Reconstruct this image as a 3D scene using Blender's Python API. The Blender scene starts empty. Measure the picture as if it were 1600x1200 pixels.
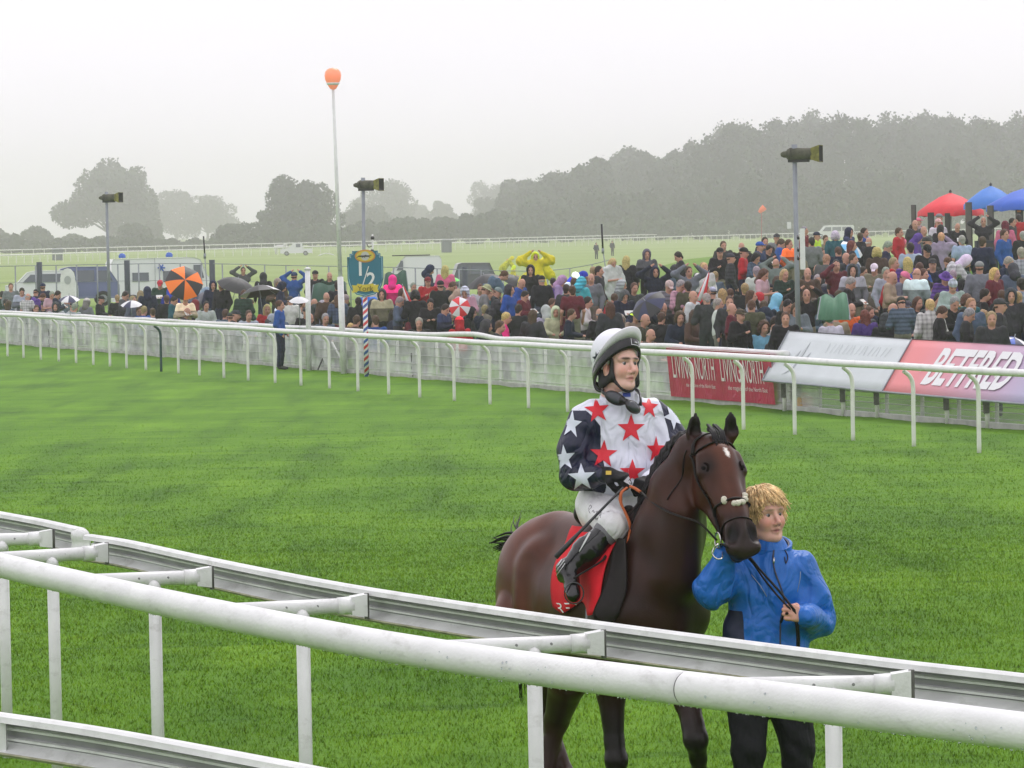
import bpy, math, random
import numpy as np
from mathutils import Vector, Matrix
from mathutils.bvhtree import BVHTree
random.seed(7); RNG = np.random.default_rng(7)
S = bpy.context.scene
C = S.collection
# ------------------------------------------------------------------ camera
F = 6000.0; CZ = 2.85; PITCH = math.atan((600-355)/F); ROLL = 0.020
f0 = Vector((0, math.cos(PITCH), -math.sin(PITCH))); r0 = Vector((1, 0, 0)); u0 = Vector((0, math.sin(PITCH), math.cos(PITCH)))
RR = r0*math.cos(ROLL) - u0*math.sin(ROLL); UU = u0*math.cos(ROLL) + r0*math.sin(ROLL)
cam = bpy.data.cameras.new('camera'); camo = bpy.data.objects.new('camera', cam); C.objects.link(camo)
cam.sensor_width = 36; cam.lens = 36*F/1600; cam.clip_start = 0.5; cam.clip_end = 9000
camo.matrix_world = Matrix(((RR.x, UU.x, -f0.x, 0), (RR.y, UU.y, -f0.y, 0), (RR.z, UU.z, -f0.z, CZ), (0, 0, 0, 1)))
cam.dof.use_dof = False
S.camera = camo
# ------------------------------------------------------------------ overcast sky and soft sun
W = bpy.data.worlds.new('World'); S.world = W; W.use_nodes = True
nt = W.node_tree; nt.nodes.clear()
sky = nt.nodes.new('ShaderNodeTexSky'); sky.sky_type = 'NISHITA'; sky.sun_disc = False
SUN_EL, SUN_AZ = math.radians(52), math.radians(200)
sky.sun_elevation = SUN_EL; sky.sun_rotation = SUN_AZ; sky.dust_density = 4.0; sky.air_density = 1.0
hs = nt.nodes.new('ShaderNodeHueSaturation'); hs.inputs['Saturation'].default_value = 0.12
mxw = nt.nodes.new('ShaderNodeMixRGB'); mxw.inputs[0].default_value = 0.88
mxw.inputs[2].default_value = (10.6, 10.6, 10.9, 1)          # the rain cloud deck
bg = nt.nodes.new('ShaderNodeBackground'); bg.inputs[1].default_value = 0.103
ow = nt.nodes.new('ShaderNodeOutputWorld')
tcw = nt.nodes.new('ShaderNodeTexCoord'); mpw = nt.nodes.new('ShaderNodeMapping'); mpw.inputs['Scale'].default_value = (1, 1, 4); ncw = nt.nodes.new('ShaderNodeTexNoise'); ncw.inputs['Scale'].default_value = 2.5; ncw.inputs['Detail'].default_value = 5
nt.links.new(tcw.outputs['Generated'], mpw.inputs['Vector']); nt.links.new(mpw.outputs[0], ncw.inputs['Vector']); rcw = nt.nodes.new('ShaderNodeValToRGB'); nt.links.new(ncw.outputs['Fac'], rcw.inputs[0])
rcw.color_ramp.elements[0].position = .3; rcw.color_ramp.elements[0].color = (10.2, 9.9, 10.7, 1); rcw.color_ramp.elements[1].position = .7; rcw.color_ramp.elements[1].color = (11.2, 10.8, 11.4, 1); nt.links.new(rcw.outputs[0], mxw.inputs[2])
nt.links.new(sky.outputs[0], hs.inputs['Color']); nt.links.new(hs.outputs[0], mxw.inputs[1])
nt.links.new(mxw.outputs[0], bg.inputs[0]); nt.links.new(bg.outputs[0], ow.inputs[0])
sl = bpy.data.lights.new('sun', 'SUN'); sl.energy = 1.2; sl.angle = math.radians(30); sl.color = (1, .98, .95)
so = bpy.data.objects.new('sun', sl); C.objects.link(so)
so.rotation_euler = (math.radians(90)-SUN_EL, 0, math.radians(180)-SUN_AZ + math.radians(180))
S.view_settings.view_transform = 'Standard'; S.view_settings.look = 'None'; S.view_settings.gamma = 1
S.view_settings.exposure = 0.21; S.view_settings.use_curve_mapping = False
S.cycles.volume_bounces = 2; S.cycles.max_bounces = 8; S.cycles.transparent_max_bounces = 24
S.cycles.use_denoising = True
# ------------------------------------------------------------------ helpers
def ray(x, y): return f0*F + RR*(x-800) + UU*(600-y)
def P(x, y, Z):
    "world point seen at photo pixel x,y at the ground distance Z (metres)"
    r = ray(x, y); return Vector((0, 0, CZ)) + r*(Z/r.y)
def proj(p):
    d = Vector(p) - Vector((0, 0, CZ)); k = F/d.dot(f0); return (800+d.dot(RR)*k, 600-d.dot(UU)*k)
def sstep(a, b, x):
    t = np.clip((np.asarray(x, float)-a)/(b-a), 0, 1); return t*t*(3-2*t)
def zf2(X): return 63+(8.4-X)/.397            # the crowd fence line
def ground(X, Y):
    X = np.asarray(X, float); Y = np.asarray(Y, float)
    z = -.65*sstep(21, 50, Y)
    d = Y-zf2(np.clip(X, -40, 30))
    right = sstep(1, 9, X)
    up = .044*np.clip(d, 0, 12+15*sstep(-9, 3, X)) + .016*np.clip(d-27, 0, 60)*right
    fall = sstep(28, 62, d)*(1-right) + sstep(95, 190, d)*right
    return z + up*(1-fall)
def gz(X, Y): return float(ground(X, Y))
def onground(x, y, off=0.0, z0=20.0, z1=1500.0):
    "where the sight line through photo pixel x,y meets the ground raised by off"
    r = ray(x, y); r = r/r.y; a = z0; st = .5
    while a < z1:
        p = Vector((0, 0, CZ)) + r*a
        if p.z <= gz(p.x, p.y)+off: break
        a += st; st = max(.25, a*.004)
    lo, hi = a-st, a
    for _ in range(20):
        m = (lo+hi)/2; p = Vector((0, 0, CZ)) + r*m
        if p.z <= gz(p.x, p.y)+off: hi = m
        else: lo = m
    p = Vector((0, 0, CZ)) + r*hi; return p
# ------------------------------------------------------------------ materials
MATS = {}
def mat(name, col, rough=.6, spec=.5, metal=0, var=.0, vscale=5, bump=0, bscale=40, coat=0, detail=4, alpha=1, objcol=False, sheen=0, attr=None, trans=0, sss=0, wr=0, wrs=7):
    if name in MATS: return MATS[name]
    m = bpy.data.materials.new(name); m.use_nodes = True; n = m.node_tree; b = n.nodes['Principled BSDF']; L = n.links.new
    b.inputs['Roughness'].default_value = rough; b.inputs['Metallic'].default_value = metal
    b.inputs['Specular IOR Level'].default_value = spec; b.inputs['Coat Weight'].default_value = coat
    b.inputs['Sheen Weight'].default_value = sheen; b.inputs['Alpha'].default_value = alpha
    if trans: b.inputs['Transmission Weight'].default_value = trans
    if sss: b.inputs['Subsurface Weight'].default_value = sss; b.inputs['Subsurface Radius'].default_value = (.02, .008, .004); b.inputs['Subsurface Scale'].default_value = .5
    src = None
    if objcol:
        oi = n.nodes.new('ShaderNodeObjectInfo'); src = oi.outputs['Color']
    elif attr:
        at = n.nodes.new('ShaderNodeAttribute'); at.attribute_name = attr; src = at.outputs['Color']
    else:
        rgb = n.nodes.new('ShaderNodeRGB'); rgb.outputs[0].default_value = (*col, 1); src = rgb.outputs[0]
    tc = n.nodes.new('ShaderNodeTexCoord')
    if var:
        nz = n.nodes.new('ShaderNodeTexNoise'); nz.inputs['Scale'].default_value = vscale; nz.inputs['Detail'].default_value = detail
        L(tc.outputs['Object'], nz.inputs['Vector'])
        mr = n.nodes.new('ShaderNodeMapRange'); mr.inputs[1].default_value = .3; mr.inputs[2].default_value = .7
        mr.inputs[3].default_value = 1-var; mr.inputs[4].default_value = 1+var
        L(nz.outputs['Fac'], mr.inputs[0])
        vm = n.nodes.new('ShaderNodeVectorMath'); vm.operation = 'SCALE'
        L(src, vm.inputs[0]); L(mr.outputs[0], vm.inputs['Scale']); src = vm.outputs[0]
    L(src, b.inputs['Base Color'])
    if bump:
        nb = n.nodes.new('ShaderNodeTexNoise'); nb.inputs['Scale'].default_value = bscale; nb.inputs['Detail'].default_value = 5
        L(tc.outputs['Object'], nb.inputs['Vector'])
        bp = n.nodes.new('ShaderNodeBump'); bp.inputs['Strength'].default_value = bump; bp.inputs['Distance'].default_value = .02
        L(nb.outputs['Fac'], bp.inputs['Height']); L(bp.outputs[0], b.inputs['Normal'])
        if wr:      # creases: ridged, distorted noise
            nw = n.nodes.new('ShaderNodeTexNoise'); nw.inputs['Scale'].default_value = wrs; nw.inputs['Detail'].default_value = 2.5; nw.inputs['Distortion'].default_value = 1.2; nw.inputs['Roughness'].default_value = .45
            mp = n.nodes.new('ShaderNodeMapping'); mp.inputs['Scale'].default_value = (1.3, 1.3, .8); mp.inputs['Rotation'].default_value = (.5, .4, .3); L(tc.outputs['Object'], mp.inputs['Vector']); L(mp.outputs[0], nw.inputs['Vector'])
            m1 = n.nodes.new('ShaderNodeMath'); m1.operation = 'SUBTRACT'; m1.inputs[1].default_value = .5; L(nw.outputs['Fac'], m1.inputs[0])
            m2 = n.nodes.new('ShaderNodeMath'); m2.operation = 'ABSOLUTE'; L(m1.outputs[0], m2.inputs[0])
            m3 = n.nodes.new('ShaderNodeMath'); m3.operation = 'POWER'; m3.inputs[1].default_value = 1.25; L(m2.outputs[0], m3.inputs[0])
            b2 = n.nodes.new('ShaderNodeBump'); b2.inputs['Strength'].default_value = wr; b2.inputs['Distance'].default_value = .09; L(m3.outputs[0], b2.inputs['Height']); L(bp.outputs[0], b2.inputs['Normal']); L(b2.outputs[0], b.inputs['Normal'])
    MATS[name] = m; return m
# ------------------------------------------------------------------ mesh and object helpers
def mesh(name, v, f, m=None, smooth=True, cols=None):
    me = bpy.data.meshes.new(name)
    v = np.asarray(v, dtype=np.float32).reshape(-1, 3)
    if isinstance(f, np.ndarray) and len(f):
        k = f.shape[1]; me.vertices.add(len(v)); me.vertices.foreach_set('co', v.ravel())
        me.loops.add(f.size); me.loops.foreach_set('vertex_index', f.ravel().astype(np.int32))
        me.polygons.add(len(f)); me.polygons.foreach_set('loop_start', np.arange(0, f.size, k, dtype=np.int32))
        me.polygons.foreach_set('loop_total', np.full(len(f), k, dtype=np.int32)); me.update(calc_edges=True)
    else:
        me.from_pydata([tuple(map(float, a)) for a in v], [], [tuple(map(int, a)) for a in f]); me.update()
    if smooth is True: me.shade_smooth() if hasattr(me, 'shade_smooth') else me.polygons.foreach_set('use_smooth', [True]*len(me.polygons))
    elif smooth:
        me.shade_smooth(); me.set_sharp_from_angle(angle=math.radians(smooth))
    if m: me.materials.append(m)
    if cols is not None:
        ca = me.color_attributes.new('Col', 'FLOAT_COLOR', 'POINT'); a = np.ones((len(v), 4), np.float32); a[:, :3] = cols
        ca.data.foreach_set('color', a.ravel())
    return me
def wloc(o):
    l = Vector((0, 0, 0))
    while o is not None: l += o.location; o = o.parent
    return l
def link(name, me, parent=None, loc=None):
    o = bpy.data.objects.new(name, me); C.objects.link(o)
    if parent is not None: o.parent = parent
    if loc is not None: o.location = loc
    return o
def part(name, vf, m, parent, smooth=35, cols=None):
    "a mesh given in world coordinates, stored under its parent"
    v, f = vf; v = np.asarray(v, float).reshape(-1, 3) - np.array(wloc(parent)) if parent is not None else np.asarray(v, float)
    return link(name, mesh(name, v, f, m, smooth, cols), parent)
def single(name, vf, m, label, cat, base=None, group=None, smooth=35, kind=None, cols=None):
    v, f = vf; v = np.asarray(v, float).reshape(-1, 3)
    if base is None: base = Vector((float(v[:, 0].mean()), float(v[:, 1].mean()), float(v[:, 2].min())))
    o = link(name, mesh(name, v-np.array(base), f, m, smooth, cols), None, base)
    return tag(o, label, cat, group, kind)
def tag(o, label=None, cat=None, group=None, kind=None):
    if label: o['label'] = label
    if cat: o['category'] = cat
    if group: o['group'] = group
    if kind: o['kind'] = kind
    return o
def thing(name, label, cat, loc=(0, 0, 0), group=None):
    o = bpy.data.objects.new(name, None); C.objects.link(o); o.location = loc; o.empty_display_size = .2
    return tag(o, label, cat, group)
def join(*vfs):
    V = []; Fs = []; n = 0
    for v, f in vfs:
        v = [tuple(a) for a in v]; V += v; Fs += [tuple(int(i)+n for i in q) for q in f]; n += len(v)
    return V, Fs
def box(c, s, rz=0, top=1.0):
    c = Vector(c); ca, sa = math.cos(rz), math.sin(rz); v = []
    for k in (0, 1):
        t = top if k else 1
        for i, j in ((-1, -1), (1, -1), (1, 1), (-1, 1)):
            x = i*s[0]/2*t; y = j*s[1]/2*t
            v.append((c.x+x*ca-y*sa, c.y+x*sa+y*ca, c.z+(k-.5)*s[2]))
    return v, [(3, 2, 1, 0), (4, 5, 6, 7), (0, 1, 5, 4), (1, 2, 6, 5), (2, 3, 7, 6), (3, 0, 4, 7)]
def tube(pts, r, n=10, cap=True, ell=1.0, up=(0, 0, 1)):
    pts = [Vector(p) for p in pts]; rs = r if hasattr(r, '__len__') else [r]*len(pts); V = []; Fc = []
    U = Vector(up)
    for i, p in enumerate(pts):
        t = (pts[min(i+1, len(pts)-1)]-pts[max(i-1, 0)]).normalized()
        a = t.cross(U)
        if a.length < .05: a = t.cross(Vector((1, 0, 0)) if abs(t.x) < .9 else Vector((0, 1, 0)))
        a.normalize(); b = a.cross(t).normalized()
        for k in range(n):
            an = 2*math.pi*k/n; V.append(p + a*math.cos(an)*rs[i] + b*math.sin(an)*rs[i]*ell)
    for i in range(len(pts)-1):
        for k in range(n):
            k2 = (k+1) % n; Fc.append((i*n+k, i*n+k2, (i+1)*n+k2, (i+1)*n+k))
    if cap: Fc += [tuple(range(n-1, -1, -1)), tuple((len(pts)-1)*n+k for k in range(n))]
    return V, Fc
def sweep(pts, prof, cap=True):
    "extrude an open/closed 2D profile (side, up) along a nearly level path"
    pts = [Vector(p) for p in pts]; V = []; Fc = []; n = len(prof)
    for i, p in enumerate(pts):
        t = pts[min(i+1, len(pts)-1)]-pts[max(i-1, 0)]; t.z = 0; t.normalize(); a = Vector((t.y, -t.x, 0))
        for (q, w) in prof: V.append(p + a*q + Vector((0, 0, w)))
    for i in range(len(pts)-1):
        for k in range(n):
            k2 = (k+1) % n; Fc.append((i*n+k, (i+1)*n+k, (i+1)*n+k2, i*n+k2))
    if cap: Fc += [tuple(range(n)), tuple((len(pts)-1)*n+k for k in range(n-1, -1, -1))]
    return V, Fc
def lathe(c, prof, n=16, axis=None):
    c = Vector(c); V = []; Fc = []
    for (r, z) in prof:
        for k in range(n):
            a = 2*math.pi*k/n; V.append(Vector((r*math.cos(a), r*math.sin(a), z)))
    for i in range(len(prof)-1):
        for k in range(n):
            k2 = (k+1) % n; Fc.append((i*n+k, i*n+k2, (i+1)*n+k2, (i+1)*n+k))
    Fc += [tuple(range(n-1, -1, -1)), tuple((len(prof)-1)*n+k for k in range(n))]
    if axis is not None:
        q = Vector((0, 0, 1)).rotation_difference(Vector(axis)); V = [q @ v for v in V]
    return [c+v for v in V], Fc
def smoothpath(pts, n=8):
    "Catmull-Rom through the points"
    P_ = [Vector(p) for p in pts]; P_ = [P_[0]*2-P_[1]] + P_ + [P_[-1]*2-P_[-2]]; out = []
    for i in range(1, len(P_)-2):
        for k in range(n):
            t = k/n; a, b, c, d = P_[i-1:i+3]
            out.append(.5*((2*b)+(c-a)*t+(2*a-5*b+4*c-d)*t*t+(3*b-a-3*c+d)*t**3))
    out.append(P_[-2]); return out
def textmesh(s, size, depth=.0, font_shear=0, squeeze=1.0, align='CENTER', bold=0.0):
    cu = bpy.data.curves.new('lettering', 'FONT'); cu.body = s; cu.size = size; cu.extrude = depth; cu.shear = font_shear
    cu.align_x = align; cu.align_y = 'CENTER'; cu.resolution_u = 3; cu.offset = bold
    o = bpy.data.objects.new('lettering', cu); C.objects.link(o)
    dg = bpy.context.evaluated_depsgraph_get(); dg.update(); me = bpy.data.meshes.new_from_object(o.evaluated_get(dg))
    v = [Vector((p.co.x*squeeze, p.co.y, p.co.z)) for p in me.vertices]; f = [tuple(p.vertices) for p in me.polygons]
    bpy.data.objects.remove(o); bpy.data.curves.remove(cu); bpy.data.meshes.remove(me)
    return v, f
def place2d(vf, o, ax, ay, az=None):
    "put a flat x/y drawing on a plane with origin o and axes ax, ay"
    o = Vector(o); ax = Vector(ax); ay = Vector(ay); az = Vector(az) if az else ax.cross(ay).normalized()
    return [o+ax*p[0]+ay*p[1]+az*(p[2] if len(p) > 2 else 0) for p in vf[0]], vf[1]
def slab(poly, o, ax, ay, th):
    "a flat outline given real thickness; front face towards -normal side"
    o = Vector(o); ax = Vector(ax); ay = Vector(ay); az = ax.cross(ay).normalized(); n = len(poly)
    V = [o+ax*p[0]+ay*p[1] for p in poly] + [o+ax*p[0]+ay*p[1]-az*th for p in poly]
    return V, [tuple(range(n)), tuple(range(2*n-1, n-1, -1))] + [(i, i+n, (i+1) % n+n, (i+1) % n) for i in range(n)]
# ------------------------------------------------------------------ smooth solids (signed distance + surface nets)
def cap(a, b, ra, rb=None, k=None, flat=None, sub=False, tagc=0):
    return dict(t='c', a=np.array(a, float), b=np.array(b, float), ra=ra, rb=ra if rb is None else rb, k=k, flat=flat, sub=sub, tag=tagc)
def ell(c, r, R=None, k=None, sub=False, tagc=0):
    return dict(t='e', c=np.array(c, float), r=np.array(r, float) if hasattr(r, '__len__') else np.array([r]*3, float), R=R, k=k, sub=sub, tag=tagc)
def pd(q, X):
    if q['t'] == 'c':
        a, b = q['a'], q['b']
        if q['flat'] is not None:
            n, fct = q['flat']; n = np.array(n, float); n = n/np.linalg.norm(n); m = (a+b)/2
            ba = b-a; n = n-ba*(n@ba)/max(ba@ba, 1e-9); n /= np.linalg.norm(n)
            w = (X-m)@n; X = X+w[..., None]*n*(1/fct-1)
        ba = b-a; pa = X-a; t = np.clip((pa@ba)/max(ba@ba, 1e-9), 0, 1)
        return np.linalg.norm(pa-t[..., None]*ba, axis=-1)-(q['ra']+(q['rb']-q['ra'])*t)
    p = X-q['c']
    if q['R'] is not None: p = p@np.array(q['R'])
    k0 = np.linalg.norm(p/q['r'], axis=-1); k1 = np.linalg.norm(p/q['r']**2, axis=-1)
    return k0*(k0-1)/np.maximum(k1, 1e-6)
def sdf_mesh(prims, vox, k=.04, infl=0.0, disp=None, clip=None):
    lo, hi = [], []
    for q in prims:
        if q['sub']: continue
        if q['t'] == 'c':
            r = max(q['ra'], q['rb']); lo.append(np.minimum(q['a'], q['b'])-r); hi.append(np.maximum(q['a'], q['b'])+r)
        else: r = q['r'].max(); lo.append(q['c']-r); hi.append(q['c']+r)
    lo = np.min(lo, 0)-infl-3*vox; hi = np.max(hi, 0)+infl+3*vox
    n = np.ceil((hi-lo)/vox).astype(int)+1
    D = np.full(n, 1.0, np.float32)
    for q in prims:
        kk = k if q['k'] is None else q['k']; mg = kk+abs(infl)+3*vox
        if q['t'] == 'c': r = max(q['ra'], q['rb']); l = np.minimum(q['a'], q['b'])-r; h = np.maximum(q['a'], q['b'])+r
        else:
            rr = q['r'] if q['R'] is None else np.sqrt((np.array(q['R'])**2)@(q['r']**2)); l = q['c']-rr; h = q['c']+rr
        i0 = np.clip(((l-mg-lo)/vox).astype(int), 0, n-1); i1 = np.clip(((h+mg-lo)/vox).astype(int)+1, 1, n)
        ax = [lo[d]+vox*np.arange(i0[d], i1[d]) for d in range(3)]
        X = np.stack(np.meshgrid(*ax, indexing='ij'), -1)
        d = pd(q, X).astype(np.float32); sl = tuple(slice(i0[d_], i1[d_]) for d_ in range(3)); A = D[sl]
        if q['sub']: d = -d; h_ = np.maximum(kk-np.abs(A-d), 0)/max(kk, 1e-6); D[sl] = np.maximum(A, d)+h_*h_*kk/4
        else: h_ = np.maximum(kk-np.abs(A-d), 0)/max(kk, 1e-6); D[sl] = np.minimum(A, d)-h_*h_*kk/4
    if infl: D -= infl
    if clip is not None or disp is not None:
        ax = [lo[d]+vox*np.arange(n[d]) for d in range(3)]; X = np.stack(np.meshgrid(*ax, indexing='ij'), -1)
        if disp is not None: D += disp(X).astype(np.float32)
        if clip is not None: D = np.maximum(D, clip(X).astype(np.float32))
    return nets(D, lo, vox)
def nets(D, lo, vox):
    s = D < 0
    c = np.zeros(np.array(D.shape)-1, np.int8)
    for i in (0, 1):
        for j in (0, 1):
            for k in (0, 1): c += s[i:D.shape[0]-1+i, j:D.shape[1]-1+j, k:D.shape[2]-1+k]
    act = np.argwhere((c > 0) & (c < 8)); idx = np.full(c.shape, -1, np.int32); idx[tuple(act.T)] = np.arange(len(act))
    acc = np.zeros((len(act), 3)); cnt = np.zeros(len(act))
    for ax in range(3):
        o1, o2 = [a for a in range(3) if a != ax]
        for u in (0, 1):
            for w in (0, 1):
                p = act.copy(); p[:, o1] += u; p[:, o2] += w; q = p.copy(); q[:, ax] += 1
                a = D[tuple(p.T)]; b = D[tuple(q.T)]; m = (a < 0) != (b < 0)
                t = np.where(m, a/np.where(a-b == 0, 1, a-b), 0); pt = p.astype(float); pt[:, ax] += t
                acc[m] += pt[m]; cnt[m] += 1
    V = lo+vox*(acc/cnt[:, None]); Fs = []
    for ax in range(3):
        o1, o2 = (ax+1) % 3, (ax+2) % 3
        sl0 = [slice(None)]*3; sl1 = [slice(None)]*3; sl0[ax] = slice(0, -1); sl1[ax] = slice(1, None)
        e = np.argwhere(s[tuple(sl0)] != s[tuple(sl1)]); e = e[(e[:, o1] > 0) & (e[:, o2] > 0) & (e[:, o1] < D.shape[o1]-1) & (e[:, o2] < D.shape[o2]-1)]
        ins = s[tuple(e.T)]
        def g(d1, d2):
            z = e.copy(); z[:, o1] -= d1; z[:, o2] -= d2; return idx[tuple(z.T)]
        q = np.stack([g(1, 1), g(0, 1), g(0, 0), g(1, 0)], 1); q[~ins] = q[~ins][:, ::-1]; Fs.append(q)
    Fs = np.concatenate(Fs); Fs = Fs[(Fs >= 0).all(1)]
    return V, Fs
def relax(V, Fq, it=2, lam=.5):
    for _ in range(it):
        acc = np.zeros_like(V); cnt = np.zeros(len(V))
        for i in range(Fq.shape[1]):
            a = Fq[:, i]; b = Fq[:, (i+1) % Fq.shape[1]]; np.add.at(acc, a, V[b]); np.add.at(acc, b, V[a]); np.add.at(cnt, a, 1); np.add.at(cnt, b, 1)
        V = V*(1-lam)+lam*acc/np.maximum(cnt, 1)[:, None]
    return V
def rotz(V, a):
    c, s = math.cos(a), math.sin(a); V = np.asarray(V, float); o = V.copy(); o[..., 0] = V[..., 0]*c-V[..., 1]*s; o[..., 1] = V[..., 0]*s+V[..., 1]*c; return o
WHITE = mat('white_plastic', (.80, .80, .79), .38, var=.04, vscale=3, bump=.05, bscale=30)
# ================================================================== the setting
def grass_nodes(name, blades=False):
    m = bpy.data.materials.new(name); m.use_nodes = True; n = m.node_tree; b = n.nodes['Principled BSDF']; L = n.links.new; N = n.nodes.new
    geo = N('ShaderNodeNewGeometry')
    def noise(scale, vec, det=4, rough=.55, dist=0):
        z = N('ShaderNodeTexNoise'); z.inputs['Scale'].default_value = scale; z.inputs['Detail'].default_value = det; z.inputs['Roughness'].default_value = rough
        z.inputs['Distortion'].default_value = dist; L(vec, z.inputs['Vector']); return z.outputs['Fac']
    def ramp(fac, stops):
        r = N('ShaderNodeValToRGB'); L(fac, r.inputs[0]); e = r.color_ramp.elements
        e[0].position, e[0].color = stops[0][0], (*stops[0][1], 1); e[1].position, e[1].color = stops[-1][0], (*stops[-1][1], 1)
        for p, c in stops[1:-1]: x = e.new(p); x.color = (*c, 1)
        return r.outputs[0]
    def mul(a, bb, fac=1):
        x = N('ShaderNodeMixRGB'); x.blend_type = 'MULTIPLY'; x.inputs[0].default_value = fac; L(a, x.inputs[1]); L(bb, x.inputs[2]); return x.outputs[0]
    def mapv(rz, sc):
        q = N('ShaderNodeMapping'); q.inputs['Rotation'].default_value = (0, 0, rz); q.inputs['Scale'].default_value = sc; L(geo.outputs['Position'], q.inputs['Vector']); return q.outputs[0]
    flat = mapv(0, (1, 1, 0)); along = mapv(math.radians(-21.3), (1, .12, 0)); across = mapv(math.radians(-21.3), (.25, 1, 0))
    base = ramp(noise(.35, flat, 5), [(.3, (.068, .178, .004)), (.5, (.092, .218, .005)), (.7, (.122, .266, .008))])
    streak = ramp(noise(1.1, along, 4, .6), [(.32, (.66, .72, .58)), (.46, (.95, .96, .93)), (.54, (1.04, 1.03, 1.02)), (.70, (1.22, 1.15, 1.15))])
    tuft = ramp(noise(2.6, across, 6, .7, .6), [(.30, (.46, .54, .40)), (.43, (.90, .93, .86)), (.7, (1.12, 1.08, 1.1))])
    fine = ramp(noise(26, flat, 5, .75), [(.28, (.72, .75, .66)), (.5, (1, 1, 1)), (.75, (1.2, 1.17, 1.2))])
    c = mul(mul(mul(base, streak), tuft), fine, 0.8 if not blades else .25)
    if blades:
        at = N('ShaderNodeAttribute'); at.attribute_name = 'Col'; c = mul(c, at.outputs['Color'])
    # drier, paler field far beyond the crowd
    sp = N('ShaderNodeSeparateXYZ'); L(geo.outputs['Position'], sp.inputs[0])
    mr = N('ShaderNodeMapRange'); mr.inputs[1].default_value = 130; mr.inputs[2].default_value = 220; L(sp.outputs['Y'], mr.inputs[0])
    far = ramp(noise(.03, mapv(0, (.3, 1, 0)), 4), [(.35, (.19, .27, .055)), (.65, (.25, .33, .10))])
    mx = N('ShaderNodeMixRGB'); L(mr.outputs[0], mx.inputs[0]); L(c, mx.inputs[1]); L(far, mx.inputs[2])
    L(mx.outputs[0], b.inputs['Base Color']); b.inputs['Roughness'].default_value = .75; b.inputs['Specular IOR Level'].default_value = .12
    if not blades:
        bp = N('ShaderNodeBump'); bp.inputs['Strength'].default_value = .55; bp.inputs['Distance'].default_value = .05
        L(noise(14, flat, 6, .75), bp.inputs['Height']); L(bp.outputs[0], b.inputs['Normal'])
    return m
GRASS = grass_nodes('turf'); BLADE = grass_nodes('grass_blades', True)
xs = np.concatenate([-np.geomspace(2600, 32, 30), np.arange(-30, 30.1, 1.0), np.geomspace(32, 2600, 30)])
ys = np.concatenate([[-60, -30, -10, 0, 5, 10], np.arange(12, 200, 1.0), np.geomspace(202, 2600, 60)])
XX, YY = np.meshgrid(xs, ys, indexing='ij'); ZZ = ground(XX, YY)
V = np.stack([XX, YY, ZZ], -1).reshape(-1, 3); ny = len(ys)
i, j = np.meshgrid(np.arange(len(xs)-1), np.arange(ny-1), indexing='ij'); q = (i*ny+j).ravel()
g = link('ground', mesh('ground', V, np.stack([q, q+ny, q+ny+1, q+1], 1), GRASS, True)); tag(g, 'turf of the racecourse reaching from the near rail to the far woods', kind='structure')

# real blades on the near half of the course, thinning with distance
def blades(n, y0, y1, wk, hk):
    y = y0*(y1/y0)**RNG.random(n); y = np.where(RNG.random(n) < sstep(34, y1, y), y0*(40/y0)**RNG.random(n), y)
    # visible wedge plus a margin either side
    hw = .150*y+1.8; x = (RNG.random(n)*2-1)*hw
    # clumpy density
    hx = np.sin(x*7.1+np.sin(y*3.3)*2)+np.sin(y*5.7+x*2.1)*.8+np.sin(x*17+y*11)*.5
    h = hk*(.75+.45*RNG.random(n)+.10*hx); w = wk*y
    az = RNG.random(n)*2*math.pi; lean = h*(.25+.7*RNG.random(n)); la = RNG.random(n)*2*math.pi
    z = ground(x, y)-.004
    b = np.stack([x, y, z], 1); s = np.stack([np.cos(az)*w/2, np.sin(az)*w/2, np.zeros(n)], 1)
    t = b+np.stack([np.cos(la)*lean, np.sin(la)*lean, h], 1)
    gn = np.cross(2*s, t-b+s); fl = (gn@np.array((0, -1., .6)) < 0)[:, None]; s = np.where(fl, -s, s)
    V = np.stack([b-s, b+s, t], 1).reshape(-1, 3); f = np.arange(3*n).reshape(-1, 3)
    br = .85+.35*RNG.random((n, 1)); c = np.concatenate([br*(.95+.3*RNG.random((n, 1))), br, br*(.8+.5*RNG.random((n, 1)))], 1)
    cc = np.repeat(c, 3, 0); return V, f, cc
Va, fa, ca = blades(600000, 11.5, 75, .00034, .025)
single('grass', (Va, fa), BLADE, 'short wet green grass blades standing over the race track', 'grass', base=Vector((0, 18, 0)), kind='stuff', smooth=False, cols=ca)
go = bpy.data.objects['grass']; go.data.shade_smooth(); nn_ = RNG.normal(size=(len(Va)//3, 3))*.22+np.array((0, -.15, 1.)); nn_ /= np.linalg.norm(nn_, axis=1)[:, None]; go.data.normals_split_custom_set_from_vertices(np.repeat(nn_, 3, 0).astype(np.float32))

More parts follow.
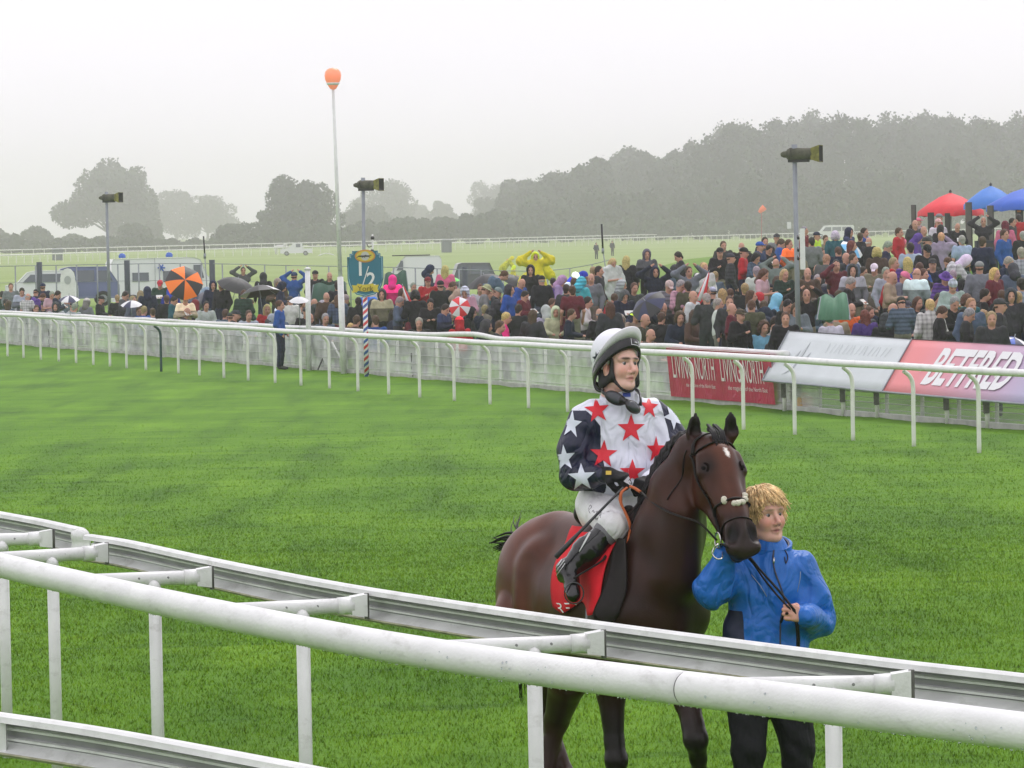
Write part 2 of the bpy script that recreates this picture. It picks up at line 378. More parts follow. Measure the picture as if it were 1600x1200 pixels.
# ------------------------------------------------------------------ near white guard rail
def railpt(x, y, drop):
    h = P(x, y, 1.0); r = (h-Vector((0, 0, CZ))); k = drop/-r.z; return Vector((0, 0, CZ))+r*k
T1 = smoothpath([railpt(x, y, 1.6) for x, y in ((-170, 838), (0, 883), (240, 938), (475, 986), (640, 1016), (836, 1045), (1075, 1076), (1330, 1108), (1600, 1143), (1900, 1180))], 8)
nr = thing('guard_rail', 'thick white tubular rail on posts running across the foreground with side arms', 'rail', (0, 14, 0))
def cut(path, a, b):
    return [p for p in path if a <= proj(p)[0] <= b]
PLW = mat('white_tube', (.74, .745, .74), .34, .4, var=.07, vscale=5, detail=8, bump=.12, bscale=70)
def dirty(m, amt=.35):
    "scuffs and a thin film of dirt"
    n = m.node_tree; b = n.nodes['Principled BSDF']; src = b.inputs['Base Color'].links[0].from_socket; tc = n.nodes.new('ShaderNodeTexCoord'); mp = n.nodes.new('ShaderNodeMapping'); mp.inputs['Scale'].default_value = (1, .35, 1.6)
    nz = n.nodes.new('ShaderNodeTexNoise'); nz.inputs['Scale'].default_value = 9; nz.inputs['Detail'].default_value = 9; nz.inputs['Roughness'].default_value = .72; n.links.new(tc.outputs['Object'], mp.inputs['Vector']); n.links.new(mp.outputs[0], nz.inputs['Vector'])
    mr = n.nodes.new('ShaderNodeMapRange'); mr.inputs[1].default_value = .54; mr.inputs[2].default_value = .74; mr.inputs[3].default_value = 0; mr.inputs[4].default_value = amt; n.links.new(nz.outputs['Fac'], mr.inputs[0])
    mx = n.nodes.new('ShaderNodeMixRGB'); n.links.new(mr.outputs[0], mx.inputs[0]); n.links.new(src, mx.inputs[1]); mx.inputs[2].default_value = (.22, .22, .17, 1); n.links.new(mx.outputs[0], b.inputs['Base Color'])
dirty(PLW, .40)
seam = 1075
def upto(path, xa, xb):
    out = [p for p in path if xa < proj(p)[0] < xb]
    def at(x):
        for a, b in zip(path, path[1:]):
            pa, pb = proj(a)[0], proj(b)[0]
            if pa <= x <= pb: return a.lerp(b, (x-pa)/(pb-pa))
    A, B = at(xa), at(xb); return ([A] if A else [])+out+([B] if B else [])
part('rail_tube', tube(upto(T1, -160, 1072), .060, 28), PLW, nr, True)
part('rail_tube', tube(upto(T1, 1074.5, 1880), .0605, 28), PLW, nr, True)
part('seam', tube(upto(T1, 1071.5, 1075), .0575, 24, False), mat('dark_seam', (.1, .1, .1), .7), nr, True)
CH = smoothpath([railpt(x, y, 1.6) for x, y in ((137, 839), (200, 849), (320, 875), (480, 907), (640, 934), (927, 976), (1340, 1030), (1600, 1060), (1900, 1098))], 6)
CH0 = smoothpath([railpt(x, y, 1.6) for x, y in ((-160, 775), (0, 804), (60, 815), (124, 829))], 6)
CHL = smoothpath([railpt(x, y, 1.66) for x, y in ((-200, 1092), (0, 1121), (160, 1145), (400, 1189), (620, 1232), (900, 1290))], 6)
# profile: x>0 is the side away from the camera; open channel faces the camera
prof = [(-.026, -.002), (-.024, .008), (-.008, .016), (.03, .013), (.05, -.006), (.062, -.03), (.064, -.06), (.058, -.09), (.04, -.112), (-.018, -.122), (-.03, -.120), (-.03, -.114), (.012, -.104),
        (.034, -.094), (.038, -.084), (.018, -.080), (.018, -.072), (.044, -.068), (.044, -.048), (.018, -.044), (.018, -.036), (.042, -.030), (.036, -.016), (.0, -.008), (-.022, -.014), (-.030, -.012)]
ALW = mat('weathered_white', (.66, .67, .66), .42, var=.12, vscale=6, bump=.05, bscale=60)
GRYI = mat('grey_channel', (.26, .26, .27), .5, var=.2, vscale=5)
MOSS = mat('mossy_edge', (.30, .30, .20), .8, var=.35, vscale=14)
def sgn(path):
    t = path[1]-path[0]; a = Vector((t.y, -t.x, 0)); return 1 if a.y > 0 else -1
def channel(root, path, seams=()):
    s = sgn(path); pr = [(p[0]*s, p[1]) for p in prof]
    if s < 0: pr = pr[::-1]
    part('channel_rail', sweep(path, pr), ALW, root, 30)
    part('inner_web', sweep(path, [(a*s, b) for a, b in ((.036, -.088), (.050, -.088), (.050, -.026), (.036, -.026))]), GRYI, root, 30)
    part('dirty_lip', sweep(path, [(a*s, b) for a, b in ((-.034, -.1135), (-.0305, -.123), (-.024, -.1245), (.012, -.1215), (.012, -.1245), (-.03, -.128), (-.038, -.119))]), MOSS, root, 30)
dirty(ALW, .5)
channel(nr, CH); channel(nr, CH0)
# rounded end cap of the left channel
e = CH0[-1]; d = (CH0[-1]-CH0[-2]).normalized(); sd = sgn(CH0)
part('end_cap', sdf_mesh([cap(e-d*.02+Vector((0, .02, -.03)), e+d*.03+Vector((0, .01, -.03)), .045), cap(e-d*.02+Vector((0, .02, -.1)), e+d*.03+Vector((0, .01, -.1)), .045)], .008, .03), PLW, nr, True)
DKM = mat('bracket_dark_steel', (.12, .12, .11), .6, var=.3, vscale=20)  # dark mottled steel of the bracket plates and leg clamps
arms = [((-60, 845), (82, 841), 5), ((12, 872), (166, 863), 84), ((168, 907), (330, 901), 241), ((396, 953), (572, 945), 475), ((762, 1011), (942, 1004), 836), ((1231, 1072), (1423, 1069), 1302), ((1765, 1150), (1960, 1130), 1850)]
for (ax_, ay_), (bx_, by_), px in arms:
    B = railpt(bx_, by_, 1.652); A = railpt(ax_, ay_, 1.652)
    if px == 5: B = railpt(82, 841, 1.652)
    dr = (B-A).normalized()
    part('side_arm', tube([A-dr*.22, B-dr*.05], .0345, 16), PLW, nr, True)
    part('arm_sleeve', tube([B-dr*.13, B-dr*.06], [.038, .041], 16), PLW, nr, True)
    sd_ = dr.cross(Vector((0, 0, 1))).normalized()
    Bv = []
    for u, hw, hh in ((-.07, .036, .04), (.0, .03, .05)):
        for a, b in ((-1, -1), (1, -1), (1, 1), (-1, 1)): Bv.append(B+dr*u+sd_*hw*a+Vector((0, 0, hh*b)))
    part('bracket', (Bv, [(3, 2, 1, 0), (4, 5, 6, 7), (0, 1, 5, 4), (1, 2, 6, 5), (2, 3, 7, 6), (3, 0, 4, 7)]), PLW, nr)
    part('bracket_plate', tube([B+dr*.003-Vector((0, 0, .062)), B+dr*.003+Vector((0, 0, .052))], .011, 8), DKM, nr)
    # the post stands under the arm
    best = min((A.lerp(B, t/60) for t in range(61)), key=lambda p: abs(proj(p)[0]-px+1))
    bx, by = best.x, best.y
    part('post', tube([(bx, by, gz(bx, by)-.05), (bx, by, best.z+.005)], .0305, 18), PLW, nr, True)
    part('post_cap', lathe((bx, by-.03, best.z-.02), [(.031, -.04), (.031, -.01), (.018, .008), (.004, .016)], 14), PLW, nr, True)
    for off in (-.07, .07):
        q_ = best+dr*off+Vector((0, 0, 0)); part('bolt', lathe(q_+Vector((-sd_.x*.0, -.031, .006)), [(.006, 0), (.006, .004)], 8, (0, -1, 0)), GRYI, nr)
nl = thing('guard_rail', 'separate pale channel rail crossing the bottom left corner in front of the posts', 'rail', (-1.5, 12.5, 0))
channel(nl, CHL)
for x in (10, 560):
    p = min(CHL, key=lambda q: abs(proj(q)[0]-x)); part('joint_plate', box(p+Vector((0, -.03, -.06)), (.05, .03, .125)), ALW, nl)
for x in (330, 860):
    p = min(CHL, key=lambda q: abs(proj(q)[0]-x+3)); part('post', tube([(p.x, p.y+.10, gz(p.x, p.y)-.05), (p.x, p.y+.10, p.z-.125)], .0305, 14), PLW, nl, True); part('side_arm', tube([p+Vector((-.5, -.9, -.06)), p+Vector((0, .1, -.13))], .03, 12), PLW, nl, True)

# rain drops hanging under the near tube and beading on it
dv_, df_ = [], []
drp = lathe((0, 0, 0), [(.0005, -.007), (.003, -.004), (.0036, 0), (.002, .003)], 6); n_ = 0
for k in range(420):
    i = random.randrange(len(T1)-1); p = T1[i].lerp(T1[i+1], random.random()); a = random.choice([math.pi*1.5, math.pi*1.5, random.uniform(2.6, 5.4)]); off = Vector((0, -math.sin(a-math.pi)*0, 0))
    q = p+Vector((-.035*abs(math.cos(a)), -.058*max(0, -math.cos(a)), .0595*math.sin(a))); sc_ = random.uniform(.5, 1.1)
    dv_ += [tuple(q+Vector(v)*sc_) for v in drp[0]]; df_ += [tuple(j+n_ for j in f) for f in drp[1]]; n_ += len(drp[0])
wd_ = part('water_drops', (dv_, df_), mat('water', (.85, .9, .95), .05, .6, trans=.9), nr, True); wd_['kind'] = 'stuff'
# ------------------------------------------------------------------ far running rail with swan-neck posts
def line1(X, off=0.0): return 57+(7-X)/.390
postx = [12, 37, 64, 92, 119, 146, 172, 198, 228, 252, 279, 312, 350, 388, 430, 470.5, 515, 559.5, 607.5, 656, 710, 766, 826, 887, 949, 1014, 1083, 1162, 1242, 1333, 1428, 1530, 1640, 1755]
postx = [-70, -42, -15]+postx
rr = thing('running_rail', 'white plastic running rail on swan neck posts along the far side of the track', 'rail', (0, 75, -.65))
def lineX(x, fn):
    lo, hi = -30., 20.
    for _ in range(40):
        m = (lo+hi)/2; pr = proj((m, fn(m), gz(m, fn(m))))[0]
        if pr < x: lo = m
        else: hi = m
    return Vector((lo, fn(lo), gz(lo, fn(lo))))
nrm = Vector((-.931, -.363, 0)); alg = Vector((-.363, .931, 0))
tops = []
PW2 = mat('rail_post_white', (.74, .75, .70), .45, var=.08, vscale=4)
gm = mat('dark_green_post', (.02, .06, .06), .5)
pm = None
for x in postx:
    b = lineX(x, line1); hgt = 1.24+random.uniform(-.01, .01); tp = b+nrm*.20+Vector((0, 0, hgt)); tops.append(tp)
    if pm is None:
        loc = smoothpath([(0, 0, -.05), (0, 0, .55), (0, 0, .93), tuple(nrm*.05+Vector((0, 0, 1.08))), tuple(nrm*.16+Vector((0, 0, 1.17)))], 4)
        pm = mesh('post', *tube(loc, .034, 10), PW2, True)
        v_, f_ = tube(loc, .034, 10); pmg = mesh('post', v_, f_, gm, True)
    o = link('post', pmg if x == 252 else pm, rr, b-rr.location)
    if x == 252: o['label'] = 'the one dark green post'
tops.sort(key=lambda p: -p.y)
part('rail_tube', tube(smoothpath(tops, 5), .066, 14, ell=.85), PLW, rr, True)

# ------------------------------------------------------------------ crowd fence: white tube over netting
cf = thing('crowd_fence', 'white tube fence with pale see-through netting between the track and the crowd', 'fence', (0, 85, -.65))
fx = list(range(-40, 1640, 10)); q_ = []
w0 = lineX(-60, zf2); w1 = lineX(1620, zf2); Ln = (w1-w0); nb = 56; wv = [.0]*(nb+1)
Pn = [w0+Ln*(k/nb) for k in range(nb+1)]
for p in Pn: p.z = gz(p.x, p.y)
NET = bpy.data.materials.new('netting'); NET.use_nodes = True; n_ = NET.node_tree; b_ = n_.nodes['Principled BSDF']; b_.inputs['Base Color'].default_value = (.80, .80, .82, 1); b_.inputs['Roughness'].default_value = .5
tc_ = n_.nodes.new('ShaderNodeTexCoord'); nz_ = n_.nodes.new('ShaderNodeTexNoise'); nz_.inputs['Scale'].default_value = 2.2; nz_.inputs['Detail'].default_value = 5
n_.links.new(tc_.outputs['Object'], nz_.inputs['Vector']); mr_ = n_.nodes.new('ShaderNodeMapRange'); mr_.inputs[1].default_value = .35; mr_.inputs[2].default_value = .68; mr_.inputs[3].default_value = .42; mr_.inputs[4].default_value = .74
n_.links.new(nz_.outputs['Fac'], mr_.inputs[0]); n_.links.new(mr_.outputs[0], b_.inputs['Alpha'])
WIRE = mat('galvanised_wire', (.5, .5, .5), .5)
pf = mesh('post', *tube([(0, 0, -.05), (0, 0, 1.0)], .036, 10), PW2, True)
bumpz = []
for k, p in enumerate(Pn):
    link('post', pf, cf, p-cf.location)
    px = proj(p)[0]; dz = random.uniform(-.012, .012)
    if 695 < px < 760: dz += .05
    if 770 < px < 800: dz -= .02
    if 1050 < px < 1075: dz += .03
    if k < nb:
        a = p; b = Pn[k+1]; pv = []; nu, nv = 5, 5
        for u in range(nu+1):
            for v in range(nv+1):
                sag = .03*math.sin(u/nu*math.pi)*math.sin(v/nv*math.pi*2+k)+random.uniform(-.004, .004)
                c = a.lerp(b, u/nu); pv.append(c+Vector((-.931*(.045+sag), -.363*(.045+sag), .05+.9*v/nv)))
        F_ = [(u*(nv+1)+v, (u+1)*(nv+1)+v, (u+1)*(nv+1)+v+1, u*(nv+1)+v+1) for u in range(nu) for v in range(nv)]
        if px < 1240: part('netting_panel', (pv, F_), NET, cf, True)
    if px < 1262: bumpz.append(p+Vector((0, 0, 1.05+dz)))
part('rail_tube', tube(smoothpath(bumpz, 4), .058, 12), PLW, cf, True)
for h in (.16, .36, .56, .76):
    part('wire', tube([p+Vector((-.06, -.03, h)) for p in Pn], .006, 5), WIRE, cf, True)
part('kickboard', sweep([p+Vector((-.05, -.02, .1)) for p in Pn], [(-.02, -.1), (.02, -.1), (.02, .0), (-.02, .0)]), mat('grey_board', (.42, .42, .40), .7, var=.2), cf)

# ------------------------------------------------------------------ far rails across the course
def farrail(pts, step, h, label):
    t = thing('far_rail', label, 'rail', (0, pts[0].y, -.65)); path = []
    for a, b in zip(pts, pts[1:]):
        n = max(1, int((b-a).length/step)); path += [a.lerp(b, k/n) for k in range(n)]
    path.append(pts[-1])
    pmx = mesh('post', *box((0, 0, h/2), (.10, .10, h)), PW2, False)
    vis = [p for p in path if -20 < proj(p)[0] < 1620]
    for p in vis[:295]: link('post', pmx, t, p-t.location)
    part('rail_tube', tube([p+Vector((0, 0, h)) for p in path], .10, 6), PLW, t, True)
    return t
def gpt(x, Z):
    p = P(x, 400, Z); return Vector((p.x, p.y, gz(p.x, p.y)))
farrail([gpt(-120, 480), gpt(0, 500), gpt(200, 545), gpt(640, 620), gpt(1240, 760), gpt(1700, 860)], 2.6, 1.15, 'white rail along the near edge of the far straight beyond the green field')
farrail([gpt(-120, 640), gpt(0, 660), gpt(200, 700), gpt(640, 760), gpt(1240, 880), gpt(1700, 960)], 3.4, 1.3, 'fainter white rail behind the first one across the misty field')

# ------------------------------------------------------------------ trees
BARK = mat('bark', (.06, .05, .04), .9, var=.3, vscale=2)
LEAF = mat('foliage', (.040, .068, .030), .85, .2, var=.35, vscale=.10, detail=4)
def leafcloud(lobes, n, size, rng, hollow=.55):
    Vs = []; Ns = []; ws = np.array([l[1][0]*l[1][1]*l[1][2] for l in lobes])**.8; ws = ws/ws.sum()
    for (c, r), w in zip(lobes, ws):
        k = max(8, int(n*w)); d = rng.normal(size=(k, 3)); d /= np.linalg.norm(d, axis=1)[:, None]
        rad = (hollow+(1-hollow)*rng.random(k)**.6)[:, None]
        p = np.array(c)+d*rad*np.array(r)*(1+.05*rng.normal(size=(k, 1)))
        a = rng.normal(size=(k, 3)); a /= np.linalg.norm(a, axis=1)[:, None]; b = np.cross(a, rng.normal(size=(k, 3))); b /= np.linalg.norm(b, axis=1)[:, None]
        s = (size*(.55+.9*rng.random(k)))[:, None]
        b = np.where((np.einsum('ij,ij->i', np.cross(a, b), d) < 0)[:, None], -b, b)      # leaves face outwards
        Vs.append(np.stack([p-a*s, p-b*s, p+a*s*.9, p+b*s*.8], 1).reshape(-1, 3))
        nr_ = d+rng.normal(size=(k, 3))*.22; nr_ /= np.linalg.norm(nr_, axis=1)[:, None]; Ns.append(np.repeat(nr_, 4, 0))
    Vv = np.concatenate(Vs); leafcloud.normals = np.concatenate(Ns); return Vv, np.arange(len(Vv)).reshape(-1, 4)
def lobenormals(o):
    me = o.data; me.shade_smooth(); me.normals_split_custom_set_from_vertices(leafcloud.normals.astype(np.float32)); return o
def crownlobes(wd, h, base, rng, n=16, ragged=.5):
    L = [((0, 0, base+(h-base)*.5), (wd*(.36 if n < 20 else .25), wd*(.34 if n < 20 else .25), (h-base)*(.42 if n < 20 else .33)))]
    for k in range(n):
        a = rng.random()*6.283; t = rng.random(); z = base+(h-base)*(.12+.74*t)
        prof_ = math.sqrt(max(0, 1-((t-.42)/.62)**2)); r = wd*.5*prof_*(.50+.42*rng.random())
        s = wd*(.11+.10*rng.random())*(1 if n < 20 else .82); L.append(((math.cos(a)*r, math.sin(a)*r, z), (s, s, s*(.75+.3*rng.random()))))
    return L
def tree(x, ytop, wpx, Z, label, seed, base=.18, n=2600, group='trees beyond the far rail'):
    rng = np.random.default_rng(seed); b = gpt(x, Z); top = P(x, ytop, Z).z; h = top-b.z; wd = wpx*Z/F
    t = thing('tree', label, 'tree', b, group)
    lobes = crownlobes(wd, h, h*base, rng, int(34)); v, f = leafcloud(lobes, int(n*4), wd*.010+.14, rng)
    tr = [tube([(0, 0, -.3), (wd*.01, 0, h*.25), (-wd*.01, 0, h*.6)], [h*.028+.1, h*.02+.08, .1], 8)]
    for c, r in lobes[1:9]:
        tr.append(tube([(0, 0, h*(base+.05)), (c[0]*.5, c[1]*.5, c[2]*.8), c], [h*.012+.05, h*.007+.04, .04], 5))
    link('trunk', mesh('trunk', *join(*tr), BARK, True), t); lobenormals(link('crown', mesh('crown', v, f, LEAF, False), t))
    return t
tree(172, 243, 172, 1150, 'large spreading oak with gaps in its crown standing alone on the left', 11, .10, 5200)
for k, (x, yt, w, Z, lab) in enumerate([
    (0, 356, 44, 950, 'small round tree cut off by the left edge'), (58, 353, 50, 950, 'small round tree left of the big oak'),
    (208, 352, 66, 900, 'low bushy tree beneath the right side of the big oak'), (112, 368, 44, 1000, 'little bush between the round tree and the big oak'), (240, 345, 40, 1100, 'slim young tree under the right edge of the big oak'),
    (325, 303, 92, 1550, 'pale misty round tree right of the big oak'), (276, 298, 100, 1600, 'pale misty tree half hidden behind the big oak'),
    (372, 352, 80, 850, 'low dark rounded bush left of the broad dark tree'), (468, 280, 128, 850, 'broad dark round tree behind the tall ball topped pole'),
    (436, 312, 62, 870, 'left shoulder tree joined to the broad dark tree'), (604, 284, 112, 1500, 'pale misty tree behind the loudspeaker by the distance sign'),
    (575, 322, 90, 1150, 'mid grey tree under the pale tree by the distance sign'), (655, 318, 40, 1700, 'faint small tree in the mist above the hedge'),
    (695, 311, 56, 1500, 'faint dome shaped tree above the middle of the hedge'), (770, 282, 84, 1700, 'pale tall tree in the mist left of the wood'),
    (765, 302, 58, 1250, 'greyer tree in front of the pale tall tree by the wood'), (845, 288, 80, 1300, 'tree rising at the left end of the wood')]):
    tree(x, yt, w, Z, lab, 20+k, .06 if 'bush' in lab or 'low' in lab else .14)
# hedge line and the wood: one mass that nobody could count
rng = np.random.default_rng(5); lob = []
def addlobes(x, yt, wpx, Z, n, base=.0):
    b = gpt(x, Z); h = P(x, yt, Z).z-b.z; wd = wpx*Z/F
    for c, r in crownlobes(wd, h, h*base, rng, n): lob.append(((c[0]+b.x, c[1]+b.y, c[2]+b.z), r))
for x in range(-40, 1700, 22):
    if x < 800: addlobes(x, (372 if x < 420 else 350 if x < 560 else 340)+rng.normal()*4-(8 if x > 690 else 0), 40, 820+rng.random()*30, 5)
hv, hf = leafcloud(lob, 70000, .42, rng)
lobenormals(single('hedge', (hv, hf), LEAF, 'long low misty hedge running behind the far rail below the trees', 'hedge', kind='stuff', smooth=False))
lob = []
profx = [(790, 318), (815, 298), (850, 282), (885, 270), (920, 252), (950, 248), (985, 233), (1015, 240), (1035, 258), (1060, 240), (1085, 224), (1110, 207), (1135, 197), (1165, 199), (1200, 184), (1250, 176), (1300, 183), (1350, 186), (1400, 184), (1440, 180), (1480, 178), (1530, 190), (1570, 200), (1600, 186), (1660, 180), (1760, 185)]
px_, py_ = zip(*profx)
for x in range(795, 1740, 21): addlobes(x+rng.normal()*4, float(np.interp(x, px_, py_))-17+rng.normal()*6, 62+rng.random()*16, 940+rng.random()*160, 16)
for x in range(800, 1740, 30): addlobes(x+rng.normal()*6, (float(np.interp(x, px_, py_))*.55+.45*365)+rng.normal()*12, 60, 860+rng.random()*30, 12)
for x in range(800, 1740, 26): addlobes(x, 342+rng.normal()*5, 44, 835, 6)
for x in (1500, 1530, 1555): addlobes(x, 176+rng.normal()*3, 60, 1150, 12)
wv_, wf_ = leafcloud(lob, 470000, .40, rng)
lobenormals(single('wood', (wv_, wf_), LEAF, 'tall dense wood fading into the rain along the right side', 'wood', kind='stuff', smooth=False))
# ------------------------------------------------------------------ the rain haze
HZ = bpy.data.materials.new('rain_haze'); HZ.use_nodes = True; hn = HZ.node_tree; hn.nodes.clear()
pv = hn.nodes.new('ShaderNodeVolumePrincipled'); pv.inputs['Density'].default_value = .00072; pv.inputs['Anisotropy'].default_value = .86; pv.inputs['Color'].default_value = (.985, .97, 1, 1)
oo = hn.nodes.new('ShaderNodeOutputMaterial'); hn.links.new(pv.outputs[0], oo.inputs['Volume'])
hb = link('haze', mesh('haze', *box((0, 1250, 21.5), (5400, 2900, 47)), HZ, False)); tag(hb, 'thin pale rain haze hanging over the whole course', 'haze', kind='stuff')
# ================================================================== the horse
TH = math.radians(25); hh = np.array([math.sin(TH), -math.cos(TH), 0]); hl = np.array([math.cos(TH), math.sin(TH), 0]); HO = np.array([.51, 18.30, 0]); up3 = np.array([0, 0, 1.])
def H(x, y, z): return HO+hh*x+hl*y+up3*z
RH = np.stack([hh, hl, up3], 1)
def Pn_(x, y, Z): return np.array(P(x, y, Z))
hp = []
def hc(a, b, ra, rb=None, **k): hp.append(cap(H(*a) if len(a) == 3 and not isinstance(a, np.ndarray) else a, H(*b) if not isinstance(b, np.ndarray) else b, ra, rb, **k))
def he(c, r, **k): hp.append(ell(H(*c) if not isinstance(c, np.ndarray) else c, r, R=k.pop('R', RH), **k))
he((.22, 0, 1.04), (.30, .245, .37)); he((-.15, 0, 1.02), (.50, .275, .35)); he((-.5, 0, 1.03), (.42, .27, .32))
he((-.74, 0, 1.16), (.30, .25, .27)); hc((-.05, 0, 1.32), (-.66, 0, 1.305), .11, .135); hc((.02, 0, 1.36), (-.12, 0, 1.36), .085, .09)
for s in (-1, 1):
    he((-.76, s*.13, 1.02), (.26, .15, .33)); hc((-.56, s*.15, 1.22), (-.54, s*.17, 1.0), .11, .13)
    hc((-.90, s*.09, 1.20), (-.90, s*.12, .82), .10, .11)            # buttock
    hc((-.62, s*.175, 1.18), (-.58, s*.185, .98), .085, .10, k=.03)     # point of hip to stifle
    hc((.03, s*.12, 1.33), (.30, s*.16, 1.03), .12, .13); hc((.26, s*.17, .98), (.14, s*.17, .86), .13, .11)
    hc((.33, s*.095, 1.02), (.30, s*.10, .88), .115, .11)            # breast
def leg(pts, rad, k=.025, flats=None):
    for i in range(len(pts)-1): hp.append(cap(pts[i], pts[i+1], rad[i], rad[i+1], k=k))
# fore legs (its right one is on the picture's left)
rf = [H(.18, -.17, .88), Pn_(955, 1085, 18.15), Pn_(960, 1160, 18.12), Pn_(963, 1188, 18.10), Pn_(963, 1212, 18.12), Pn_(965, 1262, 18.14), Pn_(967, 1285, 18.08), Pn_(968, 1303, 18.0)]
leg(rf, [.12, .066, .045, .052, .040, .033, .044, .04])
lf = [H(.20, .17, .90), Pn_(1074, 1095, 17.85), Pn_(1083, 1135, 17.78), Pn_(1087, 1155, 17.74), Pn_(1091, 1185, 17.82), Pn_(1096, 1228, 17.95), Pn_(1094, 1248, 17.92), Pn_(1090, 1275, 17.85)]
leg(lf, [.12, .062, .050, .055, .038, .032, .042, .038])
rh = [H(-.74, -.16, .92), Pn_(858, 1062, 19.25), Pn_(856, 1105, 19.35), Pn_(864, 1150, 19.28), Pn_(884, 1206, 19.18), Pn_(890, 1225, 19.1)]
leg(rh, [.17, .085, .058, .040, .036, .045])
lh = [H(-.72, .16, .92), Pn_(888, 1062, 19.0), Pn_(870, 1125, 19.2), Pn_(862, 1160, 19.2), Pn_(852, 1220, 19.15), Pn_(852, 1240, 19.1)]
leg(lh, [.17, .10, .062, .042, .037, .045])
hooves = [(rf[-1], .0), (lf[-1], .1), (rh[-1], 0), (lh[-1], 0)]
# neck
N0 = Pn_(1030, 905, 18.05); N1 = Pn_(1046, 830, 17.98); N2 = Pn_(1062, 765, 17.92); N3 = Pn_(1088, 712, 17.86)
hp += [cap(N0, N1, .190, .160, k=.08), cap(N1, N2, .160, .135, k=.06), cap(N2, N3, .130, .105, k=.05)]
hp += [cap(H(.0, 0, 1.32), Pn_(1030, 790, 18.12), .085, .085, k=.08), cap(Pn_(1030, 790, 18.12), Pn_(1078, 705, 17.95), .080, .065, k=.05)]
hp += [cap(Pn_(1066, 800, 17.80), Pn_(1058, 900, 17.85), .08, .11, k=.08)]
# head frame
YW = math.radians(19); fh = np.array([math.sin(YW), -math.cos(YW), 0]); PA = math.radians(40)
hu = fh*math.sin(PA)-up3*math.cos(PA); hv_ = np.array([math.cos(YW), math.sin(YW), 0]); hw = np.cross(hu, hv_); hw = hw if hw@fh > 0 else -hw
POLL = Pn_(1112, 697, 17.78)
HW_ = 1.11
head0 = len(hp)
def K(u, v, w): return POLL+hu*u+(hv_*v+hw*w)*HW_          # u down the face, v to its left, w out of the face
RK = np.stack([hv_, hw, hu], 1)
def ke(c, r, **k): hp.append(ell(K(*c), (r[1], r[2], r[0]), R=RK, **k))
hp.append(cap(K(.02, 0, -.02), N3, .085, .10, k=.05))
ke((.09, 0, .0), (.13, .085, .085), k=.03); ke((.16, 0, .0), (.10, .098, .075), k=.03)
hp += [cap(K(.10, 0, .035), K(.50, 0, .005), .062, .046, k=.03, flat=None), cap(K(.12, 0, -.03), K(.50, 0, -.02), .075, .052, k=.04)]
for s in (-1, 1):
    hp.append(cap(K(.09, s*.072, .025), K(.165, s*.086, .016), .030, .028, k=.02))       # brow over the eye
    hp.append(cap(K(.22, s*.075, .0), K(.40, s*.045, .01), .020, .014, k=.03))             # facial crest
    ke((.17, s*.050, -.10), (.10, .040, .075), k=.03)                                       # round cheek
    hp.append(cap(K(.20, s*.045, -.13), K(.47, s*.022, -.07), .028, .026, k=.03))          # jaw bar
    hp.append(cap(K(.49, s*.038, .018), K(.575, s*.046, -.008), .032, .032, k=.02))          # nostril wing
    hp.append(cap(K(.488, s*.036, .052), K(.545, s*.050, .024), .020, .027, k=.010, sub=True))
ke((.555, 0, -.035), (.060, .058, .052), k=.03); hp.append(cap(K(.54, 0, -.088), K(.56, 0, -.085), .036, .030, k=.02))
hp.append(cap(K(.50, -.05, -.072), K(.585, 0, -.068), .006, .006, k=.006, sub=True)); hp.append(cap(K(.50, .05, -.072), K(.585, 0, -.068), .006, .006, k=.006, sub=True))
for q_ in hp[head0+1:]:
    if q_['t'] == 'c': q_['ra'] *= 1.09; q_['rb'] *= 1.09
    else: q_['r'] = q_['r']*np.array([1.09, 1.09, 1.0]) if q_['R'] is not None else q_['r']
# ears
for s, tipx, tipy, bx_, by_ in ((-1, 1087, 641, 1092, 700), (1, 1141, 639, 1132, 696)):
    b = Pn_(bx_, by_, 17.80); tp = Pn_(tipx, tipy, 17.78); m = (b+tp)/2+np.array([-.012*s*-1, 0, -.02])
    m2 = m+np.array([s*.006, 0, 0])
    hp += [cap(b, m2, .032, .038, k=.02, flat=(hw, .55)), cap(m2, tp*.5+m2*.5, .038, .028, k=.012, flat=(hw, .5)), cap(tp*.5+m2*.5, tp, .027, .003, k=.010, flat=(hw, .55)),
           cap(m2*.75+b*.25+hw*.036+np.array([s*.010, 0, 0]), tp*.75+m2*.25+hw*.022+np.array([s*.004, 0, 0]), .025, .007, k=.008, sub=True)]
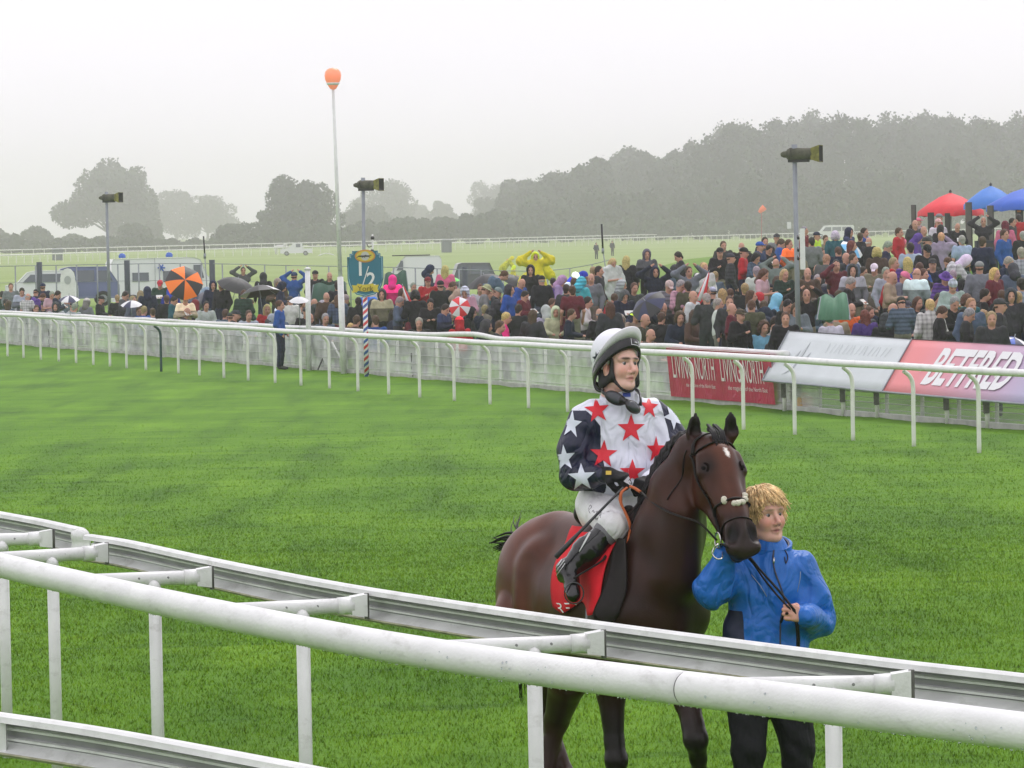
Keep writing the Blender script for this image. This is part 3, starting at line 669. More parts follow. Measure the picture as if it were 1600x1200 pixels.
# hollows that shape the muscles
hp += [cap(H(-.50, -.33, 1.22), H(-.50, -.33, .95), .07, .06, k=.07, sub=True), cap(H(-.50, .33, 1.22), H(-.50, .33, .95), .07, .06, k=.07, sub=True),
       cap(H(-.93, -.31, 1.1), H(-.93, -.27, .80), .03, .03, k=.05, sub=True)]
hvv, hff = sdf_mesh(hp, .0095, .055); hvv = relax(hvv, hff, 1, .4)
def sm(a, b, x): t = np.clip((x-a)/(b-a), 0, 1); return t*t*(3-2*t)
def horse_col(V):
    L = V-HO; x = L@hh; y = L@hl; z = V[:, 2]
    bay = np.array([.098, .031, .017]); dark = np.array([.026, .010, .007]); blk = np.array([.012, .010, .009])
    t = sm(-.75, .05, x)[:, None]; c = bay*(1-t)+dark*1.15*t  # coat darkens from rump to chest: the chest's shade is put into the colour
    n = (np.sin(x*9+z*7)+np.sin(x*17-z*13+y*9)+np.sin(z*23+y*12))[:, None]/3; c = c*(1+.12*n)
    # reddish face and neck side
    uu = (V-POLL)@hu; ww = (V-POLL)@hw; vv = (V-POLL)@hv_
    face = (sm(-.06, .10, uu)*(1-sm(.36, .47, uu))*sm(1.45, 1.55, z))[:, None]*(V[:, 2] > 1.3)[:, None]*(x > .2)[:, None]
    c = c*(1-face)+np.array([.085, .027, .014])*face*(1-.45*sm(.02, .085, np.abs(vv)))[:, None]
    muz = (.8*sm(.42, .53, uu)*(x > .3)*(z > 1.25)*(z < 1.8))[:, None]; c = c*(1-muz)+np.array([.036, .025, .023])*muz
    nos = (np.clip(1.5*np.exp(-(((uu-.52)/.036)**2+((np.abs(vv)-.044)/.024)**2)), 0, 1)*(ww > -.01)*(x > .3)*(z > 1.2))[:, None]; c = c*(1-nos)+np.array([.004, .003, .003])*nos
    low = (1-sm(.42, .72, z))[:, None]; c = c*(1-low)+blk*low
    lower2 = ((1-sm(.62, .92, z))*(x < -.4)*.5)[:, None]; c = c*(1-lower2)+np.array([.05, .02, .013])*lower2
    st = (uu-.115)/.022; sv = (vv-.012-.1*(uu-.115))/.0115
    star = (sm(1.15, .85, np.sqrt(st**2+sv**2)+.12*np.sin(uu*260))*(ww > 0)*(x > .2)*(z > 1.4))[:, None]; c = c*(1-star)+np.array([.75, .70, .66])*star
    eyr = (np.clip(1.3*np.exp(-(((uu-.16)/.034)**2+((np.abs(vv)-.088)/.035)**2)), 0, 1)*(ww > -.02)*(x > .2)*(z > 1.4))[:, None]; c = c*(1-eyr*.85)+np.array([.010, .006, .005])*eyr*.85
    ear = (sm(1.86, 1.90, z)*(uu < .0))[:, None]*.97; c = c*(1-ear)+blk*ear
    return c
COAT = mat('wet_bay_coat', (1, 1, 1), .36, .22, var=.30, vscale=6, bump=.05, bscale=120, attr='Col')
horse = single('horse', (hvv, hff), COAT, 'dark bay racehorse with a small white star being led past by a woman in blue', 'horse', base=Vector((.54, 18.3, 0)), smooth=True, cols=horse_col(hvv))
HT = BVHTree.FromPolygons([tuple(v) for v in hvv], [tuple(map(int, q)) for q in hff])
EYEM = mat('dark_eye', (.004, .003, .003), .45, .06)
for s in (-1, 1):
    part('eye', sdf_mesh([ell(K(.158, s*.0825, .030), .0215)], .005, .01), EYEM, horse, True)
    part('eyelid', tube(smoothpath([K(.130, s*.092, .016), K(.132, s*.086, .040), K(.142, s*.076, .053), K(.162, s*.072, .056), K(.182, s*.080, .046)], 4), [.003]+[.0055]*15+[.003]*2 if False else .0055, 8), COAT if False else mat('dark_lid', (.010, .006, .005), .8, .05), horse, True)
for hc_, tl in hooves:
    q = Vector(hc_); part('hoof', lathe((q.x, q.y, max(gz(q.x, q.y), q.z-.07)), [(.062, -.01), (.058, .02), (.046, .075), (.03, .08)], 14), mat('hoof', (.03, .026, .022), .5), horse, True)
# mane, forelock and tail: many tapering locks
HAIRM = mat('black_hair', (.008, .007, .008), .5, .25, var=.3, vscale=30)
def locks(lst, n=5):
    out = []
    for pts, r0_, r1_ in lst:
        pp = smoothpath(pts, 3); m = len(pp); out.append(tube(pp, [r0_+(r1_-r0_)*i/(m-1) for i in range(m)], n, True))
    return join(*out)
def surf(p, d=(0, -1, 0), off=.004):
    h_ = HT.ray_cast(Vector(p)-Vector(d)*1.0, Vector(d)); return h_[0]-Vector(d)*off if h_[0] else Vector(p)
mn = []
crest = smoothpath([Pn_(1086, 684, 17.92), Pn_(1068, 690, 17.98), Pn_(1046, 715, 18.05), Pn_(1028, 752, 18.1), Pn_(1006, 806, 18.15)], 14)
for i, c in enumerate(crest):
    for j in range(7):
        rj = random.uniform; a = Vector(c)+Vector((rj(-.02, .03), rj(-.05, .02), rj(.0, .035)))
        ln = rj(.10, .2); b1 = a+Vector((-.035+rj(-.02, .02), -.07, -ln*.35)); c1 = a+Vector((-.045+rj(-.05, .02), -.085, -ln))
        mn.append(([a, b1, c1], rj(.006, .011), .001))
mass = []
cr = [Vector(c) for c in crest]
for a_, b_ in zip(cr[::6], cr[6::6]): mass.append(cap(a_+Vector((-.012, -.03, -.01)), b_+Vector((-.012, -.03, -.01)), .045, .045)); mass.append(cap(a_+Vector((-.012, -.075, -.07)), b_+Vector((-.016, -.085, -.08)), .036, .034))
mv_, mf_ = sdf_mesh(mass, .009, .03, disp=lambda X: .004*np.sin(X[..., 0]*160+X[..., 2]*60)+.003*np.sin(X[..., 1]*190+X[..., 2]*30)); mane = part('mane', (mv_, mf_), HAIRM, horse, True)
part('mane_lock', locks(mn), HAIRM, mane, True)
fl = []
for j in range(26):
    v0 = random.uniform(-.035, .03); u1 = random.uniform(.05, .10)
    fl.append(([K(-.055+random.uniform(-.02, .02), v0*.8, .06), K(.0, v0*1.0, .092), K(u1, v0*.9+random.uniform(-.02, .015), .086)], .008, .0015))
part('forelock', locks(fl), HAIRM, horse, True)
tl = []
for j in range(70):
    rj = random.uniform; a = H(-1.06+rj(-.02, .02), rj(-.03, .03), 1.24+rj(-.03, .03))
    if j < 22:   # wisps flicked out to the side
        ex = Pn_(768+rj(-4, 22), 850+rj(-10, 12), 19.5); tl.append(([a, (a+ex)/2+np.array([0, 0, rj(.0, .04)]), ex], .014, .002))
    elif j < 30:
        ex = Pn_(798+rj(-4, 26), 806+rj(-12, 24), 19.5); tl.append(([a, (a+ex)/2+np.array([-.03, 0, .02]), ex], .005, .001))
    else:
        ex = Pn_(820+rj(-14, 14), 1085+rj(-50, 15), 19.55); tl.append(([a, H(-1.14+rj(-.03, .02), rj(-.05, .05), .95), ex], .013, .002))
part('tail', locks(tl), HAIRM, horse, True)
# whiskered edge of the muzzle is left to the coat; now the tack
LEA = mat('dark_leather', (.012, .009, .008), .5, .22, var=.2, vscale=30)
MET = mat('bit_metal', (.62, .61, .58), .25, metal=1)
tack = thing('bridle', 'dark leather bridle with white sheepskin tufts on the noseband worn by the racehorse', 'bridle', tuple(K(.3, 0, 0)))
def wrap(ctr, nrm_, xdir, offs, r, a0, a1, n=28, name='strap', m=None, thick=.5):
    "a strap laid on the horse around an axis"
    ctr = Vector(ctr); nz = Vector(nrm_).normalized(); xd = Vector(xdir).normalized(); yd = nz.cross(xd).normalized(); pts = []
    for i in range(n+1):
        a = a0+(a1-a0)*i/n; d = xd*math.cos(a)+yd*math.sin(a); h_ = HT.ray_cast(ctr+d*.5, -d)
        if h_[0]: pts.append(h_[0]+d*offs)
    return pts
hv3, hw3, hu3 = Vector(hv_), Vector(hw), Vector(hu)
def strap(name, pts, r=.009, m=LEA): 
    if len(pts) > 2: part(name, tube(pts, r, 6, ell=.5), m, tack, True)
A_ = (hv3, )
strap('browband', wrap(K(.045, 0, 0), hu3, hw3, .003, .01, -1.6, 1.6), .0105)
strap('noseband', wrap(K(.355, 0, -.02), hu3, hw3, .003, .01, -2.2, 2.2), .0105)
strap('lower_noseband', wrap(K(.455, 0, -.03), hu3-hw3*.35, hw3, .003, .01, -2.6, 2.6), .006)
for s in (-1, 1):
    pts = []
    for t in np.linspace(0, 1, 14):
        o = Vector(K(.03+.44*t, 0, -.02-.045*t)); h_ = HT.ray_cast(o+hv3*s*.4, -hv3*s)
        if h_[0]: pts.append(h_[0]+hv3*s*.004)
    strap('cheekpiece', pts, .009)
    pts = []
    for t in np.linspace(0, 1, 10):
        o = Vector(K(.0+.15*t, 0, -.02-.16*t)); h_ = HT.ray_cast(o+hv3*s*.4, -hv3*s)
        if h_[0]: pts.append(h_[0]+hv3*s*.004)
    strap('throatlatch', pts, .006)
    c = Vector(K(.475, s*.068, -.075)); ring = [c+(hu3*math.cos(a)+hw3*math.sin(a))*.036 for a in np.linspace(0, 2*math.pi, 22)]
    part('bit_ring', tube(ring, .0042, 8, False), MET, tack, True)
part('headpiece', tube(smoothpath([K(.04, -.094, -.01), K(-.02, -.075, .02), K(-.05, 0, .03), K(-.02, .075, .02), K(.04, .094, -.01)], 5), .010, 6, ell=.5), LEA, tack, True)
FLE = mat('sheepskin', (.66, .63, .52), .95, var=.15, vscale=60, bump=.6, bscale=90)
for (u, a, sz) in ((.352, -.62, .011), (.378, -.16, .010), (.383, .04, .011), (.378, .22, .010), (.345, .55, .011), (.330, .62, .010)):
    d = hw3*math.cos(a)+hv3*math.sin(a); o = Vector(K(u, 0, -.02)); h_ = HT.ray_cast(o+d*.4, -d)
    if h_[0]: part('sheepskin_tuft', sdf_mesh([ell(h_[0]+d*.006+Vector((random.uniform(-.008, .008), 0, random.uniform(-.01, .01))), random.uniform(.6, 1)*sz) for _ in range(5)], .006, .012), FLE, tack, True)
part('nose_pad', sdf_mesh([cap(K(.355, -.015, .040), K(.35, .03, .040), .020)], .006, .01), LEA, tack, True)
# ================================================================== people in the foreground
SKIN = mat('skin', (1, 1, 1), .48, .4, var=.05, vscale=30, attr='Col', sss=.12)
class Frame:
    def __init__(s, o, yaw, pitch=0, roll=0, sc=1.0):
        "yaw: turned to the picture's right from facing the camera; pitch > 0 looks up"
        f = np.array([math.sin(yaw), -math.cos(yaw), 0]); l = np.array([math.cos(yaw), math.sin(yaw), 0]); u = np.array([0, 0, 1.])
        f, u = f*math.cos(pitch)+u*math.sin(pitch), u*math.cos(pitch)-f*math.sin(pitch)
        l, u = l*math.cos(roll)+u*math.sin(roll), u*math.cos(roll)-l*math.sin(roll)
        s.o, s.f, s.l, s.u, s.sc = np.array(o, float), f, l, u, sc; s.R = np.stack([f, l, u], 1)
    def __call__(s, f, l, u): return s.o+(s.f*f+s.l*l+s.u*u)*s.sc
    def loc(s, V): d = (V-s.o)/s.sc; return d@s.f, d@s.l, d@s.u
def head_prims(h, jaw=1.0, full=1.0):
    k = h.sc; q = []
    def e(c, r, **kw): q.append(ell(h(*c), np.array(r)*k, R=h.R, **kw))
    def c_(a, b, ra, rb, **kw): q.append(cap(h(*a), h(*b), ra*k, rb*k, **kw))
    e((-.018, 0, .045), (.095, .074, .084)); e((.028, 0, -.03), (.060, .056*full, .078)); e((.035, 0, .03), (.055, .060, .055))
    for s in (-1, 1):
        c_((-.010, s*.052*full, -.050), (.050, s*.026, -.098), .024, .020, k=.03*k)      # jaw
        e((.055, s*.036, -.030), (.030, .026*full, .030), k=.02*k)                                # cheek
        c_((.070, s*.050, .022), (.086, s*.016, .024), .011, .010, k=.012*k)           # brow
        q.append(ell(h(.092, s*.031, .003), np.array((.012, .018, .0115))*k, R=h.R, k=.010*k, sub=True))
        e((-.008, s*.077, -.012), (.016, .007, .030), k=.008*k); q.append(ell(h(.0, s*.085, -.010), np.array((.009, .006, .017))*k, R=h.R, k=.005*k, sub=True))
        e((.097, s*.0115, -.040), (.011, .0075, .0075), k=.006*k)
        q.append(ell(h(.101, s*.0075, -.0475), np.array((.005, .004, .003))*k, R=h.R, k=.002*k, sub=True))
        c_((.0725, s*.021, .0115), (.067, s*.042, .0100), .0085, .0085, k=.004*k)           # upper lid
        c_((.068, s*.041, -.0075), (.0735, s*.022, -.0085), .0085, .0085, k=.006*k)
    c_((.083, 0, .014), (.108, 0, -.030), .0075, .0095, k=.010*k); e((.106, 0, -.033), (.010, .009, .0085), k=.008*k)
    c_((.082, 0, -.045), (.088, 0, -.060), .012, .010, k=.014*k)
    c_((.081, -.019, -.064), (.090, 0, -.0605), .0050, .0062, k=.006*k); c_((.081, .019, -.064), (.090, 0, -.0605), .0050, .0062, k=.006*k)
    c_((.079, -.015, -.0735), (.0885, 0, -.0745), .0045, .0065, k=.006*k); c_((.079, .015, -.0735), (.0885, 0, -.0745), .0045, .0065, k=.006*k)
    c_((.086, -.020, -.0675), (.099, 0, -.0672), .0016, .0022, k=.003*k, sub=True); c_((.086, .020, -.0675), (.099, 0, -.0672), .0016, .0022, k=.003*k, sub=True)
    e((.068, 0, -.101), (.024, .024*jaw, .020), k=.02*k); c_((-.035, 0, -.06), (-.045, 0, -.17), .056, .060, k=.04*k)
    return q
def face_cols(V, h, base, lip, brow, flush=.5, rngk=1):
    f, l, u = h.loc(V); c = np.tile(np.array(base), (len(V), 1))
    def g(fc, lc, uc, rf, rl, ru): return np.exp(-(((f-fc)/rf)**2+((np.abs(l)-lc)/rl)**2+((u-uc)/ru)**2))[:, None]
    red = np.array(base)*np.array([1.02, .62, .58])
    for w in (g(.07, .042, -.032, .05, .020, .024)*flush, g(.108, 0, -.034, .014, .014, .014)*flush*.9, g(-.008, .08, -.01, .03, .02, .035)*.6): c = c*(1-w)+red*w
    w = g(.088, 0, -.0675, .022, .019, .0100)*.95; c = c*(1-w)+np.array(lip)*w
    w = np.clip(g(.090, .031, .0250, .03, .021, .0050)*1.8, 0, 1); c = c*(1-w)+np.array(brow)*w
    w = np.clip(g(.080, .031, .0075, .02, .016, .0035)*.75, 0, 1); c = c*(1-w)+np.array(brow)*.9*w
    w = np.clip(g(.085, 0, -.0672, .02, .018, .0022)*1.1, 0, 1); c = c*(1-w)+np.array((.10, .02, .02))*w
    w = np.clip(g(.101, .0075, -.0475, .006, .004, .003)*.9, 0, 1); c = c*(1-w)+np.array((.12, .03, .02))*w
    return c
EYEW = mat('eyeball', (1, 1, 1), .12, .6, attr='Col')
def eyes(h, parent, iris=(.10, .12, .11), look=0.0):
    for s in (-1, 1):
        c = h(.0722, s*.031, .002); v, f = sdf_mesh([ell(c, .0118*h.sc)], .0028, .002)
        d = (v-c)/(.0118*h.sc); dirn = h.f*math.cos(look)+h.l*math.sin(look); dt = d@dirn
        col = np.where((dt > .93)[:, None], np.array((.01, .01, .01)), np.where((dt > .70)[:, None], np.array(iris)*.6, np.array((.42, .38, .36))))
        part('eye', (v, f), EYEW, parent, True, cols=col)
def hand_prims(w, d, p, s, curl=(70, 80, 55), sc=1.0, thumb=(.5, .5, .5), spread=0.0):
    "w wrist, d along the hand, p the way the palm faces, s the thumb side"
    w, d, p, s = [np.array(a, float) for a in (w, d, p, s)]; d /= np.linalg.norm(d); p = p-d*(p@d); p /= np.linalg.norm(p); s = s-d*(s@d)-p*(s@p); s /= np.linalg.norm(s)
    q = [cap(w, w+d*.03*sc, .026*sc, .028*sc, k=.02, flat=(p, .75))]
    for o, L in ((.030, .94), (.011, 1.0), (-.009, .95), (-.027, .8)):
        kn = w+(d*.086*L**.5+s*o)*sc; q.append(cap(w+(d*.015+s*o*.6)*sc, kn, .015*sc, .0125*sc, k=.012))
        a = kn; ang = 0; r = .0100
        for seg, cu in zip((.044, .027, .021), curl):
            ang += math.radians(cu); dr = d*math.cos(ang)+p*math.sin(ang)+s*spread*o*10*.2; b = a+dr*seg*L*sc; q.append(cap(a, b, r*sc, (r-.0013)*sc, k=.003)); a = b; r -= .001
    t0 = w+(d*.022+s*.024+p*.006)*sc; t1 = t0+(d*.55+s*.55+p*.35)*.036*sc; tv = d*thumb[0]-s*thumb[1]*.4+p*thumb[2]; tv /= np.linalg.norm(tv); t2 = t1+tv*.032*sc; t3 = t2+(tv*.7+p*.3-s*.3)*.024*sc
    q += [cap(t0, t1, .0165*sc, .0125*sc, k=.012), cap(t1, t2, .0118*sc, .0105*sc, k=.004), cap(t2, t3, .0105*sc, .0085*sc, k=.003)]
    return q
def joinq(*vfs):
    V = []; Fq = []; n = 0
    for v, f in vfs: V.append(v); Fq.append(f+n); n += len(v)
    return np.concatenate(V), np.concatenate(Fq)
def wrinkle(amp, fr=(22, 17, 9), ph=0.0, stretch=(1, 1, 1)):
    def f(X):
        x, y, z = X[..., 0]*stretch[0], X[..., 1]*stretch[1], X[..., 2]*stretch[2]
        a = np.sin(x*fr[0]+1.7*np.sin(z*fr[2]+ph)+y*6)*np.sin(z*fr[1]+1.3*np.sin(x*fr[2]*1.3+ph)); b = np.sin((x+z)*fr[0]*1.9+2*np.sin(y*11+x*8)+ph*2)
        return amp*(.65*np.abs(a)**.8*np.sign(a)+.35*b)
    return f
def starpoly(r, rot=0, n=6):
    "a filled five-point star as a fine triangle fan"
    o = []
    for i in range(10):
        a = math.pi/2+rot+i*math.pi/5; q = r if i % 2 == 0 else r*.40; o.append((q*math.cos(a), q*math.sin(a)))
    V = [(0, 0)]; Fc = []; rings = n
    pts = []
    for i in range(10):
        a, b = o[i], o[(i+1) % 10]
        for k in range(n): pts.append((a[0]+(b[0]-a[0])*k/n, a[1]+(b[1]-a[1])*k/n))
    m = len(pts)
    for j in range(1, rings+1):
        for p in pts: V.append((p[0]*j/rings, p[1]*j/rings))
    for k in range(m): Fc.append((0, 1+k, 1+(k+1) % m))
    for j in range(rings-1):
        for k in range(m): Fc.append((1+j*m+k, 1+(j+1)*m+k, 1+(j+1)*m+(k+1) % m, 1+j*m+(k+1) % m))
    return V, Fc
def stick(bvh, poly, cx, cy, off=.0022, sx=1.0, shear=0, maxd=.35):
    "lay a flat shape (picture-size drawing) on a garment by dropping it along the sight line"
    V, Fc = poly; out = []; ok = []; o = Vector((0, 0, CZ)); ref = None
    for x, y in V:
        r = ray(cx+x*sx+y*shear, cy-y); r.normalize(); h_ = bvh.ray_cast(o+r*10, r)
        if h_[0] is None: out.append(Vector((0, 0, 0))); ok.append(False)
        else:
            if ref is None: ref = h_[3]
            out.append(h_[0]-r*off+(h_[1] if h_[1].dot(r) < 0 else -h_[1])*off*.6); ok.append(abs(h_[3]-ref) < maxd)
    Fc = [q for q in Fc if all(ok[i] for i in q)]
    used = sorted({i for q in Fc for i in q}); ix = {u: n for n, u in enumerate(used)}
    return [out[i] for i in used], [tuple(ix[i] for i in q) for q in Fc]
def bvh_of(vf): return BVHTree.FromPolygons([tuple(v) for v in vf[0]], [tuple(map(int, q)) for q in vf[1]])

def band_loft(fr, c, rf, rl, h, th=.010, flare=.01, a0=0.0, a1=2*math.pi, n=36, tilt=0.0, rise=0.0):
    "a standing collar: an elliptical band round fr's up axis"
    V = []; Fc = []; c = np.array(c); full = abs(a1-a0) > 6.2
    for i in range(n+1):
        a = a0+(a1-a0)*i/n; d = fr.f*math.cos(a)*rf+fr.l*math.sin(a)*rl; dn = d/np.linalg.norm(d); ux = fr.u*(h+rise*-math.cos(a)); tl_ = fr.u*(-tilt*math.cos(a)); w_ = .003*math.sin(a*7+1)
        for o, z in ((0, 0), (w_+flare*.5, .5), (flare, 1.0), (flare-th, 1.0), (flare*.5-th, .5), (-th, 0)): V.append(c+d+dn*o+ux*z+tl_)
    for i in range(n):
        for j in range(6): Fc.append((i*6+j, (i+1)*6+j, (i+1)*6+(j+1) % 6, i*6+(j+1) % 6))
    if not full: Fc += [tuple(range(6)), tuple(n*6+j for j in range(5, -1, -1))]
    return V, Fc
# ------------------------------------------------------------------ saddle and cloth
def horse_patch(x0, x1, z0, z1, nx, nz, off, side=-1, edge=None):
    V = []; Fc = []
    for i in range(nx+1):
        for j in range(nz+1):
            a = x0+(x1-x0)*i/nx; t = j/nz; zz = z0+(z1-z0)*t
            if edge: a, zz = edge(i/nx, t)
            h_ = HT.ray_cast(Vector(H(a, side*.7, zz)), Vector(-hl*side))
            p = h_[0] if h_[0] and h_[3] < .75 else Vector(H(a, 0, zz)); V.append(p+Vector(hl*side)*(off+.006*math.sin(a*38+zz*9)))
    m = len(V); inner = [v-Vector(hl*side)*.006 for v in V]; W_ = nz+1
    for i in range(nx):
        for j in range(nz): q = (i*W_+j, (i+1)*W_+j, (i+1)*W_+j+1, i*W_+j+1); Fc.append(q); Fc.append(tuple(reversed([k+m for k in q])))
    rim = [i*W_ for i in range(nx+1)]+[nx*W_+j for j in range(1, W_)]+[i*W_+nz for i in range(nx-1, -1, -1)]+[j for j in range(nz-1, 0, -1)]
    for a, b in zip(rim, rim[1:]+rim[:1]): Fc.append((a, a+m, b+m, b))
    return V+inner, Fc
sad = thing('saddle', 'small black racing saddle with red cloth beneath it on the horse back', 'saddle', tuple(H(-.1, 0, 1.4)))
REDC = mat('red_cloth', (.62, .012, .022), .75, .3, var=.12, vscale=8, bump=.2, bscale=140)
clothR = horse_patch(0, 0, 0, 0, 20, 16, .016, -1, edge=lambda a, t: (-.34+.56*a+.17*t-.05*t*a, 1.40-(.37+.03*math.sin(a*9)-.03*a)*t))
part('saddle_cloth', clothR, REDC, sad, True)
cb_ = bvh_of(clothR)
rc = part('lettering', stick(cb_, (lambda T: ([(p[0], p[1]) for p in T[0]], T[1]))(textmesh('RED', 23, squeeze=.9)), 888, 951, .003, shear=-.15), mat('white_print', (.75, .75, .75), .6), sad, False)
part('saddle_cloth', horse_patch(-.36, .22, 1.40, .96, 12, 10, .016, 1), REDC, sad, True)
part('saddle_flap', horse_patch(0, 0, 0, 0, 10, 12, .034, -1, edge=lambda a, t: (.25+.10*a+.08*t+.03*math.sin(t*3.1), 1.38-.34*t-(.06*math.sin(a*3.14))*t)), LEA, sad, True)
part('saddle_flap', horse_patch(-.1, .16, 1.38, 1.05, 8, 8, .03, 1), LEA, sad, True)
part('seat', sdf_mesh([cap(H(-.30, 0, 1.45), H(.02, 0, 1.44), .07, .05, flat=(hl, 1.2)), cap(H(.02, 0, 1.44), H(.08, 0, 1.49), .05, .03), cap(H(-.30, -.06, 1.46), H(-.30, .06, 1.46), .04)], .012, .04), LEA, sad, True)
part('girth', tube([Vector(H(.16, math.cos(a)*.27, 1.0+math.sin(a)*.36)) for a in np.linspace(math.pi*.95, math.pi*2.05, 20)], .03, 8, ell=.3), mat('girth_web', (.30, .31, .36), .8), sad, True)

# ------------------------------------------------------------------ the jockey
JH = Frame(Pn_(967, 570, 18.42), math.radians(38), math.radians(4), math.radians(-3), 1.03)
q = Pn_
SR, ER, WR = q(913, 658, 18.40), q(902, 738, 18.36), q(950, 742, 18.14)
SL, EL, WL = q(1030, 660, 18.52), q(1052, 722, 18.42), q(1016, 752, 18.18)
CH_, BE, PE = q(972, 682, 18.47), q(962, 735, 18.44), q(944, 790, 18.50)
HRr, KR, AR = q(936, 800, 18.42), q(958, 822, 18.06), q(886, 893, 18.02)
HLl, KL, AL = q(968, 798, 18.58), q(1012, 826, 18.30), q(1040, 905, 18.5)
TF = Frame(CH_, math.radians(22)); TR = TF.R
body = [ell(CH_, (.11, .15, .2), R=TR), ell(BE, (.10, .13, .14), R=TR), ell(PE, (.11, .14, .10), R=TR), cap(SR, SL, .05), cap(SR, ER, .042, .036), cap(ER, WR, .036, .026),
        cap(SL, EL, .042, .036), cap(EL, WL, .036, .026), cap(HRr, KR, .075, .055), cap(KR, AR, .050, .035), cap(AR, q(896, 926, 17.92), .035, .025), cap(HLl, KL, .075, .055), cap(KL, AL, .045, .035), cap(q(972, 640, 18.46), q(968, 605, 18.44), .06, .055)]
bv = sdf_mesh(body, .014, .04)
hd = sdf_mesh(head_prims(JH), .0033, .022); hd = (relax(*hd, 1, .35), hd[1])
hR = hand_prims(WR, q(984, 748, 18.06)-WR, np.array([-.05, .3, -1]), np.array([.3, -.7, .75]), (62, 85, 50), 1.08, (.6, .6, .8))
hL = hand_prims(WL, q(998, 758, 18.05)-WL, np.array([-.1, .5, -.8]), np.array([-.1, -.6, .8]), (62, 85, 50), 1.05, (.6, .6, .8))
# bare skin stays inside the gloves; gloves are built over it
jv, jf = joinq(bv, hd, sdf_mesh(hR+hL, .006, .01))
jc = np.tile(np.array((.70, .45, .36)), (len(jv), 1)); nb_ = len(bv[0]); jc[nb_:nb_+len(hd[0])] = face_cols(hd[0], JH, (.72, .45, .37), (.42, .09, .10), (.07, .04, .025), .55)
jockey = single('person', (jv, jf), SKIN, 'jockey in white silks with red stars and navy sleeves riding the bay horse', 'person', base=Vector((.46, 18.44, 1.4)), smooth=True, cols=jc)
eyes(JH, jockey, (.10, .13, .14), .1)
# silks
silk = [ell(CH_+np.array([0, 0, -.01]), (.145, .186, .22), R=TR), ell(BE, (.155, .185, .135), R=TR), cap(SR, SL, .070), ell(q(966, 757, 18.43), (.145, .165, .06), R=TR),
        cap(q(972, 634, 18.47), q(970, 616, 18.44), .085, .062, k=.05), cap(q(925, 648, 18.42), q(1016, 646, 18.5), .075)]
slR = [cap(SR+np.array([-.01, 0, -.01]), q(900, 700, 18.38), .074, .078, k=.05), cap(q(900, 700, 18.38), ER, .078, .080, k=.05), cap(ER, q(925, 744, 18.24), .078, .058, k=.04), cap(q(925, 744, 18.24), q(946, 742, 18.15), .056, .040, k=.02)]
slL = [cap(SL, q(1048, 690, 18.5), .076, .080, k=.05), cap(q(1048, 690, 18.5), EL, .078, .07, k=.05), cap(EL, WL, .07, .045, k=.04)]
fold = [cap(q(1000, 690, 18.28), q(960, 735, 18.28), .006, .010, k=.03, sub=True), cap(q(930, 700, 18.3), q(955, 745, 18.28), .006, .012, k=.03, sub=True), cap(q(975, 700, 18.28), q(985, 755, 18.28), .006, .008, k=.03, sub=True),
        cap(q(925, 670, 18.30), q(921, 715, 18.30), .012, .014, k=.03, sub=True), cap(q(900, 715, 18.28), q(915, 728, 18.26), .012, .008, k=.03, sub=True), cap(q(876, 725, 18.3), q(895, 722, 18.28), .008, .006, k=.03, sub=True),
        cap(q(950, 660, 18.30), q(935, 690, 18.30), .004, .010, k=.025, sub=True), cap(q(1010, 665, 18.33), q(1024, 690, 18.35), .004, .010, k=.025, sub=True)]
sv, sf = sdf_mesh(silk+slR+slL+fold, .0085, .035, disp=wrinkle(.0065, (26, 19, 11), .4)); sv = relax(sv, sf, 1, .3)
def segd(V, a, b):
    ba = b-a; t = np.clip(((V-a)@ba)/(ba@ba), 0, 1); return np.linalg.norm(V-a-t[:, None]*ba, axis=1)
# real garment panels: navy sleeves, white body
def gsleeve(V):
    ff_, ll_, uu_ = TF.loc(V)
    g1 = ll_+.150+.8*np.clip(uu_-.06, 0, 1); g1 = np.where(uu_ > .135, np.maximum(g1, uu_-.135), g1)
    g2 = segd(V, ER, WR)-.080; g3 = .185-ll_-.15*np.clip(uu_-.05, 0, 1)
    return np.minimum(np.minimum(g1, g2), g3)
def facesplit(v, f, g):
    "split a garment where g changes sign; the border vertices slide onto the seam so that it is clean"
    gv_ = g(v); m = (gv_ < 0)[f].mean(1) >= .5
    a = np.zeros(len(v), bool); b = a.copy(); a[f[m].ravel()] = True; b[f[~m].ravel()] = True; bd = np.where(a & b)[0]
    for _ in range(3):
        p = v[bd]; gg = g(p); gr = np.stack([(g(p+np.eye(3)[i]*1e-3)-gg)/1e-3 for i in range(3)], 1); st = gg[:, None]*gr/np.maximum((gr**2).sum(1), .05)[:, None]
        n_ = np.linalg.norm(st, axis=1, keepdims=True); v[bd] = p-st*np.minimum(1, .006/np.maximum(n_, 1e-9))
    def ex(sel):
        ff = f[sel]; u, inv = np.unique(ff, return_inverse=True); return v[u], inv.reshape(ff.shape)
    return ex(m), ex(~m)
(nv, nf), (wv2, wf2) = facesplit(sv, sf, gsleeve)
SILKW = mat('white_silk', (.72, .74, .84), .42, .4, var=.03, vscale=14, bump=.10, bscale=34, wr=1.0, wrs=6); SILKN = mat('navy_silk', (.010, .013, .040), .38, .45, var=.2, vscale=14, bump=.15, bscale=34, wr=.9, wrs=6)
SILKR = mat('red_silk', (.68, .018, .035), .45, .4, var=.06, vscale=20, bump=.12, bscale=34); SILKS = mat('white_star', (.66, .70, .80), .45, bump=.1, bscale=34)
silks = part('racing_silks', (wv2, wf2), SILKW, jockey, True); silkbvh = bvh_of((sv, sf))
part('sleeves', (nv, nf), SILKN, silks, True)
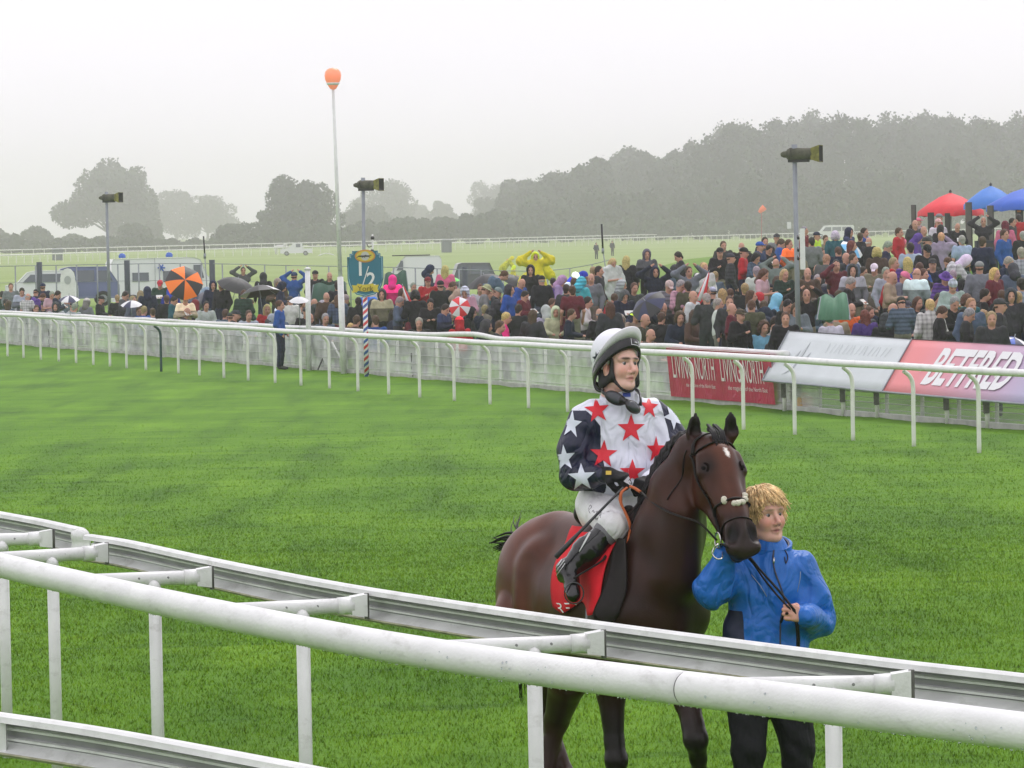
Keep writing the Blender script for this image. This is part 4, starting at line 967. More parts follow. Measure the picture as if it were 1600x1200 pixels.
for cx, cy, r, ro, sx, sh in ((933, 641, 21, .08, .98, -.05), (986, 670, 23.5, 0, .95, 0), (1014, 636, 19, -.10, .80, -.1), (943, 710, 23, -.04, .98, .02), (1025, 703, 22, .0, .70, .0), (988, 738, 21, .0, 1, .0), (905, 624, 12, .6, 1.1, .6)):
    vf = stick(silkbvh, starpoly(r, ro), cx, cy, sx=sx, shear=sh)
    if vf[1]: part('red_star', vf, SILKR, silks, True)
for cx, cy, r, ro, sx, sh in ((893, 663, 23, -.12, .72, .0), (882, 716, 22, .10, .80, 0), (909, 746, 22.5, .06, 1, 0), (1052, 652, 21, .3, .75, -.3)):
    vf = stick(silkbvh, starpoly(r, ro), cx, cy, sx=sx, shear=sh)
    if vf[1]: part('white_star', vf, SILKS, silks, True)
part('zip_seam', tube([v for v in stick(silkbvh, ([(0, -y) for y in range(0, 92, 6)], [(i, i+1, i+1) for i in range(15)]), 982, 668, .001)[0]], .0022, 5), SILKW, silks, True)
vf = stick(silkbvh, ([(-6, -3), (6, -3), (6, 3), (-6, 3)], [(0, 1, 2, 3)]), 979, 617, .004); part('collar_badge', vf, mat('blue_print', (.05, .09, .40), .6), silks)
part('collar', band_loft(TF, JH(-.040, 0, -.185), .073, .073, .042, .010, -.004, tilt=.012), SILKW, silks, 60)
# breeches
br = [ell(PE+np.array([.012, 0, 0]), (.13, .145, .11), R=TR), ell(q(955, 772, 18.47), (.135, .155, .07), R=TR), cap(q(936, 798, 18.42), KR, .103, .080, k=.05), cap(q(975, 798, 18.55), KL, .10, .078, k=.05), cap(q(926, 785, 18.5), q(930, 812, 18.45), .055, .05, k=.05),
      cap(q(905, 830, 18.10), q(960, 800, 18.05), .006, .010, k=.03, sub=True), cap(q(975, 775, 18.25), q(960, 800, 18.2), .008, k=.03, sub=True)]
brv, brf = sdf_mesh(br, .009, .04, disp=wrinkle(.004, (30, 23, 13), 2.0)); breeches = part('breeches', (relax(brv, brf, 1, .3), brf), mat('white_breeches', (.72, .72, .73), .62, .3, var=.05, vscale=10, bump=.15, bscale=60, wr=.5, wrs=7), jockey, True)
bb_ = bvh_of((brv, brf))
# the signature-like print down the thigh: short dark pen strokes
for pts in (((919, 796), (921, 791), (923, 789), (924, 793), (920, 797), (922, 802)), ((925, 800), (927, 797), (928, 801), (930, 799)), ((931, 803), (933, 798), (934, 804), (936, 801)), ((936, 806), (939, 799), (938, 809)), ((928, 809), (931, 807), (930, 811), (934, 810))):
    pp = [bb_.ray_cast(Vector((0, 0, CZ))+ray(x, y).normalized()*10, ray(x, y).normalized())[0] for x, y in pts]; pp = [p for p in pp if p]
    if len(pp) > 2: part('thigh_print', tube(smoothpath([p+Vector((0, -.002, 0)) for p in pp], 3), .0014, 4), mat('ink', (.05, .05, .06), .7), breeches)
# boots
BLKM = mat('dark_metal', (.08, .08, .085), .4, metal=.6)
BOOT = mat('patent_boot', (.005, .005, .006), .2, .5, bump=.3, bscale=16, coat=.25)
for (k_, a_, t_, nm) in ((KR, AR, q(897, 930, 17.90), 0), (KL, AL, q(1050, 940, 18.40), 1)):
    dv = (a_-k_)/np.linalg.norm(a_-k_)
    v, f = sdf_mesh([cap(k_+dv*.06, k_+dv*.17, .060, .068, k=.03), cap(k_+dv*.17, a_, .066, .046, k=.03), cap(a_+dv*-.01, t_, .045, .034, k=.03), cap(a_-dv*.02+np.array([-.02, .03, 0]), a_+np.array([-.01, .02, -.02]), .044, .036, k=.03)], .008, .03, disp=wrinkle(.004, (50, 40, 20), 1.0))
    bt = part('boot', (v, f), BOOT, jockey, True)
    part('boot_lining', sdf_mesh([cap(k_+dv*.045, k_+dv*.075, .066, .060)], .01, .02), mat('grey_lining', (.16, .16, .17), .7), bt, True)
    if nm == 0:
        bb2 = bvh_of((v, f))
        for x0, y0, x1, y1 in ((869, 887, 880, 871), (869, 893, 882, 875), (868, 882, 878, 868), (870, 899, 883, 880), (905, 862, 922, 832)):
            pp = []
            for t in np.linspace(0, 1, 7):
                rr_ = ray(x0+(x1-x0)*t, y0+(y1-y0)*t).normalized(); h_ = bb2.ray_cast(Vector((0, 0, CZ))+rr_*10, rr_)
                if h_[0]: pp.append(h_[0]+Vector((0, -.002, 0)))
            if len(pp) > 2: part('white_flash', tube(pp, .006 if y0 < 870 else .0038, 5, ell=.4), mat('boot_white', (.7, .7, .7), .3), bt, True)
    c = Vector(t_)-Vector((0, 0, 0)); part('stirrup', tube([c+Vector((.045*math.cos(a), .0, -.01+.05*math.sin(a)+.02)) for a in np.linspace(0, 2*math.pi, 20)], .004, 6, False), BLKM, sad, True)
    part('stirrup_leather', tube(smoothpath([c+Vector((0, 0, .08)), (c+Vector(k_))/2+Vector((.06, .02, .02)), Vector(H(0, -.20 if nm == 0 else .2, 1.36))], 5), .010, 6, ell=.4), LEA, sad, True)
# gloves
GLV = mat('black_glove', (.008, .008, .009), .6, .2, bump=.1, bscale=60)
gv = sdf_mesh(hR+[cap(WR-(WR-ER)*.16, WR, .036, .034, k=.02)], .0036, .008, infl=.0035); gl = part('glove', gv, GLV, jockey, True)
gv2 = sdf_mesh(hL+[cap(WL-(WL-EL)*.16, WL, .036, .034, k=.02)], .0036, .008, infl=.0035); gl2 = part('glove', gv2, GLV, jockey, True)
gb = bvh_of(gv); gb2 = bvh_of(gv2)
GWH = mat('glove_white', (.72, .72, .76), .5)
def grid_poly(pts, n=8):
    a, b, c, d = [np.array(p, float) for p in pts]; V = []; Fc = []
    for i in range(n+1):
        for j in range(n+1): u, v = i/n, j/n; V.append(tuple((a*(1-u)+b*u)*(1-v)+(d*(1-u)+c*u)*v))
    for i in range(n):
        for j in range(n): Fc.append((i*(n+1)+j, (i+1)*(n+1)+j, (i+1)*(n+1)+j+1, i*(n+1)+j+1))
    return V, Fc
for bvh_, cx, cy, quad, par in ((gb, 983, 748, ((-9, -4), (4, -12), (13, -8), (6, 12)), gl), (gb2, 1014, 752, ((-8, -9), (2, -12), (8, 2), (0, 12)), gl2)):
    vf = stick(bvh_, grid_poly(quad), cx, cy, .002, maxd=.06)
    if vf[1]: part('white_panel', vf, GWH, par, True)
vf = stick(bvh_of(gv), (lambda v: v)(grid_poly(((-4.2, -3), (4.2, -3), (4.2, 3), (-4.2, 3)), 3)), 951, 739, .003)
if vf[1]: part('gold_badge', vf, mat('gold_print', (.55, .38, .04), .5), gl, True)
# helmet with white silk cover
HFm = Frame(JH(-.012, 0, .035), math.radians(38), math.radians(13), math.radians(-3), 1.03)
def hclip(lim, sgn_=1):
    def f(X):
        a, b, c = HFm.loc(X); return sgn_*(lim-(c-.62*a))
    return f
hv2, hf2 = sdf_mesh([ell(HFm(-.01, 0, .02), np.array((.128, .106, .118))*1.03, R=HFm.R)], .005, .01, clip=hclip(-.040))
a_, l_, u_ = HFm.loc(hv2); hcol = np.tile(np.array((.78, .79, .86)), (len(hv2), 1)); lev = a_; 
navy = np.array((.010, .013, .045)); ring1 = (np.abs(u_-.62*a_-.018) < .0065); hcol[ring1] = navy
helmet = part('helmet_silk', (hv2, hf2), mat('helmet_silk', (1, 1, 1), .5, bump=.12, bscale=30, attr='Col'), jockey, True, cols=hcol)
hb_ = bvh_of((hv2, hf2)); vf = stick(hb_, starpoly(11, .1), 932, 560, .002, sx=.6)
if vf[1]: part('navy_star', vf, SILKN, helmet, True)
# black rim band
def rimpt(a, r=1.0, up=0.0, out=0.0):
    "point on the helmet's rim plane at angle a (0 = front, + = wearer's left)"
    f_, l_ = math.cos(a)*(.128*r+out), math.sin(a)*(.106*r+out); return HFm(-.01+f_, l_, .62*(-.01+f_)-.040+up)
bandV = []; bandF = []; nA = 48
for i in range(nA+1):
    a = -math.pi+2*math.pi*i/nA
    for r, up in ((1.0, .034), (1.035, .030), (1.035, -.004), (1.02, -.012), (.93, -.012), (.90, .0)): bandV.append(rimpt(a, r, up))
for i in range(nA):
    for j in range(5): bandF.append((i*6+j, (i+1)*6+j, (i+1)*6+j+1, i*6+j+1))
BLKG = mat('black_gloss', (.010, .010, .011), .25, .5)
band = part('helmet_band', (bandV, bandF), BLKG, helmet, True)
# turned-up peak
pkV = []; pkF = []; nA = 36
for i in range(nA+1):
    a = math.radians(-128+256*i/nA); w_ = .060*max(0, math.cos((a-.25)*.72))**1.7+.006
    b0 = rimpt(a, 1.0, .034); dirn = HFm.f*(math.cos(a)*.50-.28)+HFm.l*math.sin(a)*.45+HFm.u*.78
    p1 = b0+dirn*w_*.6+HFm.u*.006; p2 = b0+dirn*w_; th_ = HFm.u*.0045-HFm.f*.002
    for p in (b0, p1, p2, p2+th_, p1+th_*1.2, b0+th_*1.5): pkV.append(p)
for i in range(nA):
    for j in range(6): pkF.append((i*6+j, (i+1)*6+j, (i+1)*6+(j+1) % 6, i*6+(j+1) % 6))
part('peak', (pkV, pkF), mat('peak_silk', (.74, .73, .78), .6, bump=.1, bscale=40), helmet, True)
# front plate outline and lettering on the band
for (a0, u0, a1, u1) in ((-.05, .026, -.05, -.003), (-.05, -.003, .46, -.003), (.46, -.003, .46, .026)):
    part('white_outline', tube([rimpt(a0+(a1-a0)*t, 1.05, u0+(u1-u0)*t) for t in np.linspace(0, 1, 7)], .0016, 4), GWH, band)
part('lettering', tube([rimpt(.14+.16*t, 1.05, .010) for t in np.linspace(0, 1, 5)], .0030, 4), GWH, band)
# ear harness and chin strap
for s in (-1, 1):
    part('harness_flap', sdf_mesh([cap(JH(.030, s*.070, .02), JH(.030, s*.070, -.055), .013, .016, flat=(JH.l, .5)), cap(JH(.022, s*.068, -.06), JH(-.030, s*.076, -.085), .020, .024, flat=(JH.l, .5)), cap(JH(-.03, s*.078, -.08), JH(-.052, s*.078, .01), .022, .016, flat=(JH.l, .5)), cap(JH(.030, s*.062, -.07), JH(.050, s*.045, -.10), .012, .010, flat=(JH.l, .5))]+([cap(JH(.015, .088, .01), JH(.012, .090, -.085), .020, .024, flat=(JH.l, .6))] if s > 0 else []), .005, .02), mat('harness_black', (.012, .012, .012), .6), helmet, True)
part('chin_strap', tube(smoothpath([JH(.035, -.062, -.07), JH(.06, -.040, -.112), JH(.066, 0, -.128), JH(.06, .040, -.112), JH(.035, .062, -.07)], 6), .0065, 8), mat('harness_black', (0, 0, 0)), helmet, True)
hb2 = []
for j in range(60):
    a = random.uniform(-.5, .5); p0 = JH(.06+random.uniform(0, .02), a*.10, .085); hb2.append(([p0, JH(.088, a*.105, .062)], .003, .001))
# goggles hanging at the collar
gc = silkbvh.ray_cast(Vector((0, 0, CZ))+ray(975, 632).normalized()*10, ray(975, 632).normalized())[0]; gZ = gc.y
def gq(x, y, dz): return q(x, y, gZ+dz)
gog = thing('goggles', 'dark racing goggles hanging round the jockey neck on the white silks', 'goggles', tuple(gc))
L1, L2 = gq(961, 622, -.045), gq(989, 636, -.055)
R1 = Frame((0, 0, 0), math.radians(0), math.radians(10), math.radians(-28)).R; R2 = Frame((0, 0, 0), math.radians(48), math.radians(10), math.radians(-20)).R
GF = mat('goggle_frame', (.012, .012, .013), .35)
part('frame', sdf_mesh([ell(L1, (.013, .054, .032), R=R1), ell(L2, (.013, .054, .032), R=R2), cap(gq(972, 625, -.055), gq(979, 628, -.06), .014)], .004, .012), GF, gog, True)
LENS = mat('dark_lens', (.035, .04, .05), .22, .5, coat=.2)
for c_, R_ in ((L1, R1), (L2, R2)): part('lens', sdf_mesh([ell(c_+R_[:, 0]*.005, (.0115, .045, .026), R=R_)], .0035, .003), LENS, gog, True)
part('strap', tube(smoothpath([gq(948, 617, -.015), gq(941, 611, .03), gq(950, 604, .12), gq(975, 602, .17), gq(996, 610, .10), gq(1001, 624, -.01), gq(1000, 634, -.02)], 5), .006, 6, ell=1.6), GF, gog, True)
# whip and reins
wh = single('whip', tube([q(974, 762, 18.02), q(950, 786, 17.98), q(905, 832, 17.95), q(892, 846, 17.95), q(868, 871, 17.95)], [.0065, .006, .0075, .012, .013], 10), mat('whip_grey', (.035, .035, .04), .5, bump=.2, bscale=200), 'dark riding whip held low in the jockey right glove', 'whip', smooth=True)
rein = thing('reins', 'reins running from the bit to the jockey hands with orange rubber grips', 'reins', tuple(q(1000, 770, 18.0)))
bitp = K(.475, -.072, -.075)
part('rein', tube(smoothpath([q(1000, 768, 17.98), q(1030, 792, 17.80), q(1060, 806, 17.66), q(1092, 817, 17.56), bitp], 6), .0085, 6, ell=.55), LEA, rein, True)
part('rein', tube(smoothpath([q(1004, 762, 18.1), q(1060, 770, 18.35), q(1120, 790, 18.0), K(.475, .072, -.075)], 6), .0085, 6, ell=.55), LEA, rein, True)
ORG = mat('orange_rubber', (.50, .12, .035), .7, bump=.4, bscale=200)
part('rubber_grip', tube(smoothpath([q(984, 760, 18.0), q(992, 763, 17.99), q(1001, 769, 17.97)], 4), .0105, 8, ell=.7), ORG, rein, True)
part('rubber_grip', tube(smoothpath([q(980, 762, 18.02), q(971, 770, 18.0), q(970, 785, 17.99), q(978, 803, 17.98), q(984, 820, 17.97), q(982, 842, 17.97), q(974, 865, 17.97), q(967, 887, 17.98)], 5), .0095, 8, ell=.6), ORG, rein, True)
part('rein', tube(smoothpath([q(967, 887, 17.98), q(962, 905, 17.98), q(953, 930, 17.98), q(944, 948, 18.0)], 4), .0075, 6, ell=.6), LEA, rein, True)

# ------------------------------------------------------------------ the woman leading the horse
WZ = 17.80
WH = Frame(q(1194, 806, WZ), math.radians(31), math.radians(5), math.radians(2), 1.04)
def w(x, y, dz=0): return q(x, y, WZ+dz)
ws = dict(SR=w(1158, 885, .0), ER=w(1113, 922, -.18), WR=w(1132, 874, -.24), SL=w(1248, 888, .02), EL=w(1276, 968, .02), WL=w(1256, 964, -.24))
hipL, kneeL, ankL = w(1168, 1060, 0), w(1169, 1168, -.06), w(1168, 1290, .02)
hipR, kneeR, ankR = w(1222, 1060, .02), w(1246, 1160, .02), w(1250, 1290, .06)
WF = Frame(w(1200, 950), math.radians(12)); WR_ = WF.R
wb = [ell(w(1203, 920), (.10, .15, .17), R=WR_), ell(w(1200, 1000), (.11, .15, .16), R=WR_), ell(w(1196, 1055), (.12, .17, .11), R=WR_), cap(ws['SR'], ws['SL'], .05), cap(ws['SR'], ws['ER'], .045, .038), cap(ws['ER'], ws['WR'], .038, .026), cap(ws['SL'], ws['EL'], .045, .038), cap(ws['EL'], ws['WL'], .038, .026),
      cap(hipL, kneeL, .085, .055), cap(kneeL, ankL, .05, .035), cap(hipR, kneeR, .085, .055), cap(kneeR, ankR, .05, .035), cap(w(1204, 880), w(1200, 850), .07, .06)]
wbm = sdf_mesh(wb, .014, .04); whd = sdf_mesh(head_prims(WH, 1.1, 1.12), .0033, .024); whd = (relax(*whd, 1, .35), whd[1])
whR = hand_prims(ws['WR'], w(1146, 860, -.24)-ws['WR'], np.array([1, .3, -.2]), np.array([0, -1, .4]), (40, 50, 30), .95)
whL = hand_prims(ws['WL'], w(1238, 957, -.30)-ws['WL'], np.array([.15, .9, -.3]), np.array([.25, -.2, 1]), (66, 88, 45), 1.0, (.7, .7, .7))
whm = sdf_mesh(whR, .0034, .008); whm2 = sdf_mesh(whL, .0034, .008)
wv_, wf_ = joinq(wbm, whd, whm, whm2); wc = np.tile(np.array((.64, .35, .27)), (len(wv_), 1)); n0 = len(wbm[0]); wc[n0:n0+len(whd[0])] = face_cols(whd[0], WH, (.68, .39, .31), (.42, .13, .13), (.30, .20, .12), .65)
wc[n0+len(whd[0]):] = (.64, .34, .26)
woman = single('person', (wv_, wf_), SKIN, 'woman with short blonde hair in a bright blue waterproof jacket leading the horse', 'person', base=Vector((w(1205, 1290)[0], WZ, 0)), smooth=True, cols=wc)
eyes(WH, woman, (.12, .13, .12), .15)
BLJ = mat('blue_waterproof', (.013, .135, .50), .42, .35, var=.10, vscale=6, bump=.15, bscale=30, wr=.95, wrs=5.5); NVY = mat('navy_panel', (.008, .014, .045), .5, .4, bump=.2, bscale=18)
jk = [ell(w(1204, 922), (.150, .205, .20), R=WR_), ell(w(1197, 985), (.165, .205, .19), R=WR_), ell(w(1192, 1015), (.165, .215, .10), R=WR_), cap(ws['SR']+np.array([0, 0, -.015]), ws['SL']+np.array([0, 0, -.01]), .080), cap(w(1205, 888), w(1202, 858), .115, .085, k=.05),
      cap(ws['SR'], ws['ER'], .088, .084, k=.05), cap(ws['ER'], ws['WR'], .084, .058, k=.04), cap(ws['WR'], ws['WR']+np.array([.01, -.01, .03]), .050, .046, k=.02),
      cap(ws['SL'], w(1270, 935, .02), .080, .080, k=.05), cap(w(1270, 935, .02), ws['EL'], .080, .084, k=.05), cap(ws['EL'], ws['WL'], .080, .056, k=.04), cap(ws['WL'], ws['WL']+(ws['WL']-ws['EL'])*.05, .046, .042, k=.02)]
jf_ = [cap(w(1270, 945, -.11), w(1288, 955, -.05), .008, .006, k=.03, sub=True), cap(w(1262, 918, -.10), w(1262, 945, -.10), .010, .006, k=.035, sub=True), cap(w(1170, 900, -.18), w(1195, 940, -.18), .006, .004, k=.03, sub=True),
       cap(w(1130, 940, -.20), w(1165, 990, -.17), .016, .006, k=.04, sub=True), cap(w(1105, 905, -.34), w(1125, 915, -.34), .010, .006, k=.03, sub=True), cap(w(1190, 1005, -.18), w(1215, 970, -.18), .008, .004, k=.035, sub=True),
       cap(w(1115, 930, -.33), w(1135, 905, -.34), .010, .006, k=.03, sub=True), cap(w(1240, 985, -.18), w(1232, 1010, -.18), .008, k=.035, sub=True), cap(w(1150, 960, -.16), w(1180, 950, -.17), .006, .004, k=.03, sub=True)]
inside = [cap(WH(-.035, 0, -.08), w(1202, 872), .068, .062, k=.012, sub=True)]
kv, kf = sdf_mesh(jk+jf_+inside, .0085, .035, disp=wrinkle(.0075, (24, 17, 12), 1.2)); kv = relax(kv, kf, 1, .3)
def gpanel(V):
    fL, lL, uL = WF.loc(V); return np.maximum.reduce([lL+.15, uL-.0, .105-segd(V, ws['ER'], ws['WR']), .115-segd(V, ws['SR'], ws['ER'])])
(pv_, pf_), (bv_, bf_) = facesplit(kv, kf, gpanel)
jacket = part('jacket', (bv_, bf_), BLJ, woman, True); part('side_panel', (pv_, pf_), NVY, jacket, True)
kb = bvh_of((kv, kf))
def onjacket(pts, off=.004):
    o = []
    for x, y in pts:
        r = ray(x, y).normalized(); h_ = kb.ray_cast(Vector((0, 0, CZ))+r*10, r)
        if h_[0]: o.append(h_[0]-r*off)
    return o
part('zip', tube(smoothpath(onjacket([(1209, 860), (1208, 875), (1211, 893), (1219, 915), (1225, 935), (1225, 948), (1220, 967), (1219, 990), (1219, 1015)], .002), 3), .0042, 6), mat('zip_dark', (.03, .035, .06), .4), jacket, True)
part('zip_pull', tube(onjacket([(1209, 872), (1209, 880)], .008), .005, 6), MET, jacket, True)
for a in (((1174, 898), (1188, 915), (1198, 932)), ((1246, 925), (1250, 905), (1251, 893))): part('reflective_piping', tube(onjacket(a, .001), .0018, 4), mat('piping_grey', (.30, .34, .40), .5), jacket, True)
part('collar', band_loft(WF, w(1203, 872), .092, .098, .075, .012, .008, .16, 2*math.pi-.06, tilt=.022, rise=.010), BLJ, jacket, 60)
part('collar_lining', band_loft(WF, w(1203, 871), .078, .084, .070, .008, .010, .20, 2*math.pi-.10, tilt=.022, rise=.010), NVY, jacket, 60)
part('toggle_cord', tube(smoothpath(onjacket([(1227, 860), (1231, 870), (1228, 880), (1226, 870)], .006), 4), .003, 6), NVY, jacket, True)
part('cuff', tube([ws['WL']-(ws['WL']-ws['EL'])*.08, ws['WL']+(ws['WL']-ws['EL'])*.02], [.060, .050], 16, True), BLJ, jacket, True)
tr = [ell(w(1196, 1050), (.155, .20, .13), R=WR_), cap(w(1168, 1060), kneeL, .112, .078, k=.04), cap(kneeL, ankL, .076, .062, k=.03), cap(w(1222, 1060, .02), kneeR, .112, .082, k=.04), cap(kneeR, ankR, .078, .064, k=.03),
      cap(w(1222, 1172, -.07), w(1240, 1166, -.07), .012, .006, k=.03, sub=True), cap(w(1150, 1150, -.16), w(1180, 1140, -.16), .008, .004, k=.03, sub=True)]
tv, tf = sdf_mesh(tr, .011, .03, disp=wrinkle(.006, (30, 26, 14), .3)); part('trousers', (tv, tf), mat('black_trousers', (.011, .011, .014), .7, .2, bump=.3, bscale=30, wr=.6, wrs=5), woman, True)
for a in (ankL, ankR): part('shoe', sdf_mesh([cap(a+np.array([0, .02, -.03]), a+np.array([.02, -.17, -.04]), .05, .04)], .012, .02), mat('black_shoe', (.01, .01, .01), .5), woman, True)
hvf = tube([Vector(whL[0]['b'])+Vector((0, 0, 0)), Vector(whL[0]['b'])+Vector((0.001, 0, 0.001))], .001, 4)
# ring on her finger
rk = whL[7]; mid = (rk['a']+rk['b'])/2; dr_ = (rk['b']-rk['a'])/np.linalg.norm(rk['b']-rk['a'])
part('ring', tube([mid-dr_*.0015, mid+dr_*.0015], .0108, 12, True), mat('gold', (.8, .6, .25), .2, metal=1), woman, True)
# her hair: scalp cap plus many locks
BLON = mat('blonde_hair', (.85, .62, .32), .5, .4, var=.35, vscale=45)
DKB = mat('dark_blonde_hair', (.46, .29, .13), .55, .4, var=.3, vscale=45)
def hclip2(X): a, b, c = WH.loc(X); return np.maximum((a-.045)*1.0-(c-.075)*.9, -(c+.075+.0*a))*1.0
scv = sdf_mesh([ell(WH(-.018, 0, .05), np.array((.103, .080, .087))*1.02, R=WH.R), cap(WH(-.08, 0, .0), WH(-.075, 0, -.06), .06, .045)], .006, .03, clip=lambda X: (lambda a, b, c: np.maximum(a-.052-.5*(c-.06), -.085-c))(*WH.loc(X)))
hair = part('hair', scv, DKB, woman, True)
lk = []; lk2 = []
for j in range(2200):
    rj = random.uniform; th = rj(-math.pi, math.pi); ph = math.acos(rj(-.25, 1)); n_ = np.array([math.sin(ph)*math.cos(th), math.sin(ph)*math.sin(th), math.cos(ph)])
    if n_[0] > .75 and n_[2] < .45: continue
    p0 = np.array((-.018, 0, .05))+n_*np.array((.103, .081, .088))
    # comb outwards from the crown, forward over the brow
    t_ = np.array([n_[0]*1.0+.15, n_[1]*1.0+.25, -.55-.35*(1-n_[2])]); t_ = t_-n_*(t_@n_)*.9; t_ /= np.linalg.norm(t_)+1e-6; L_ = rj(.04, .085)
    p1 = p0+t_*L_*.5+n_*rj(.004, .012); t_ = t_+np.array([rj(-.12, .12), rj(-.16, .16), rj(-.1, .1)]); p2 = p0+t_*L_+n_*(rj(-.004, .004)+(.012 if rj(0, 1) < .07 else 0))+np.array([0, 0, -.006])
    if p2[0] > .07 and p2[2] < .035: p2[2] = .035+rj(0, .02)
    (lk if rj(0, 1) < .74 else lk2).append(([WH(*p0), WH(*p1), WH(*p2)], rj(.0024, .0048), .0007))
part('hair_lock', locks(lk, 4), BLON, hair, True); part('hair_lock', locks(lk2, 4), DKB, hair, True)
# lead rein through her hands
ld = thing('lead_rein', 'black lead rein looping from the bit through the woman hands', 'rein', tuple(w(1205, 905, -.3)))
hnd = w(1240, 952, -.31)
part('strand', tube(smoothpath([w(1146, 864, -.26), w(1168, 868, -.25), w(1190, 893, -.25), w(1218, 924, -.27), hnd], 6), .0058, 6), LEA, ld, True)
part('strand', tube(smoothpath([w(1147, 868, -.26), w(1170, 873, -.24), w(1194, 905, -.24), w(1216, 932, -.26), w(1236, 953, -.30)], 6), .0050, 6), LEA, ld, True)
part('strand', tube(smoothpath([w(1230, 958, -.31), w(1225, 962, -.26), w(1220, 972, -.22)], 5), .007, 6), LEA, ld, True)
part('strand', tube(smoothpath([hnd, w(1245, 975, -.27), w(1247, 995, -.24), w(1247, 1016, -.22)], 5), .0090, 6, ell=.7), LEA, ld, True)
part('clip', tube(smoothpath([K(.475, -.07, -.10), q(1122, 850, 17.25), q(1116, 856, 17.25), q(1113, 866, 17.25), q(1120, 873, 17.25), q(1128, 872, 17.25), K(.50, -.04, -.12)], 5), .0040, 6), MET, ld, True)
part('strand', tube(smoothpath([K(.49, -.05, -.10), q(1128, 850, 17.28), w(1144, 862, -.25)], 5), .006, 6), LEA, ld, True)
# ================================================================== things along the crowd fence
def basis(x0, y0, Z): return P(x0, y0, Z)
TEAL = mat('teal_paint', (.012, .150, .225), .35, var=.06, vscale=3); WPR = mat('white_print', (.75, .75, .75), .6); YEL = mat('yellow_paint', (.62, .50, .04), .5, var=.1); GOLDR = mat('gold_ring', (.55, .25, .03), .5)
ax_ = Vector((.997, .08, 0)).normalized(); ayz = Vector((0, 0, 1)); FR = ax_.cross(ayz)   # FR points to the camera? (x cross z = -y)
sb = lineX(573, lambda X: zf2(X)-1.2); SZ = sb.y; ssc = F/SZ
post = thing('distance_sign', 'teal shield shaped distance sign reading one half on a striped red white and blue pole', 'sign', sb)
m = bpy.data.materials.new('candy_stripe'); m.use_nodes = True; n = m.node_tree; N = n.nodes.new; L = n.links.new; b = n.nodes['Principled BSDF']; b.inputs['Roughness'].default_value = .35
tc = N('ShaderNodeTexCoord'); sp = N('ShaderNodeSeparateXYZ'); L(tc.outputs['Object'], sp.inputs[0]); at = N('ShaderNodeMath'); at.operation = 'ARCTAN2'; L(sp.outputs['Y'], at.inputs[0]); L(sp.outputs['X'], at.inputs[1])
d_ = N('ShaderNodeMath'); d_.operation = 'MULTIPLY_ADD'; d_.inputs[1].default_value = 1/6.2832; L(at.outputs[0], d_.inputs[0])
zz = N('ShaderNodeMath'); zz.operation = 'MULTIPLY'; zz.inputs[1].default_value = -3.6; L(sp.outputs['Z'], zz.inputs[0]); L(zz.outputs[0], d_.inputs[2])
fr = N('ShaderNodeMath'); fr.operation = 'FRACT'; L(d_.outputs[0], fr.inputs[0]); rp = N('ShaderNodeValToRGB'); rp.color_ramp.interpolation = 'CONSTANT'; L(fr.outputs[0], rp.inputs[0]); e = rp.color_ramp.elements
e[0].position = 0; e[0].color = (.55, .03, .03, 1); e[1].position = .28; e[1].color = (.75, .75, .75, 1)
x = e.new(.5); x.color = (.02, .09, .35, 1); x = e.new(.78); x.color = (.75, .75, .75, 1); L(rp.outputs[0], b.inputs['Base Color'])
part('striped_pole', tube([sb+Vector((0, 0, -.05)), sb+Vector((0, 0, 1.95))], .058, 18), m, post, True)
sc = 1/ssc
def sg(x, y, dz=0): return P(x, y, SZ-.10+dz)
o = sg(571, 427); up_ = Vector((0, 0, 1)); rt = Vector((1, 0, 0))
def shield(w, h, inset=0):
    pts = [(-.36, .50), (-.36, .44), (-.43, .44), (-.43, .37), (-.5, .37), (-.5, -.12), (-.46, -.26), (-.38, -.38), (-.26, -.47), (0, -.52)]
    pts = pts+[(-a, b_) for a, b_ in reversed(pts[:-1])]; return [(a*w, b_*h) for a, b_ in pts]
def board(root, name, poly, o, mt, th=.03, off=0): return part(name, slab(list(reversed(poly)) if False else poly, Vector(o)+Vector((0, -off, 0)), rt, up_, th), mt, root)
W_, H_ = 56*sc, 70*sc
part('shield', slab([(a, b_) for a, b_ in shield(W_, H_)][::-1], o, rt, up_, -.03), TEAL, post)
ol = shield(W_*.93, H_*.95); part('shield_outline', tube([o+rt*a+up_*b_+Vector((0, -.036, 0)) for a, b_ in ol], .008, 4, False), mat('pale_blue_line', (.35, .55, .65), .5), post)
def stamp(root, name, txt, c, size, mt, sq=1.0, sh=0, off=.036):
    return part(name, place2d(textmesh(txt, size, .002, sh, sq, bold=.018*size if size > .3 else 0), Vector(c)+Vector((0, -off, 0)), rt, up_, (0, -1, 0)), mt, root, False)
stamp(post, 'numeral', '1', sg(563, 421), 31*sc, WPR, 1.0); stamp(post, 'numeral', '2', sg(580, 438), 31*sc, WPR, .95)
part('slash', tube([sg(576, 416, -.045), sg(567, 445, -.045)], .012, 4), WPR, post)
ov = lambda w, h, n=28: [(w*math.cos(a), h*math.sin(a)) for a in np.linspace(0, 2*math.pi, n, endpoint=False)]
oc = sg(570.5, 400); part('oval_rim', slab(ov(16*sc, 10*sc)[::-1], oc, rt, up_, -.045), GOLDR, post); part('oval', slab(ov(13.6*sc, 8*sc)[::-1], oc+Vector((0, -.046, 0)), rt, up_, -.008), YEL, post)
part('oval_centre', slab(ov(6.5*sc, 7*sc)[::-1], oc+Vector((0, -.055, 0)), rt, up_, -.004), mat('pale_grey_print', (.5, .5, .48), .6), post)
dkp = mat('dark_print', (.03, .03, .035), .6); hz_ = []
